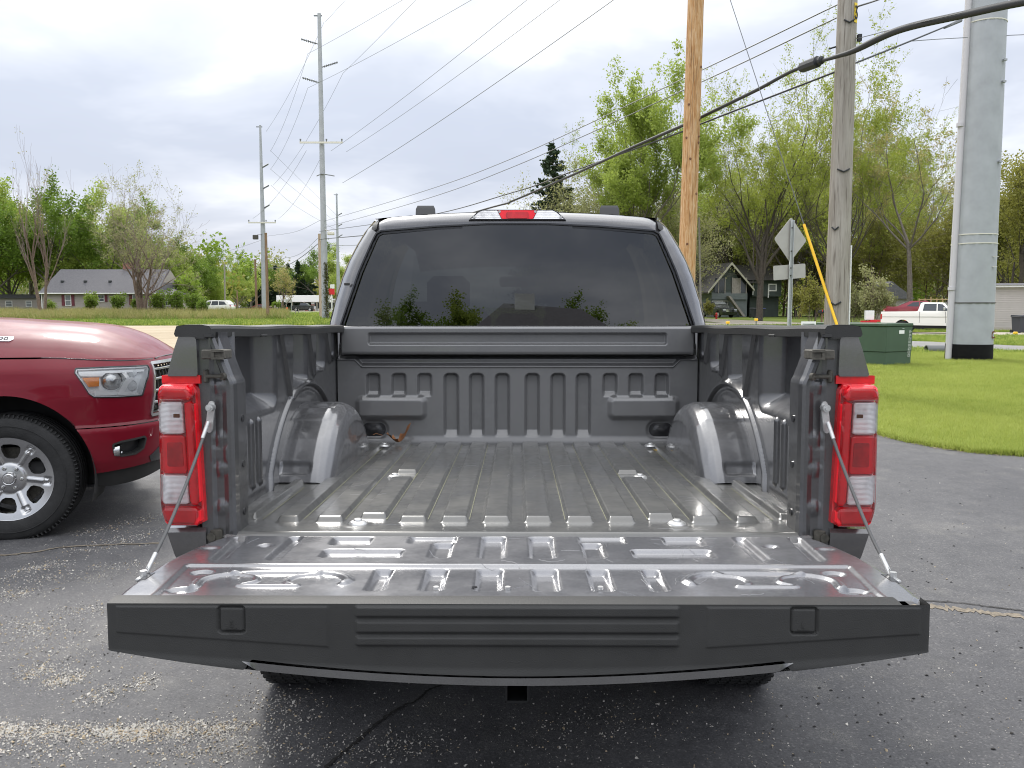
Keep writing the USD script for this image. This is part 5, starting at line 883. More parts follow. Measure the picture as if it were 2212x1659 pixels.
for x in (0.004, LW - 0.004): obj('gable_wall', T([(x, 0.0, HE), (x, 8.6, HE), (x, 4.3, HE + 2.85)], [(0, 1, 2)]), 'taupe_siding', house)
rf = obj('roof', [hull([(-0.15, -0.4, HE - 0.05), (LW + 0.15, -0.4, HE - 0.05), (0.15, 4.3, HE + 2.95), (LW - 0.2, 4.3, HE + 2.95), (-0.15, 9, HE - 0.05), (LW + 0.15, 9, HE - 0.05), (-0.15, -0.4, HE - 0.13), (LW + 0.15, -0.4, HE - 0.13)])], 'grey_shingle', house)
obj('wing_roof', hull([(LW - 0.3, 0.5, HE - 0.14), (LE + 0.4, 0.5, HE - 0.14), (LW - 0.3, 4.3, HE + 0.62), (LW + 0.4, 3.0, HE + 0.60), (LE + 0.4, 7.5, HE - 0.14), (LW - 0.3, 7.5, HE - 0.14), (LE + 0.4, 0.5, HE - 0.22), (LW - 0.3, 0.5, HE - 0.22)]), 'grey_shingle', house)
obj('fascia', bx(-0.17, LW + 0.17, -0.44, -0.41, HE - 0.16, HE - 0.03), 'trim_white', house); obj('fascia', bx(LW - 0.1, LE + 0.42, 0.46, 0.49, HE - 0.24, HE - 0.12), 'trim_white', house)
ch_ = obj('chimney', bx((240 - 91) * pxh - 0.55, (240 - 91) * pxh + 0.55, 4.6, 5.4, HE + 1.5, HE + 3.75), 'brick_red', rf)
for x in (121, 170, 223): c = (x - 91) * pxh * 1.02; obj('roof_vent', bx(c - 0.16, c + 0.16, 1.55, 1.85, HE + 1.22, HE + 1.50, 0.02), 'carport_dark', rf)
def window(par, x0, x1, z0, z1, y, glass='window_grey', sh=0.0, bars=(1, 1), fr=0.07, trim='trim_white'):
    w = obj('window', [bx(x0 - fr, x1 + fr, y - 0.05, y - 0.012, z1, z1 + fr), bx(x0 - fr, x1 + fr, y - 0.05, y - 0.012, z0 - fr, z0), bx(x0 - fr, x0, y - 0.05, y - 0.012, z0, z1), bx(x1, x1 + fr, y - 0.05, y - 0.012, z0, z1)], trim, par)
    obj('pane', bx(x0, x1, y - 0.025, y - 0.008, z0, z1), glass, w)
    for k in range(1, bars[0] + 1): zz = z0 + (z1 - z0) * k / (bars[0] + 1); obj('glazing_bar', bx(x0, x1, y - 0.04, y - 0.026, zz - 0.025, zz + 0.025), trim, w)
    for k in range(1, bars[1]): xx = x0 + (x1 - x0) * k / bars[1]; obj('glazing_bar', bx(xx - 0.02, xx + 0.02, y - 0.043, y - 0.0262, z0, z1), trim, w)
    if sh:
        for a in (x0 - fr - sh - 0.02, x1 + fr + 0.02): obj('shutter', bx(a, a + sh, y - 0.06, y - 0.01, z0 - 0.05, z1 + 0.05), 'shutter_red', par)
hx = lambda x: (x - 91) * pxh
hz = lambda y: 1.5 + (665 - y) / 1790 * Yh - 0.80
window(house, hx(143), hx(154), hz(659.5), hz(638), 0, sh=0.36); window(house, hx(213.5), hx(225.5), hz(651), hz(638), 0, 'window_dark', 0.32); window(house, hx(288), hx(298), hz(658), hz(638), 0, sh=0.36); window(house, hx(346), hx(360), hz(659), hz(638), 0.9, 'window_dark', 0.34, (2, 3)); window(house, hx(322), hx(330), hz(652), hz(639), 0, 'window_dark')
obj('downpipe', bx(0.02, 0.12, -0.09, -0.01, 0, HE - 0.15), 'trim_white', house)
s2 = thing('shed', 'low pale outbuilding at the far left edge behind the bare tree', 'shed', (at(-20, 676, 115)[0], 115, 0.8)); obj('wall', bx(0, 6.6, 0, 4, 0, 2.0), 'taupe_siding', s2); obj('roof', hull([(-0.2, -0.3, 2.0), (6.8, -0.3, 2.0), (0, 2, 2.6), (6.6, 2, 2.6), (-0.2, 4.3, 2.0), (6.8, 4.3, 2.0)]), 'grey_shingle', s2); window(s2, 5.0, 5.7, 0.9, 1.6, 0)
window(s2, 2.2, 3.0, 0.9, 1.6, 0)
# gabled house on the right
Yg = 95.0; g0_ = gp2(1534, Yg); gw = (1616 - 1534) / 1790 * Yg; yaw = math.radians(9); gh = thing('house', 'dark blue grey gabled house behind the diamond sign', 'house', (g0_[0], Yg, 0.42), yaw)
zg = lambda y: 1.5 + (665 - y) / 1790 * Yg - 0.42
obj('wall', [bx(0, gw, 0.0, 10, 0, zg(632))], 'bluegrey_siding', gh); obj('gable_wall', T([(0, 0.02, zg(632)), (gw, 0.02, zg(632)), (gw / 2, 0.02, zg(573))], [(0, 1, 2)]), 'green_siding', gh)
pk = zg(568); el, er = zg(631), zg(625); ov = 0.62
obj('roof', [hull([(-ov, -0.5, el), (gw / 2, -0.5, pk), (-ov, 10.5, el), (gw / 2, 10.5, pk), (-ov, -0.5, el - 0.15), (gw / 2, -0.5, pk - 0.18), (-ov, 10.5, el - 0.15), (gw / 2, 10.5, pk - 0.18)]), hull([(gw + ov, -0.5, er), (gw / 2, -0.5, pk - 0.01), (gw + ov, 10.5, er), (gw / 2, 10.5, pk - 0.01), (gw + ov, -0.5, er - 0.15), (gw / 2, -0.5, pk - 0.18), (gw + ov, 10.5, er - 0.15), (gw / 2, 10.5, pk - 0.18)])], 'brown_shingle', gh)
for a_, b_ in (((-ov, el), (gw / 2, pk)), ((gw + ov, er), (gw / 2, pk))):
    obj('barge_board', hull([(a_[0], y, a_[1] + dz) for y in (-0.56, -0.51) for dz in (0.03, -0.24)] + [(b_[0], y, b_[1] + dz) for y in (-0.56, -0.51) for dz in (0.03, -0.28)]), 'trim_tan', gh)
hg = lambda x: (x - 1534) / 1790 * Yg
for x0, x1, m_ in ((1541, 1549, 'window_dark'), (1550, 1563, 'window_dark'), (1600, 1612, 'window_dark')): obj('window', bx(hg(x0), hg(x1), -0.05, -0.01, zg(632), zg(601)), m_, gh)
obj('wall_panel', bx(hg(1582), hg(1598), -0.06, -0.01, zg(634), zg(601)), 'plank_grey', gh)
for x in (1549.5, 1564.5, 1581, 1599, 1613): obj('window_post', bx(hg(x) - 0.06, hg(x) + 0.06, -0.09, -0.01, zg(634), zg(600)), 'plank_grey', gh)
obj('balcony_band', bx(hg(1534), hg(1615), -0.14, -0.01, zg(647), zg(634)), 'bluegrey_siding', gh); window(gh, hg(1537), hg(1571), zg(661), zg(651), 0, 'window_dark', 0, (0, 3))
obj('stair', [hull([(hg(1566), -0.9, zg(640)), (hg(1571), -0.9, zg(640)), (hg(1606), -0.9, 0.1), (hg(1600), -0.9, 0.1), (hg(1566), -0.2, zg(640)), (hg(1571), -0.2, zg(640)), (hg(1606), -0.2, 0.1), (hg(1600), -0.2, 0.1)])], 'plank_grey', gh)
obj('carport_back', bx(gw + 0.05, hg(1636), 2.5, 2.7, 0, zg(612)), 'carport_dark', gh); obj('carport_roof', bx(gw, hg(1640), -0.2, 3, zg(612), zg(608)), 'brown_shingle', gh)
wg = obj('wing_wall', [bx(hg(1636), hg(1704), 1.0, 8, zg(640), zg(604)), bx(hg(1636), hg(1704), 1.6, 8, 0, zg(640))], 'green_siding', gh); obj('wing_roof', hull([(hg(1612), 0.5, zg(605)), (hg(1708), 0.5, zg(605)), (hg(1616), 5, zg(568)), (hg(1708), 5, zg(568)), (hg(1612), 9, zg(605)), (hg(1708), 9, zg(605))]), 'brown_shingle', gh)
window(gh, hg(1675), hg(1690), zg(626), zg(615), 1.0, 'window_grey', 0, (0, 1), 0.14); window(gh, hg(1655), hg(1664), zg(660), zg(644), 1.6, 'window_dark', 0, (0, 1)); obj('corner_trim', bx(hg(1636), hg(1638), 0.9, 1.0, zg(637), zg(606)), 'trim_white', gh); obj('corner_trim', bx(hg(1672), hg(1674.5), 0.9, 1.0, zg(643), zg(615)), 'trim_white', gh)
# beige sided wall at the right edge, board by board
_w = at(2126, 716, 53); bw_ = thing('garage', 'beige lap sided wall with pale foundation at the right edge behind the bins', 'garage', (_w[0] + 0.5, 53, 0.0), math.radians(-14)); obj('wall', bx(0, 9, 0.0, 3, 0.25, 2.80), 'trim_tan', bw_); obj('foundation', bx(-0.02, 9, -0.04, 3, -0.1, 0.25), 'drive_mat', bw_)
plain('beige_board', (0.46, 0.42, 0.385), 0.6, noise=0.04, nscale=2)
for k in range(22): z0 = 0.26 + k * 0.115; obj('siding_board', hull([(-0.02, y, z) for y, z in ((-0.030, z0), (0.0, z0), (-0.008, z0 + 0.113), (0.0, z0 + 0.113))] + [(9, y, z) for y, z in ((-0.030, z0), (0.0, z0), (-0.008, z0 + 0.113), (0.0, z0 + 0.113))]), 'beige_board', bw_)
obj('eave_trim', bx(-0.05, 9.2, -0.25, 3, 2.80, 2.92), 'trim_white', bw_); obj('roof', hull([(-0.05, -0.3, 2.93), (9.2, -0.3, 2.93), (0.2, 1.5, 3.1), (9.2, 1.5, 3.1), (0, 3, 2.93), (9.2, 3, 2.93)]), 'grey_shingle', bw_)
sh_ = thing('shed', 'little grey gable roof half hidden by the willowy shrub', 'shed', (*gp2(1921, 74)[:2], 0.1)); obj('wall', bx(0, 1.9, 0, 3, 0, 2.2), 'plank_grey', sh_); obj('roof', hull([(-0.3, -0.2, 3.55), (-0.1, -0.2, 3.75), (2.0, -0.2, 2.2), (-0.3, 3, 3.55), (-0.1, 3, 3.75), (2.0, 3, 2.2), (-0.3, -0.2, 2.2), (-0.3, 3, 2.2)]), 'grey_shingle', sh_)
rl = thing('deck_rail', 'pale new lumber deck railing above the white pickup', 'railing', (at(1985, 660, 64)[0], 64, 0.1))
for k in range(6): obj('post', bx(k * 0.45 - 0.03, k * 0.45 + 0.03, -0.03, 0.03, 0, 2.12 + 0.12 * (k == 2)), 'new_lumber', rl)
obj('top_rail', bx(-0.05, 2.3, -0.05, 0.05, 2.02, 2.08), 'new_lumber', rl); obj('lower_rail', bx(-0.05, 2.3, -0.02, 0.02, 1.55, 1.60), 'new_lumber', rl); obj('deck', bx(-0.1, 2.4, -0.1, 2, 1.25, 1.45), 'new_lumber', rl)
# filling station far left
fs = thing('filling_station', 'far white canopy filling station left of the tallest pole', 'filling station', (at(597, 660, 190)[0], 190, 0.8)); fz = lambda y: 1.5 + (665 - y) / 1790 * 190 - 0.8; fx = lambda x: (x - 597) / 1790 * 190
obj('canopy', [bx(0, fx(700), 0, 9, fz(652.5), fz(638), 0.05)], 'canopy_white', fs); obj('shop_wall', bx(fx(640), fx(712), 14, 22, 0, 2.6), 'trim_white', fs); obj('shop_front', bx(fx(648), fx(700), 13.9, 13.99, 0.6, 2.0), 'window_dark', fs); obj('shop_roof', bx(fx(638), fx(714), 13.5, 22.5, 2.6, 2.9), 'canopy_white', fs)
for x in (600, 622, 648, 676): obj('column', bx(fx(x), fx(x) + 0.3, 3, 3.3, 0, fz(652)), 'trim_white', fs)
for x in (649, 664): obj('fuel_pump', bx(fx(x), fx(x) + 0.8, 3.2, 3.8, 0, 1.5, 0.03), 'sign_red', fs); obj('red_stripe', bx(fx(x) - 0.02, fx(x) + 0.82, 3.17, 3.19, 1.0, 1.3), 'trim_white', fs)
ps_ = thing('price_sign', 'small red sign beside the ivy covered pole', 'sign', (at(717, 670, 170)[0], 170, 0.8)); obj('panel', bx(-0.6, 0.6, -0.1, 0.1, 3.4, 4.6), 'sign_red', ps_); obj('post', bx(-0.1, 0.1, -0.08, 0.08, 0, 3.4), 'trim_white', ps_); obj('top_panel', bx(-0.25, 0.6, -0.1, 0.1, 4.65, 5.5), 'trim_white', ps_)
bs = thing('street_sign', 'grey sign back on two posts in front of the filling station', 'sign', gp2(626, 130)); obj('panel', bx(-0.52, 0.52, 0, 0.03, 1.6, 2.1), 'sign_back', bs)
for x in (-0.4, 0.35): obj('post', bx(x, x + 0.06, 0.032, 0.08, 0, 1.7), 'steel_light', bs)
mk = thing('cone_marker', 'orange traffic marker in the far left grass', 'cone', gp2(622, 96)); obj('body', revolve([(0.2, 0), (0.2, 0.05), (0.16, 0.06), (0.10, 0.85), (0.06, 0.92), (0, 0.93)], 14), 'orange_plastic', mk, smooth=35); obj('collar', revolve([(0.137, 0.45), (0.135, 0.5), (0.12, 0.66), (0.118, 0.7)], 14), 'orange_plastic', mk)
ub = thing('utility_pedestal', 'low green utility pedestal beside the orange marker', 'utility box', gp2(611, 97)); obj('box', bx(-0.42, 0.42, -0.3, 0.3, 0, 0.62, 0.03), 'box_green', ub); obj('lid', bx(-0.45, 0.45, -0.33, 0.33, 0.622, 0.70, 0.02), 'box_green', ub)
for x, h in ((596, 1.1), (601, 0.9), (640, 0.7), (647, 0.7)): p_ = thing('stub_post', {596: 'taller grey wooden stub left of the green pedestal', 601: 'shorter wooden stub against the green pedestal', 640: 'left of two thin stakes right of the orange marker', 647: 'right of two thin stakes right of the orange marker'}[x], 'post', gp2(x, 97)); obj('stake', cyl((0, 0, 0), (0, 0, h), 0.10 if x < 610 else 0.05, n=8), 'old_pole_wood', p_); obj('cap', cyl((0, 0, h), (0, 0, h + 0.03), 0.085 if x < 610 else 0.04, n=8), 'old_pole_wood', p_)
fn = thing('field_fence', 'low dark two rail fence right of the white SUV', 'fence', gp2(512, 108))
for k in range(6): obj('post', bx(k * 1.3, k * 1.3 + 0.1, -0.05, 0.05, 0, 0.95), 'carport_dark', fn)
for z in (0.35, 0.75): obj('rail', bx(0, 6.6, -0.08, -0.052, z, z + 0.12), 'carport_dark', fn)
# ================================================================ parked vehicles
paint('white_car', (0.74, 0.72, 0.66), 0.0, 0.4, flake=0.0); paint('maroon_car', (0.22, 0.02, 0.03), 0.1, 0.35, flake=0.05); paint('black_car', (0.02, 0.022, 0.024), 0.2, 0.3, flake=0.0); plain('tail_red', (0.4, 0.02, 0.02), 0.3, coat=0.5); plain('chrome', (0.7, 0.7, 0.7), 0.12, metal=1.0); plain('headlight', (0.7, 0.72, 0.74), 0.15, metal=0.4, coat=1.0)
def vehicle(name, label, loc, rz, prof, W_, belt, wins, wheels, pm, wsh=None, rear=None, extra=(), cat='car', tr=0.33, tumble=0.28, group=None):
    """side profile (x forward) lofted across the width, with glass, wheels and lights"""
    v = thing(name, label, cat, loc, rz, group); P = Polygon(prof).buffer(-0.03).buffer(0.03)
    for wx in wheels: P = P.difference(Point(wx, tr).buffer(tr + 0.06))
    half_ = lambda z: W_ / 2 - np.clip(z - belt, 0, 9) * tumble - 0.05 * np.clip((0.5 - z) / 0.3, 0, 1)
    parts = [sheet(P, 0.12, lambda x, z, s=s: np.stack([x, s * half_(z), z], -1)) for s in (-1, 1)]
    c = np.array(P.exterior.coords); a = np.c_[c[:, 0], half_(c[:, 1]), c[:, 1]]; b = a * (1, -1, 1); k = len(c); i = np.arange(k - 1)
    parts.append(T(np.vstack([a, b]), np.stack([i, i + 1, i + 1 + k, i + k], 1))); bd = obj('body', parts, pm, v, smooth=28)
    for w in wins:
        for s in (-1, 1): obj('side_window', sheet(Polygon(w), 0.2, lambda x, z: np.stack([x, s * (half_(z) + 0.008), z], -1)), 'window_dark', v)
    for nm, q in (('windscreen', wsh), ('rear_window', rear)):
        if q:
            (x0, z0), (x1, z1) = q; h0, h1 = half_(z0) - 0.08, half_(z1) - 0.08; n = np.array([z1 - z0, -(x1 - x0)]); n = n / np.hypot(*n) * (0.012 if n[0] * (x0) > -1e9 else 1); n *= np.sign(n[1]) if n[1] else 1
            obj(nm, T([(x0 + n[0], -h0, z0 + n[1]), (x0 + n[0], h0, z0 + n[1]), (x1 + n[0], h1, z1 + n[1]), (x1 + n[0], -h1, z1 + n[1])], [(0, 1, 2, 3)]), 'window_grey', v)
    for wx in wheels:
        for s in (-1, 1):
            t = obj('wheel', mv(revolve([(tr * 0.6, -0.1), (tr - 0.03, -0.11), (tr, -0.08), (tr, 0.08), (tr - 0.03, 0.11), (tr * 0.6, 0.1)], 28, 'y'), wx, s * (W_ / 2 - 0.13), tr), 'rubber', v, smooth=35)
            obj('rim', mv(revolve([(0, s * 0.09), (tr * 0.25, s * 0.095), (tr * 0.32, s * 0.06), (tr * 0.55, s * 0.07), (tr * 0.62, s * 0.105)], 28, 'y'), wx, s * (W_ / 2 - 0.13), tr), 'steel_light', t, smooth=35)
    obj('underside', bx(P.bounds[0] + 0.3, P.bounds[2] - 0.3, -W_ / 2 + 0.15, W_ / 2 - 0.15, 0.28, 0.6), 'under_mat', v)
    for nm, q, m in extra: obj(nm, q, m, v)
    return v
suv = [(-2.35, 0.45), (-2.38, 0.95), (-2.30, 1.10), (-2.05, 1.50), (-1.75, 1.70), (-0.2, 1.74), (0.35, 1.66), (0.75, 1.38), (1.05, 1.15), (1.9, 1.05), (2.30, 0.90), (2.38, 0.6), (2.3, 0.3), (-2.2, 0.3)]
g_ = gp2(463, 100)
vehicle('parked_car', 'white SUV parked beyond the weeds at left', g_, PI, suv, 1.9, 1.05, [[(-1.95, 1.18), (-1.62, 1.56), (-1.0, 1.6), (-1.0, 1.14)], [(-0.92, 1.14), (-0.92, 1.6), (-0.2, 1.6), (-0.1, 1.12)], [(0.0, 1.12), (-0.1, 1.6), (0.28, 1.54), (0.75, 1.14)]], (-1.45, 1.45), 'white_car', ((0.98, 1.17), (0.38, 1.64)), ((-2.28, 1.15), (-1.85, 1.62)),
        [('tail_light', [bx(-2.39, -2.25, s * 0.72, s * 0.93, 0.98, 1.14)], 'tail_red') for s in (-1, 1)] + [('headlight', [bx(2.1, 2.36, s * 0.6, s * 0.92, 0.82, 0.95)], 'headlight') for s in (-1, 1)], tr=0.37)
wp = [(-2.36, 0.62), (-2.36, 1.24), (-0.45, 1.27), (-0.36, 1.30), (-0.24, 1.74), (-0.10, 1.80), (0.85, 1.79), (1.0, 1.74), (1.45, 1.27), (1.6, 1.22), (2.55, 1.13), (2.68, 1.05), (2.70, 0.55), (2.60, 0.42), (-2.25, 0.48)]
c37, s37 = math.cos(math.radians(-36)), math.sin(math.radians(-36)); wpos = np.array(gp2(1984, 49.3)); wpos[2] = 0.03
vehicle('parked_pickup', 'old white pickup parked behind the green cabinet and steel pole', wpos + (0.4, -0.1, 0), math.radians(-36), wp, 1.95, 1.2, [[(-0.10, 1.30), (-0.05, 1.70), (0.60, 1.70), (0.62, 1.30)], [(0.68, 1.30), (0.66, 1.70), (0.90, 1.68), (1.28, 1.30)]], (-1.17, 1.80), 'white_car', ((1.43, 1.29), (1.02, 1.73)), None,
        [('tail_light', [bx(-2.385, -2.30, s * 0.86, s * 0.985, 0.80, 1.10)], 'tail_red') for s in (-1, 1)] + [('wing_mirror', [bx(1.0, 1.1, -1.18, -0.97, 1.33, 1.48, 0.02)], 'chrome'), ('side_trim', [bx(-2.3, 2.4, -0.985, -0.972, 0.93, 0.96)], 'chrome'), ('door_line', [bx(-0.27, -0.25, -0.981, -0.972, 0.6, 1.25)], 'ink'), ('door_line', [bx(1.10, 1.12, -0.981, -0.972, 0.6, 1.25)], 'ink'), ('bed_floor', [bx(-2.25, -0.45, -0.8, 0.8, 0.9, 1.0)], 'under_mat'), ('grille', [bx(2.66, 2.72, -0.7, 0.7, 0.75, 1.05)], 'ink')] + [('headlight', [bx(2.67, 2.725, s * 0.72, s * 0.95, 0.80, 1.02)], 'headlight') for s in (-1, 1)], cat='pickup truck', tr=0.36, tumble=0.36)
tl = np.array(gp2(1982, 55)); tl[2] = 0.03; trz = math.radians(-20)
trl = thing('trailer', 'red framed flat trailer carrying the maroon car', 'trailer', tl, trz); obj('deck', bx(-3.0, 2.4, -0.95, 0.95, 0.55, 0.66), 'sign_red', trl); obj('side_rail', bx(-3.6, -2.6, -1.0, -0.9, 0.45, 0.62), 'sign_red', trl)
for x in (-0.9, 0.0): 
    for s in (-1, 1): obj('wheel', mv(revolve([(0.02, 0.08), (0.3, 0.1), (0.33, 0.0), (0.3, -0.1), (0.02, -0.08)], 20, 'y'), x, s * 0.85, 0.33), 'rubber', trl, smooth=35)
obj('white_toolbox', bx(-3.3, -2.75, -0.7, 0.7, 0.67, 1.28, 0.02), 'white_paint', trl)
fb = [(-2.2, 0.4), (-2.25, 0.85), (-2.1, 0.98), (-1.55, 1.0), (-0.75, 1.36), (0.2, 1.38), (0.95, 0.98), (2.0, 0.85), (2.2, 0.6), (2.1, 0.25), (-2.1, 0.25)]
vehicle('parked_car', 'maroon fastback car behind the white pickup bed', tl + (0.15, 0, 0.56), trz + math.radians(0), fb, 1.75, 0.95, [[(-1.0, 1.02), (-0.6, 1.27), (-0.25, 1.29), (-0.25, 1.0)], [(-0.18, 1.0), (-0.18, 1.29), (0.18, 1.30), (0.70, 1.0)]], (-1.35, 1.35), 'maroon_car', ((0.92, 1.0), (0.25, 1.36)), ((-1.5, 1.02), (-0.8, 1.34)), [('tail_light', [bx(-2.27, -2.2, s * 0.4, s * 0.8, 0.68, 0.82)], 'tail_red') for s in (-1, 1)] + [('plate', [bx(-2.27, -2.24, -0.25, 0.25, 0.62, 0.78)], 'white_paint'), ('spoiler', [bx(-2.2, -1.95, -0.8, 0.8, 1.0, 1.04)], 'maroon_car')], tr=0.31)
dk = np.array(gp2(1548, 92)); vehicle('parked_car', 'dark car parked nose out in front of the gabled house', dk, math.radians(-70), suv, 1.85, 1.02, [[(-1.9, 1.18), (-1.62, 1.54), (-0.2, 1.58), (-0.1, 1.12)]], (-1.45, 1.45), 'black_car', ((0.98, 1.17), (0.38, 1.64)), ((-2.28, 1.15), (-1.85, 1.62)), [('headlight', [bx(2.25, 2.40, s * 0.55, s * 0.88, 0.78, 0.92)], 'headlight') for s in (-1, 1)] + [('grille', [bx(2.3, 2.41, -0.5, 0.5, 0.62, 0.88)], 'chrome')], tr=0.36)
vehicle('parked_pickup', 'dark pickup parked under the far filling station canopy', gp2(655, 178), 0, wp, 1.95, 1.2, [[(-0.10, 1.30), (-0.05, 1.70), (0.9, 1.70), (1.28, 1.30)]], (-1.17, 1.8), 'black_car', ((1.43, 1.29), (1.02, 1.73)), None, cat='pickup truck', tr=0.38)
vehicle('parked_car', 'faint dark car parked left of the crossarm steel pole', gp2(562, 150), PI, fb, 1.8, 0.95, [[(-1.0, 1.02), (-0.6, 1.27), (0.18, 1.30), (0.70, 1.0)]], (-1.35, 1.35), 'maroon_car', ((0.92, 1.0), (0.25, 1.36)), ((-1.5, 1.02), (-0.8, 1.34)), tr=0.31)
# reflected in the rear window: a low building and trees behind the viewer
rb_ = thing('showroom', 'long low dark building mirrored at the foot of the rear window', 'building', (-3.0, -30, 0)); obj('wall', bx(0, 9, -9, 0, 0, 4.4), 'bluegrey_siding', rb_); obj('roof', hull([(-0.5, 0.5, 4.4), (9.5, 0.5, 4.4), (-0.5, -9, 4.4), (9.5, -9, 4.4), (1.8, -4, 6.4), (7.4, -4, 6.1)]), 'grey_shingle', rb_); obj('roof_unit', bx(2.6, 4.0, -5, -3, 5.6, 6.75), 'steel_light', rb_)
for k in range(2): obj('shop_window', bx(0.6 + 4.2 * k, 4.2 + 4.2 * k, 0.01, 0.06, 0.5, 3.4), 'window_dark', rb_)
# ================================================================ trees
plain('bark_grey', (0.14, 0.12, 0.10), 0.95, noise=0.35, nscale=6, bump=0.4, bscale=20); plain('bark_brown', (0.16, 0.115, 0.085), 0.95, noise=0.35, nscale=6, bump=0.4, bscale=20); plain('bark_dark', (0.075, 0.062, 0.05), 0.95, noise=0.3, nscale=6); plain('twig_pink', (0.22, 0.165, 0.145), 0.95)
leafmat('leaf_bright', (0.20, 0.265, 0.035), (0.37, 0.45, 0.10), 0.5); leafmat('leaf_mid', (0.10, 0.175, 0.022), (0.23, 0.32, 0.05), 0.45); leafmat('leaf_olive', (0.16, 0.17, 0.035), (0.32, 0.31, 0.075), 0.45); leafmat('leaf_bud', (0.24, 0.20, 0.08), (0.40, 0.36, 0.13), 0.45)
leafmat('leaf_lime', (0.19, 0.235, 0.03), (0.37, 0.42, 0.08), 0.5); leafmat('leaf_pale', (0.22, 0.23, 0.09), (0.38, 0.38, 0.18), 0.45); leafmat('needle_dark', (0.022, 0.042, 0.024), (0.055, 0.085, 0.045), 0.15)
def tubes(segs):
    """many tapered limbs (P: k x 3, r: k) in one mesh, fewer sides the thinner"""
    return cat_([tube(P, r, 7 if r[0] > 0.12 else (5 if r[0] > 0.04 else 3), cap=False) for P, r in segs])
def grow(seed, H, r0, fork, levels, up=0.25, spread=0.9, wander=0.10, trunks=1, lean=0.0, first=0.3, ratio=0.62, ends=(3, 4), taper_to=0.012):
    """limb skeleton: returns segments and the outer twigs' points"""
    R = np.random.default_rng(seed); segs, tips = [], []
    def limb(p, d, L, r, lv):
        n = 7 if lv < 2 else 5; P = [np.array(p, float)]; d = d / np.linalg.norm(d); D = d
        for _ in range(n - 1):
            d = d + R.normal(0, wander * (0.35 if lv == 0 else 1), 3) + np.array([0, 0, up * 0.15]); d /= np.linalg.norm(d); P.append(P[-1] + d * L / (n - 1))
        P = np.array(P); last = lv >= levels - 1; r1 = taper_to if last else r * 0.55; rr = np.linspace(r, r1, n); segs.append((P, rr))
        if last: tips.append(P[1:]); return
        if lv >= levels - 2: tips.append(P[3:])
        k = R.integers(*ends) + (fork if lv == 0 else 0)
        for q in range(k):
            t = R.uniform(first if lv == 0 else 0.35, 1.0) if q else 1.0; i = t * (n - 1); a = int(min(i, n - 2)); b = P[a] + (P[a + 1] - P[a]) * (i - a); dd = P[a + 1] - P[a]; dd /= np.linalg.norm(dd)
            s = R.normal(0, 1, 3); s -= dd * (s @ dd); s /= np.linalg.norm(s); ang = spread * R.uniform(0.55, 1.2) * (0.45 if q == 0 else 1.0)
            nd = dd * math.cos(ang) + s * math.sin(ang) + np.array([0, 0, up]); limb(b, nd, L * ratio * R.uniform(0.75, 1.25) * (1.15 if q == 0 else 1.0), max(0.010, np.interp(t, [0, 1], [r, r * 0.55]) * (0.8 if q == 0 else 0.58)), lv + 1)
    for k in range(trunks):
        a = 2 * PI * k / trunks + seed; l = lean if trunks == 1 else lean + 0.12
        limb((0.3 * math.cos(a) * (trunks > 1), 0.3 * math.sin(a) * (trunks > 1), -0.1), np.array([l * math.cos(a), l * math.sin(a), 1.0]), H * 0.42, r0 * (1 if k == 0 else 0.75), 0)
    return segs, np.vstack(tips)
def tree(name, label, seed, loc, H, leaf, nleaf, lsize, bark='bark_grey', cat='tree', group=None, rz=0.0, cl=0.45, clumps=1.0, **kw):
    segs, tips = grow(seed, H, kw.pop('r0', 0.022 * H), kw.pop('fork', 2), kw.pop('levels', 5), **kw)
    top = np.percentile(tips[:, 2], 98.5); k = 0.87 * H / top; segs = [(P * k, r * k) for P, r in segs]; tips = tips * k
    t = thing(name, label, cat, loc, rz, group); big = [s for s in segs if s[1][0] > 0.05]; small = [s for s in segs if s[1][0] <= 0.05]
    obj('trunk', tubes(big or segs[:1]), bark, t, smooth=True)
    if small: obj('twigs', tubes(small), 'twig_pink' if bark == 'bark_brown' else bark, t, smooth=True, kind='stuff')
    if nleaf:
        R = np.random.default_rng(seed + 99); w = (0.12 + np.clip(tips[:, 2] / H, 0, 1) ** 1.3) * R.uniform(0.4, 1, len(tips)) ** clumps; q_ = 9; c0 = tips[R.choice(len(tips), nleaf // q_, p=w / w.sum())] + R.normal(0, cl * 0.35, (nleaf // q_, 3)); c = np.repeat(c0, q_, 0) + R.normal(0, cl * 0.55, (len(c0) * q_, 3)); c = c[c[:, 2] > 0.4]; leafblob('crown', leaf, c, lsize, seed, t)
    return t
def conifer(name, label, seed, loc, H, w, mt='needle_dark', n=6500, cat='tree', size=0.30):
    R = np.random.default_rng(seed); t = thing(name, label, cat, loc); obj('trunk', tube([(0, 0, -0.1), (0, 0, H)], [0.012 * H, 0.02], 8), 'bark_dark', t, smooth=True); P, segs = [], []
    nb = int(H * 7)
    for k in range(nb):
        z = H * (0.06 + 0.92 * (k + R.uniform(-0.4, 0.4)) / nb); L = w * (1 - z / H) ** 0.85 * R.uniform(0.6, 1.15) + 0.15; a = R.uniform(0, 6.28); s = np.linspace(0, 1, 5)
        B = np.stack([L * s * math.cos(a), L * s * math.sin(a), z - 0.28 * L * s + 0.22 * L * s ** 2.5], 1); segs.append((B, np.linspace(0.03, 0.01, 5))); m = max(4, int(n / nb * (L / w * 1.6 + 0.1))); q = R.random(m) ** 0.7
        c = np.stack([np.interp(q, s, B[:, j]) for j in range(3)], 1) + R.normal(0, 1, (m, 3)) * (0.10, 0.10, 0.05) * (1 + L * 0.25); c[:, 2] -= R.exponential(0.12, m); P.append(c)
    obj('branches', tubes(segs), 'bark_dark', t); leafblob('needles', mt, np.vstack(P), size, seed, t); return t
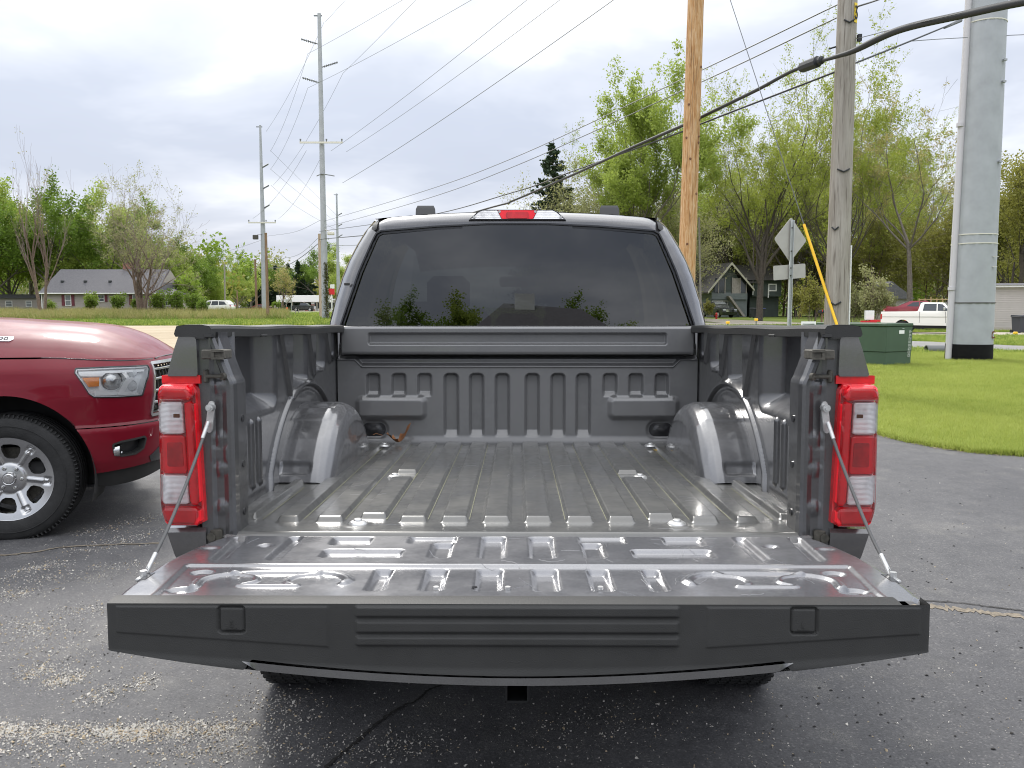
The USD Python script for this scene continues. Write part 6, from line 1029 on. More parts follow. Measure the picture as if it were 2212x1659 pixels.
G3 = lambda x, Y: gp2(x, Y)
# left side, behind and beside the grey roofed house
tree('bare_tree', 'tall bare grey tree with upright stems at the far left', 3, G3(96, 90), 19.8, 'leaf_bud', 300, 0.12, 'bark_brown', fork=3, up=0.55, spread=0.45, levels=5, trunks=2, lean=0.02, wander=0.07, r0=0.30)
tree('half_bare_tree', 'big half bare multi stemmed tree in front of the grey roofed house', 8, G3(310, 92), 17.0, 'leaf_pale', 7000, 0.13, 'bark_brown', trunks=3, fork=3, spread=0.95, levels=6, up=0.16, r0=0.36, cl=0.35, lean=0.10, ratio=0.66)
tree('bare_tree', 'reddish bare twiggy tree right of the half bare tree', 15, G3(330, 95), 12.8, 'leaf_bud', 250, 0.11, 'bark_brown', fork=4, spread=0.62, levels=6, up=0.3, r0=0.17, ratio=0.66, lean=0.12, first=0.2, ends=(3, 4))
lt = tree('leafy_tree', 'bright green leafy tree behind the left part of the grey roof', 21, G3(128, 114), 19.0, 'leaf_mid', 20000, 0.26, fork=4, levels=5, cl=0.7, up=0.12, spread=0.95, ratio=0.66)
lt2 = tree('leafy_tree', 'leafy tree behind the middle of the grey roof', 22, G3(245, 116), 16.5, 'leaf_bright', 20000, 0.26, fork=4, levels=5, cl=0.7, up=0.12, spread=0.95, ratio=0.66)
for i, (x, Y, s, src, lb) in enumerate(((30, 118, 1.03, lt2, 'leafy green tree at the left picture edge'), (75, 125, 1.0, lt, 'leafy green tree right of the left picture edge'), (185, 120, 0.94, lt2, 'leafy green tree between the two tallest green trees behind the grey roof'), (290, 128, 0.92, lt, 'green tree behind the half bare tree'), (345, 124, 0.66, lt2, 'green tree behind the right end of the grey roof'), (-25, 112, 0.95, lt, 'green tree cut by the left picture edge'),
        (420, 128, 0.62, lt, 'open topped green tree right of the grey roofed house'), (385, 120, 0.52, lt2, 'lower green tree just right of the grey roofed house'), (455, 135, 0.45, lt2, 'low green tree above the white SUV'), (515, 185, 0.72, lt2, 'far green tree behind the thin pale pole'), (545, 195, 0.72, lt, 'far green tree left of the dark brown pole'), (485, 170, 0.52, lt, 'far low green tree right of the white SUV'), (700, 205, 0.88, lt, 'round green tree behind the tan stub pole'), (745, 190, 0.86, lt2, 'round green tree behind the ivy pole'), (350, 150, 0.7, lt, 'far green tree filling behind the house wing'))):
    copy_of(src, lb, G3(x, Y), 1.3 * i + 0.4, sc=(s * (1.15 if s < 0.8 else 1.0), s * 1.1, s))
for i, (x, Y, h, w) in enumerate(((575, 205, 12.5, 3.4), (600, 200, 11.0, 3.2), (628, 210, 12.0, 3.4), (648, 206, 12.5, 3.2), (668, 212, 11.5, 3.4), (560, 200, 9.5, 3.0))):
    conifer('pine_tree', ['far dark pine behind the crossarm steel pole', 'far dark pine above the left end of the white canopy', 'far dark pine above the middle of the white canopy', 'tallest far dark pine above the white canopy', 'far dark pine next to the tan stub pole', 'low far dark pine right of the dark brown pole'][i], 40 + i, G3(x, Y), h, w, n=1700, size=0.75)
tree('bare_tree', 'brown bare tree in front of the white canopy', 55, G3(612, 120), 7.4, 'leaf_bud', 1500, 0.16, 'bark_brown', fork=3, levels=5, spread=0.7, first=0.25, cl=0.3)
# right side
conifer('spruce_tree', 'dark spruce rising above the cab roof', 60, G3(1193, 88), 18.6, 5.4, n=13000, size=0.32)
bt = tree('green_tree', 'tall fresh bright green tree left of the orange pole', 61, G3(1385, 80), 24.0, 'leaf_bright', 60000, 0.185, fork=6, levels=6, spread=0.62, up=0.26, cl=0.42, r0=0.40, first=0.3, ratio=0.68)
ot = tree('budding_tree', 'big dark trunked budding oak behind the diamond sign', 69, G3(1638, 76), 26.0, 'leaf_lime', 21000, 0.135, 'bark_dark', fork=6, levels=6, spread=0.72, up=0.20, r0=0.55, first=0.42, cl=0.30, ratio=0.70)
o2 = tree('budding_tree', 'budding tree with lime leaves behind the weathered pole', 71, G3(1818, 74), 26.0, 'leaf_lime', 19000, 0.15, 'bark_dark', fork=5, levels=6, spread=0.68, up=0.24, r0=0.40, cl=0.30, ratio=0.70, first=0.35)
tree('bare_tree', 'nearly bare forked tree standing alone left of the big steel pole', 77, G3(1961, 68), 21.0, 'leaf_bud', 5500, 0.12, 'bark_grey', fork=2, levels=6, spread=0.95, up=0.14, r0=0.36, cl=0.25, first=0.9, wander=0.06, ratio=0.62)
un = tree('understory_tree', 'brownish low budding tree behind the willowy shrub', 80, G3(1880, 90), 12.0, 'leaf_olive', 15000, 0.16, 'bark_brown', fork=5, levels=6, spread=1.0, up=0.12, first=0.15, cl=0.65, r0=0.14, ratio=0.68)
u2 = tree('understory_tree', 'olive budding tree just left of the orange pole', 83, G3(1440, 84), 14.5, 'leaf_pale', 14000, 0.15, 'bark_grey', fork=4, levels=6, spread=0.9, up=0.14, first=0.15, cl=0.55, r0=0.18, trunks=2, ratio=0.68)
gt = tree('green_tree', 'dark green tree at the right edge behind the big steel pole', 88, G3(2196, 64), 15.0, 'leaf_olive', 20000, 0.17, 'bark_dark', fork=5, levels=6, spread=0.8, first=0.2, cl=0.5, r0=0.26, clumps=1.8)
for i, (x, Y, s, src, lb) in enumerate(((1245, 84, 0.98, u2, 'grey olive budding tree right of the spruce'), (1315, 88, 1.15, u2, 'grey budding tree in front of the bright green tree'), (1210, 80, 0.72, un, 'low olive tree in front of the spruce'), (1290, 92, 0.9, un, 'olive tree low behind the right roof marker'), (1385, 88, 0.86, u2, 'pale tree low under the bright green tree'), (1545, 112, 1.15, un, 'olive tree behind the gable peak'), (1490, 110, 1.2, u2, 'pale budding tree behind the orange pole'), (1600, 112, 1.35, u2, 'budding tree left behind the dark trunked oak'), (1690, 110, 1.25, un, 'olive tree above the diamond sign'), (1722, 100, 1.4, u2, 'slender budding tree right of the dark trunked oak'),
        (1762, 104, 1.2, un, 'olive tree behind the yellow guard'), (1845, 100, 0.86, un, 'brown tree right of the weathered pole'), (1905, 104, 0.84, un, 'brown tree behind the little grey gable roof'), (1995, 98, 0.98, un, 'olive tree behind the deck railing'), (2040, 92, 1.15, un, 'olive tree close left of the big steel pole'), (2090, 90, 1.05, un, 'olive tree hidden partly by the big steel pole'), (1940, 112, 0.95, un, 'far olive tree under the forked bare tree'), (2160, 80, 0.9, gt, 'green tree right of the big steel pole'), (2235, 74, 0.98, gt, 'dark green tree cut by the right edge'), (2140, 100, 0.9, un, 'olive tree above the beige wall'), (1560, 110, 0.85, o2, 'tall thin budding tree above the gabled house'), (1760, 100, 0.86, ot, 'tall budding tree between the oak and the weathered pole'), (1870, 92, 0.80, ot, 'budding tree right of the weathered pole top'), (1330, 100, 0.85, un, 'low brown tree far behind the cab roof'), (1575, 104, 1.05, o2, 'tall leafy tree behind the left half of the dark trunked oak'), (1700, 96, 0.98, o2, 'tall leafy tree close right of the dark trunked oak'), (1770, 112, 1.25, ot, 'tall budding tree behind the yellow guard top'), (1850, 108, 1.2, o2, 'tall leafy tree behind the right side of the weathered pole'), (1500, 100, 0.92, ot, 'tall budding tree right behind the orange pole'), (1920, 120, 1.05, ot, 'far budding tree left of the forked bare tree'), (1265, 98, 0.82, o2, 'leafy tree between the spruce and the bright green tree'), (2020, 115, 1.0, o2, 'far leafy tree left of the big steel pole'))):
    copy_of(src, lb, G3(x, Y), 0.9 * i + 0.3, sc=(s * 1.05, s * 1.05, s))
sb = tree('shrub', 'pale willowy shrub right of the weathered pole', 91, G3(1880, 60), 4.2, 'leaf_pale', 3600, 0.13, 'bark_brown', cat='shrub', trunks=6, fork=2, levels=4, spread=0.5, up=0.4, r0=0.05, cl=0.25, first=0.2)
s2b = tree('shrub', 'yellow green bush right of the diamond sign post', 93, G3(1752, 66), 3.9, 'leaf_olive', 3000, 0.14, 'bark_brown', cat='shrub', trunks=5, fork=2, levels=4, spread=0.6, up=0.3, r0=0.05, cl=0.28, first=0.2)
s3 = tree('shrub', 'green bush in front of the middle of the grey roofed house', 95, G3(258, 96), 2.6, 'leaf_mid', 1500, 0.16, 'bark_brown', cat='shrub', trunks=4, fork=2, levels=4, spread=0.6, up=0.3, r0=0.04, cl=0.25, first=0.2)
for i, (x, Y, s, src, lb) in enumerate(((1845, 62, 0.75, sb, 'small willowy shrub against the weathered pole'), (1920, 64, 0.62, sb, 'pale shrub in front of the little grey gable roof'), (1790, 72, 1.0, s2b, 'yellow green bush behind the yellow guard'), (1715, 86, 0.9, s2b, 'bush by the wall right of the gabled house'), (1530, 90, 0.5, s2b, 'small bush at the corner of the gabled house'), (200, 95, 1.05, s3, 'pale green bush in front of the left windows of the house'), (300, 95, 0.85, s3, 'bush below the third house window'), (345, 93, 1.1, s3, 'bush in front of the house wing'), (385, 92, 1.2, s3, 'bush right of the house wing'), (420, 90, 1.1, s3, 'bush overlapping the nose of the white SUV'), (115, 96, 0.7, s3, 'small bush at the left house corner'), (405, 104, 2.0, s3, 'tall bush left of the white SUV'), (598, 112, 0.7, s3, 'dark bush left of the green pedestal'), (440, 88, 0.8, s3, 'thin sapling in front of the white SUV'))):
    copy_of(src, lb, G3(x, Y), 1.1 * i, sc=(s, s, s))
# far-off woods
R_ = np.random.default_rng(77); V_ = []
cl_ = R_.normal(0, 1, (700, 3)) * (1.9, 1.9, 2.6) + (0, 0, 5.2); cl_ = cl_[cl_[:, 2] > 0]
def blobmesh(seed, n, size, w, h):
    r = np.random.default_rng(seed); c = r.normal(0, 1, (14, 3)) * (w, w, h * 0.3) + (0, 0, h * 0.55); P = c[r.integers(0, 14, n)] + r.normal(0, 1, (n, 3)) * (w * 0.5, w * 0.5, h * 0.13); P = P[P[:, 2] > 0]; n = len(P)
    s = size * r.uniform(0.6, 1.3, (n, 1)); u = r.normal(0, 1, (n, 3)); u /= np.linalg.norm(u, axis=1, keepdims=True); v = np.cross(u, r.normal(0, 1, (n, 3))); v /= np.linalg.norm(v, axis=1, keepdims=True)
    V = np.stack([P - u * s * .6, P + v * s * .42, P + u * s * .6, P - v * s * .42], 1).reshape(-1, 3); i = np.arange(n)[:, None] * 4; return trimesh.Trimesh(V, np.vstack([i + [0, 1, 2], i + [0, 2, 3]]), process=False)
fw = []
for _ in range(60): Y = R_.uniform(125, 170); fw.append((lot(R_.uniform(1180, 2330), Y), Y))
for _ in range(26): Y = R_.uniform(140, 175); fw.append((lot(R_.uniform(-120, 480), Y), Y))
for _ in range(26): Y = R_.uniform(225, 260); fw.append((lot(R_.uniform(470, 790), Y), Y))
fw = np.array(fw); fwz = gz(fw[:, 0], fw[:, 1]); nf = len(fw)
instancer('/World/far_wood', [(blobmesh(1, 1500, 0.6, 2.3, 10), 'leaf_olive', False), (blobmesh(2, 1500, 0.6, 2.4, 9), 'leaf_mid', False), (blobmesh(3, 1300, 0.55, 2.2, 11), 'leaf_pale', False)], np.c_[fw, fwz], R_.integers(0, 3, nf), R_.uniform(0.75, 1.2, nf), R_.uniform(0, 6.28, nf), 'far-off wood filling the skyline behind the trees', 'wood')
# trees mirrored in the rear window
for i, (x, y, s, src) in enumerate(((-5.6, -42, 0.60, lt2), (-8.4, -43, 0.56, lt), (-2.6, -44, 0.46, gt), (-0.6, -46, 0.44, lt2), (6.4, -44, 0.54, lt), (9.4, -46, 0.48, lt2))):
    copy_of(src, ['leafy tree mirrored low at the left of the rear window', 'darker leafy tree mirrored at the far left of the rear window', 'bare drooping tree mirrored left of centre in the rear window', 'twiggy tree mirrored over the building in the rear window', 'small leafy tree mirrored right of centre in the rear window', 'low tree mirrored at the right of the rear window'][i], (x, y, 0), i * 1.7, sc=(s * 1.25, s * 1.25, s * 0.78), name='mirrored_tree')
# ================================================================ dark red pickup parked on the left, nose to the right
paint('dark_red_paint', (0.125, 0.0035, 0.011), 0.0, 0.4, flake=0.25, coat=0.45, spec=0.15)
plain('amber_lens', (0.80, 0.24, 0.01), 0.15, coat=1.0); plain('chrome_dull', (0.62, 0.62, 0.62), 0.22, metal=1.0); plain('lamp_reflector', (0.88, 0.89, 0.90), 0.25, metal=0.1, coat=0.8); plain('lamp_white', (0.92, 0.92, 0.92), 0.3, coat=0.8)
pane_mat('lamp_cover', (0.97, 0.98, 0.98))
RY = math.radians(13.5); RO = np.array([-3.20 + 0.965 * math.cos(RY) * 1.0, 5.17 + 0.965 * math.sin(RY), 0.0])
_rm = np.eye(4); _rm[:2, :2] = [[math.cos(RY), -math.sin(RY)], [math.sin(RY), math.cos(RY)]]; _rm[:3, 3] = RO
red = thing('pickup_truck', 'shiny dark red pickup truck at the left edge with chrome wheel', 'pickup truck', RO, RY)
PLAN = spline([(-5.6, 0.02), (-3.0, 0.0), (-1.6, 0.0), (-0.75, 0.0), (-0.52, 0.02), (-0.36, 0.075), (-0.235, 0.165), (-0.15, 0.29), (-0.095, 0.46), (-0.05, 0.70), (-0.03, 1.0)], 14)
PS = np.concatenate([[0], np.cumsum(np.linalg.norm(np.diff(PLAN, axis=0), axis=1))]); PT = np.gradient(PLAN, axis=0); PT /= np.linalg.norm(PT, axis=1, keepdims=True)
IZ = [0.30, 0.42, 0.50, 0.62, 0.715, 0.728, 0.745, 0.80, 0.92, 1.03, 1.09, 1.13, 1.17, 1.22]; IO = [0.075, 0.022, -0.004, -0.02, -0.026, -0.008, 0.010, 0.006, -0.004, 0.006, 0.022, 0.045, 0.075, 0.12]
def Sf(s, z):
    u, v = np.interp(s, PS, PLAN[:, 0]), np.interp(s, PS, PLAN[:, 1]); tx, ty = np.interp(s, PS, PT[:, 0]), np.interp(s, PS, PT[:, 1])
    nose = sstep((u + 0.85) / 0.25); ins = np.interp(z, IZ, IO); side = np.interp(z, [0.3, 0.5, 0.8, 1.0, 1.1, 1.17, 1.22], [0.05, 0.02, 0.0, 0.0, 0.02, 0.06, 0.11])
    d = np.hypot(u + 0.965, z - 0.41); fl = 0.018 * np.clip(1 - (d - 0.50) / 0.12, 0, 1) ** 1.5 * (d > 0.3)
    o = side * (1 - nose) + ins * nose - fl * (1 - nose)
    return np.stack([u - ty * o, v + tx * o, z], -1)
_ss, _zz = np.meshgrid(np.linspace(PS[-1] - 3.0, PS[-1], 420), np.linspace(0.28, 1.24, 240), indexing='ij')
_P = Sf(_ss, _zz).reshape(-1, 3) @ _rm[:3, :3].T + _rm[:3, 3] - CAMPOS
_dep = _P[:, 1] * math.cos(TILT) - _P[:, 2] * math.sin(TILT); _up = _P[:, 1] * math.sin(TILT) + _P[:, 2] * math.cos(TILT)
from scipy.spatial import cKDTree
_kd = cKDTree(np.stack([CX + FPX * _P[:, 0] / _dep, CY - FPX * _up / _dep], 1)); _sz = np.stack([_ss.ravel(), _zz.ravel()], 1)
def sz(P): d, i = _kd.query(np.asarray(P, float), k=4); w = 1 / (d + 0.05); return [tuple(q) for q in (_sz[i] * w[..., None]).sum(1) / w.sum(1)[:, None]]
def on(poly, h, off, thick=0.0):
    def f(s, z, w=0.0):
        p = Sf(s, z); e = 1e-3; a = Sf(s + e, z) - p; b = Sf(s, z + e) - p; n = np.cross(a, b); n /= np.linalg.norm(n, axis=-1, keepdims=True) + 1e-12
        return p + n * np.expand_dims(off - w + 0 * s, -1)
    return slab(poly, h, f, thick) if thick else sheet(poly, h, lambda s, z: f(s, z))
def rpoly(px, r=0.0): p = Polygon(sz(px)).buffer(0); return p.buffer(-r).buffer(r) if r else p
S1 = PS[-1]; s_of_u = lambda u: float(np.interp(u, PLAN[:, 0], PS))
head = rpoly([(164, 797), (240, 793), (319, 790), (322, 797), (315, 826), (307, 853), (250, 857), (203, 857), (193, 850), (178, 826), (163, 806)], 0.006)
archp = Polygon([(s_of_u(-0.965) + 0.505 * math.cos(a), 0.42 + 0.53 * math.sin(a)) for a in np.linspace(-0.6, PI + 0.6, 60)])
bumpline = sz([(150, 929), (200, 925), (260, 919), (326, 908)])
zl = lambda s: np.interp(s, [p[0] for p in bumpline], [p[1] for p in bumpline])
s0 = s_of_u(-2.6)
def zbot(s): u = np.interp(s, PS, PLAN[:, 0]); return np.interp(u, [-0.7, -0.45, -0.2, 0.0], [0.42, 0.42, 0.44, 0.46])
sl = np.linspace(s0, S1, 60)
grill = Polygon([(s_of_u(-0.142), 0.78), (S1, 0.78), (S1, 1.105), (s_of_u(-0.118), 1.105), (s_of_u(-0.130), 0.95)])
upper = Polygon([(s0, 0.45), *[(s, max(0.45, 0.728 if s > s_of_u(-0.6) else 0.45)) for s in sl], (S1, 1.165), *[(s, 1.175 - 0.03 * sm(s_of_u(-0.7), S1, s)) for s in sl[::-1]]]).buffer(0).difference(archp).difference(head.buffer(0.004)).difference(grill)
obj('front_fender', on(upper, 0.02, 0.0), 'dark_red_paint', red, smooth=35)
lower = Polygon([(s, zbot(s)) for s in np.linspace(s_of_u(-0.62), S1, 40)] + [(s, 0.722) for s in np.linspace(S1, s_of_u(-0.62), 40)]).buffer(0).difference(archp)
fog = rpoly([(244, 960), (262, 953), (312, 942), (316, 947), (310, 968), (293, 980), (262, 985), (246, 978)], 0.008)
intake = rpoly([(322, 985), (345, 962), (352, 975), (350, 990), (325, 996)], 0.004)
bmp = obj('front_bumper', [on(lower.difference(fog), 0.02, 0.0)], 'dark_red_paint', red, smooth=35)
obj('fog_recess', on(fog, 0.015, -0.045), 'gloss_black', bmp); obj('fog_bezel', on(fog.buffer(0.004).difference(fog.buffer(-0.008)), 0.01, 0.004, 0.05), 'black_plastic', bmp, smooth=30)
fc = sz([(263, 973)])[0]; fp_ = Sf(np.array([fc[0]]), np.array([fc[1]]))[0]; obj('fog_lamp', mv(revolve([(0, 0), (0.024, 0.002), (0.036, -0.006), (0.042, 0.004), (0.045, -0.03)], 24, 'x'), fp_[0] - 0.012, fp_[1] + 0.012, fp_[2]), 'chrome_dull', bmp, smooth=35)
obj('bumper_intake', on(intake, 0.02, 0.004, 0.02), 'gloss_black', bmp)
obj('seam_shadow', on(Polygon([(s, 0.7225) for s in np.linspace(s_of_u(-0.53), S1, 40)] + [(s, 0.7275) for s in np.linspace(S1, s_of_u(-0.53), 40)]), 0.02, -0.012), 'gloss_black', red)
dam = rpoly([(204, 1026), (209, 1066), (230, 1074), (268, 1046), (305, 1014)])
dc = np.array(dam.exterior.coords); ad = Polygon([(s_of_u(-0.46), 0.44), (S1, 0.47), (S1, 0.36), (s_of_u(-0.2), 0.315), (s_of_u(-0.36), 0.305), (s_of_u(-0.44), 0.315)])
obj('air_dam', on(ad, 0.03, -0.02, 0.02), 'black_plastic', red, smooth=30)
# headlamp: a bowl with chrome fins, amber block, projector and a clear cover
hl = obj('headlamp', [on(head, 0.012, -0.050), on(head.buffer(0.001).difference(head.buffer(-0.006)), 0.01, -0.004, 0.05)], 'lamp_reflector', red, smooth=30)
obj('bezel', on(head.buffer(0.006).difference(head.buffer(0.0)), 0.01, 0.003, 0.02), 'gloss_black', hl)
obj('turn_signal', on(rpoly([(177, 815), (215, 814), (215, 834.5), (191, 836)]), 0.01, -0.018, 0.03), 'amber_lens', hl)
obj('daytime_strip', on(rpoly([(168, 799), (318, 793), (316, 801), (230, 805), (222, 812), (172, 812)]), 0.01, -0.020, 0.03), 'lamp_white', hl)
obj('daytime_strip', on(rpoly([(272, 822), (288, 812), (294, 818), (282, 828), (268, 851), (255, 852)]), 0.01, -0.016, 0.03), 'lamp_white', hl); obj('daytime_strip', on(rpoly([(273, 801), (281, 812), (276, 817), (266, 805)]), 0.01, -0.016, 0.03), 'lamp_white', hl)
obj('lower_strip', on(rpoly([(205, 846), (300, 846), (304, 852), (206, 854)]), 0.01, -0.020, 0.03), 'lamp_white', hl)
for cx_, cy_, r_ in ((247, 824, 22), (297, 806, 11), (296, 834, 12)):
    c = sz([(cx_, cy_)])[0]; p_ = Sf(np.array([c[0]]), np.array([c[1]]))[0]; rad = r_ * 0.003
    tx, ty = np.interp(c[0], PS, PT[:, 0]), np.interp(c[0], PS, PT[:, 1]); m = revolve([(0, 0.012), (rad * 0.5, 0.008), (rad * 0.8, -0.004), (rad * 0.98, -0.02), (rad, -0.012), (rad * 1.06, -0.03)], 28, 'y'); m.vertices = m.vertices * (1, -1, 1); m.faces = m.faces[:, ::-1]; rotm(m, 'z', math.atan2(ty, tx)); mv(m, p_[0] - ty * 0.03, p_[1] + tx * 0.03, p_[2]); obj('projector', m, 'chrome_dull' if r_ > 20 else 'lamp_reflector', hl, smooth=35)
obj('cover', on(head, 0.012, -0.001), 'lamp_cover', hl, smooth=True)
# grille and nose trim
gr_ = obj('grille', on(grill.buffer(0.004), 0.02, -0.05), 'gloss_black', red)
for z in (0.85, 0.93, 1.01, 1.075): obj('grille_bar', tube([Sf(np.array([s]), np.array([z]))[0] - (0.012, 0, 0) for s in np.linspace(s_of_u(-0.125), S1, 16)], 0.011, 6), 'chrome_dull', gr_, smooth=True)
for k, s in enumerate(np.linspace(s_of_u(-0.12), S1 - 0.02, 12)): obj('grille_rib', tube([Sf(np.array([s]), np.array([z]))[0] - (0.02, 0, 0) for z in np.linspace(0.80, 1.10, 6)], 0.007, 5), 'black_plastic', gr_)
obj('grille_surround', on(grill.buffer(0.022).difference(grill.buffer(0.002)), 0.015, 0.010, 0.03), 'chrome_dull', gr_, smooth=30)
# hood
HU = [-2.2, -1.28, -0.98, -0.55, -0.40, -0.26, -0.16, -0.09]; HC = [1.455, 1.43, 1.41, 1.372, 1.328, 1.262, 1.198, 1.155]
from scipy.interpolate import PchipInterpolator
_hf = PchipInterpolator([0, 0.04, 0.10, 0.18, 0.30, 0.40, 0.47, 0.54, 0.75, 1.0], [0, 0.15, 0.34, 0.54, 0.72, 0.79, 0.87, 0.93, 0.985, 1.0]); _hc = PchipInterpolator(HU, HC)
def hood_fn(U, Wd):
    fr = -0.06; u = np.minimum(U, fr - 0.0); s = np.interp(u, PLAN[:, 0], PS); ze = 1.185 - 0.035 * sm(-0.8, -0.1, u) + 0.02 * sm(-0.9, -2.0, u) * 0; e = Sf(s, ze)
    w = np.clip(Wd, 0, 2); m = np.where(w > 1, 2 - w, w); f = _hf(m)
    zc = _hc(u); v = np.where(w > 1, 2.0 - (e[..., 1] + (1.0 - e[..., 1]) * m), e[..., 1] + (1.0 - e[..., 1]) * m)
    z = ze + (np.maximum(zc, ze + 0.004) - ze) * f; uu = e[..., 0] * (1 - m) + u * m
    return np.stack([uu, v, z], -1)
hu = np.concatenate([np.linspace(-2.2, -0.9, 30), np.linspace(-0.87, -0.09, 60)]); hw = np.concatenate([np.linspace(0, 0.6, 60), np.linspace(0.64, 2, 40)])
obj('hood', grid(hood_fn, hu, hw), 'dark_red_paint', red, smooth=60)
obj('hood_gap', [tube([hood_fn(np.array([u]), np.array([0.0]))[0] + (0, -0.003, -0.004) for u in np.linspace(-0.75, -0.1, 40)], 0.0045, 6), tube([hood_fn(np.array([-0.092]), np.array([w]))[0] + (0.004, 0, -0.004) for w in np.linspace(0, 1.9, 40)], 0.006, 6)], 'gloss_black', red, smooth=True)
nc = grid(lambda U, V: (lambda h, g: h * (1 - V[..., None]) + g * V[..., None])(hood_fn(np.full_like(U, -0.09), U) + np.array([0.006, 0, -0.006]), Sf(np.interp(U, [0, 1], [s_of_u(-0.092), S1]), np.full_like(U, 1.118)) + 0 * U[..., None]), np.linspace(0, 1, 24), np.linspace(0, 1, 6))
obj('nose_panel', nc, 'dark_red_paint', red, smooth=True)
bgp = [(-20, 744), (22, 741), (28, 733), (24, 722), (-20, 722)]
def on_hood(px, py):
    U, Wq = np.meshgrid(np.linspace(-1.5, -0.7, 160), np.linspace(0.0, 0.6, 120), indexing='ij'); Q = hood_fn(U, Wq).reshape(-1, 3) @ _rm[:3, :3].T + _rm[:3, 3] - CAMPOS; dp = Q[:, 1] * math.cos(TILT) - Q[:, 2] * math.sin(TILT); upq = Q[:, 1] * math.sin(TILT) + Q[:, 2] * math.cos(TILT)
    return cKDTree(np.stack([CX + FPX * Q[:, 0] / dp, CY - FPX * upq / dp], 1)), np.stack([U.ravel(), Wq.ravel()], 1)
_hk, _hq = on_hood(0, 0); _b = _hq[_hk.query((18, 732))[1]]; bc = hood_fn(np.array([_b[0]]), np.array([_b[1]]))[0]; bn = np.cross(hood_fn(np.array([_b[0] + 0.01]), np.array([_b[1]]))[0] - bc, hood_fn(np.array([_b[0]]), np.array([_b[1] + 0.01]))[0] - bc); bn /= np.linalg.norm(bn); bu = np.array([1.0, 0, 0]) - bn * bn[0]; bu /= np.linalg.norm(bu); bv = np.cross(bn, bu)
def bplace(m, dx, dn): q = m.copy(); q.vertices = bc + (m.vertices[:, :1] + dx) * bu + m.vertices[:, 1:2] * bv + (m.vertices[:, 2:3] + dn) * bn; return q
bd_ = obj('badge', bplace(trimesh.creation.extrude_polygon(Polygon([(-0.36, -0.030), (0.012, -0.030), (0.030, -0.005), (0.022, 0.032), (-0.36, 0.032)]).buffer(-0.006).buffer(0.006), 0.004, engine='earcut'), 0, 0.0), 'lamp_white', red)
tm = meshkit.text_mesh('1500', 0.036, 0.0025, bold=True); tm.vertices -= [tm.bounds[1][0], 0.018, 0]; obj('badge_digits', bplace(tm, 0.0, 0.0042), 'ink', bd_)
# cab and box behind, mostly outside the picture
def shell(px, z0, z1, v0=0.02): return bx(px[0], px[1], v0, 2.0 - v0, z0, z1, 0.05)
obj('cab', [hull([(u, v, z) for u, z, k in ((-2.2, 1.42, 0.06), (-2.9, 1.93, 0.26), (-4.2, 1.93, 0.26), (-4.35, 1.35, 0.06)) for v in (k, 2.0 - k)]), hull([(u, v, z) for u in (-2.1, -4.4) for z in (0.5, 1.38) for v in (0.02, 1.98)])], 'dark_red_paint', red, smooth=30)
obj('truck_bed', bx(-5.95, -4.42, 0.03, 1.97, 0.6, 1.36, 0.04), 'dark_red_paint', red, smooth=30)
obj('side_glass', hull([(u, 0.155 - (z - 1.65) * 0.39 - 0.012, z) for u, z in ((-2.55, 1.46), (-2.95, 1.85), (-4.1, 1.85), (-4.2, 1.46))] + [(-3.3, 0.4, 1.6)]), 'dark_glass', red)
obj('far_fender', bx(-2.2, -0.40, 1.62, 1.98, 0.48, 1.17, 0.06), 'dark_red_paint', red, smooth=30); obj('inner_structure', [bx(-2.3, -0.35, 0.35, 1.7, 0.50, 1.12), bx(-5.8, -2.0, 0.3, 1.7, 0.40, 0.62)], 'under_mat', red)
obj('wheel_liner', [grid(lambda A_, V: np.stack([-0.965 + 0.51 * np.cos(A_), V, 0.42 + 0.535 * np.sin(A_)], -1), np.linspace(-0.35, PI + 0.35, 30), np.array([0.01, 0.36])), bx(-1.6, -0.3, 0.36, 0.38, 0.3, 1.0)], 'under_mat', red, smooth=40)
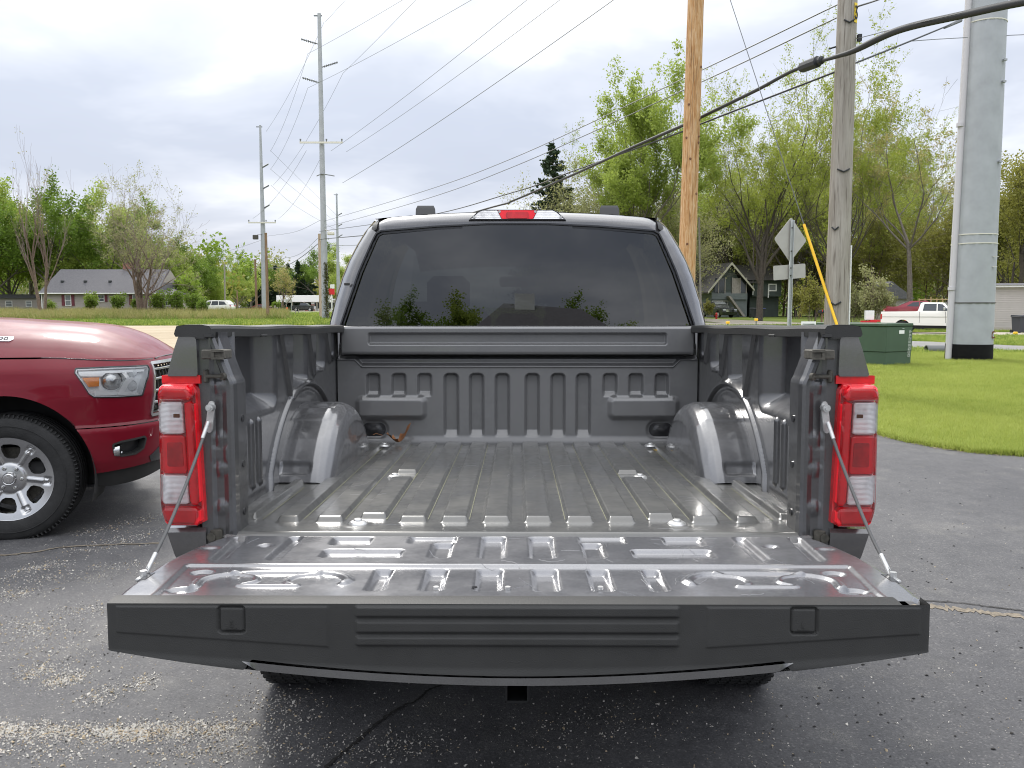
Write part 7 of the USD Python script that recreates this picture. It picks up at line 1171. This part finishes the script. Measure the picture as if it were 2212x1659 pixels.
# wheels
def red_wheel(u, v, s):
    tp = [(0.268, -0.13), (0.285, -0.142), (0.33, -0.148), (0.375, -0.142), (0.402, -0.12), (0.412, -0.095)]
    for q in np.linspace(-0.09, 0.09, 5): tp += [(0.414, q - 0.014), (0.414, q + 0.014), (0.405, q + 0.016), (0.405, q + 0.023)]
    tp += [(a, -b) for a, b in tp[5::-1]]
    ty = obj('wheel', mv(revolve([(0.265, -0.128), (0.282, -0.136), (0.284, -0.128), (0.272, -0.112), (0.262, -0.10), (0.255, -0.02), (0.255, 0.1)], 64, 'y') if s < 0 else revolve([(0.02, 0.1), (0.28, 0.13), (0.25, -0.1)], 40, 'y'), u, v, 0.414), 'chrome_dull', red, smooth=35)
    obj('tyre', mv(revolve(tp, 72, 'y'), u, v, 0.414), 'rubber', ty, smooth=35)
    if s > 0: return
    obj('shoulder_lugs', mv(cat_([rotm(bx(-0.004, 0.004, -0.134, -0.100, 0.397, 0.4145), 'y', k * 2 * PI / 96) for k in range(96)]), u, v, 0.414), 'rubber', ty, kind='stuff')
    obj('side_rib', mv(revolve([(0.340, -0.1475), (0.343, -0.1505), (0.347, -0.1475)], 72, 'y'), u, v, 0.414), 'rubber', ty, smooth=True)
    face_ = Point(0, 0).buffer(0.268, quad_segs=24)
    for k in range(6):
        a = math.radians(24 + 60 * k); ca, sa = math.cos(a), math.sin(a)
        q = Polygon([(0.128, 0.020), (0.140, 0.038), (0.176, 0.054), (0.206, 0.056), (0.220, 0.042), (0.225, 0.0), (0.220, -0.042), (0.206, -0.056), (0.176, -0.054), (0.140, -0.038), (0.128, -0.020)]).buffer(-0.006).buffer(0.006)
        face_ = face_.difference(shapely.affinity.rotate(q, math.degrees(a), origin=(0, 0)))
    prof = lambda r: np.interp(r, [0, 0.04, 0.085, 0.10, 0.17, 0.235, 0.268], [-0.098, -0.098, -0.090, -0.082, -0.100, -0.118, -0.126])
    def ff(x, z, w):
        r, a = np.hypot(x, z), np.arctan2(z, x) - math.radians(54); k = np.cos(3 * a) ** 2; y = prof(r) - 0.008 * press(np.abs(np.sin(3 * a)) * r - 0.03, 0.03) * (r > 0.10) * (r < 0.23) + w
        y = y + 0.012 * press(np.abs(np.mod(a + PI / 6, PI / 3) - PI / 6) * r - 0.022, 0.014) * press(np.abs(r - 0.225) - 0.020, 0.012)
        return np.stack([u + x, v + y, 0.414 + z], -1)
    sp_ = obj('spokes', slab(face_, 0.007, ff, 0.045), 'chrome_dull', ty, smooth=32)
    for k in range(6):
        a = math.radians(54 + 60 * k); obj('lug_nut', mv(revolve([(0, -0.022), (0.008, -0.021), (0.0125, -0.014), (0.0135, 0.0), (0.018, 0.004)], 12, 'y'), u + 0.070 * math.cos(a), v - 0.088, 0.414 + 0.070 * math.sin(a)), 'chrome', ty, smooth=35)
    cp = obj('hub_cap', mv(revolve([(0, -0.122), (0.028, -0.121), (0.034, -0.116), (0.038, -0.118), (0.042, -0.112), (0.044, -0.09)], 36, 'y'), u, v, 0.414), 'chrome_dull', ty, smooth=35)
    em = Polygon([(-0.020, 0.012), (-0.012, 0.018), (-0.004, 0.010), (0.004, 0.010), (0.012, 0.018), (0.020, 0.012), (0.016, 0.0), (0.009, 0.004), (0.005, -0.014), (0, -0.020), (-0.005, -0.014), (-0.009, 0.004), (-0.016, 0.0)])
    obj('emblem', slab(em, 0.02, lambda x, z, w: np.stack([u + x, v - 0.1245 + w, 0.414 + z], -1), 0.004), 'chrome', ty)
    obj('brake_disc', mv(revolve([(0.05, -0.02), (0.19, -0.02), (0.19, 0.01)], 40, 'y'), u, v, 0.414), 'dirty_steel', ty); obj('brake_caliper', mv(bx(0.10, 0.20, -0.05, 0.04, -0.06, 0.10, 0.01), u, v, 0.414), 'under_mat', ty)
red_wheel(-0.965, 0.148, -1); red_wheel(-4.6, 0.148, -1); red_wheel(-0.965, 1.85, 1); red_wheel(-4.6, 1.85, 1)
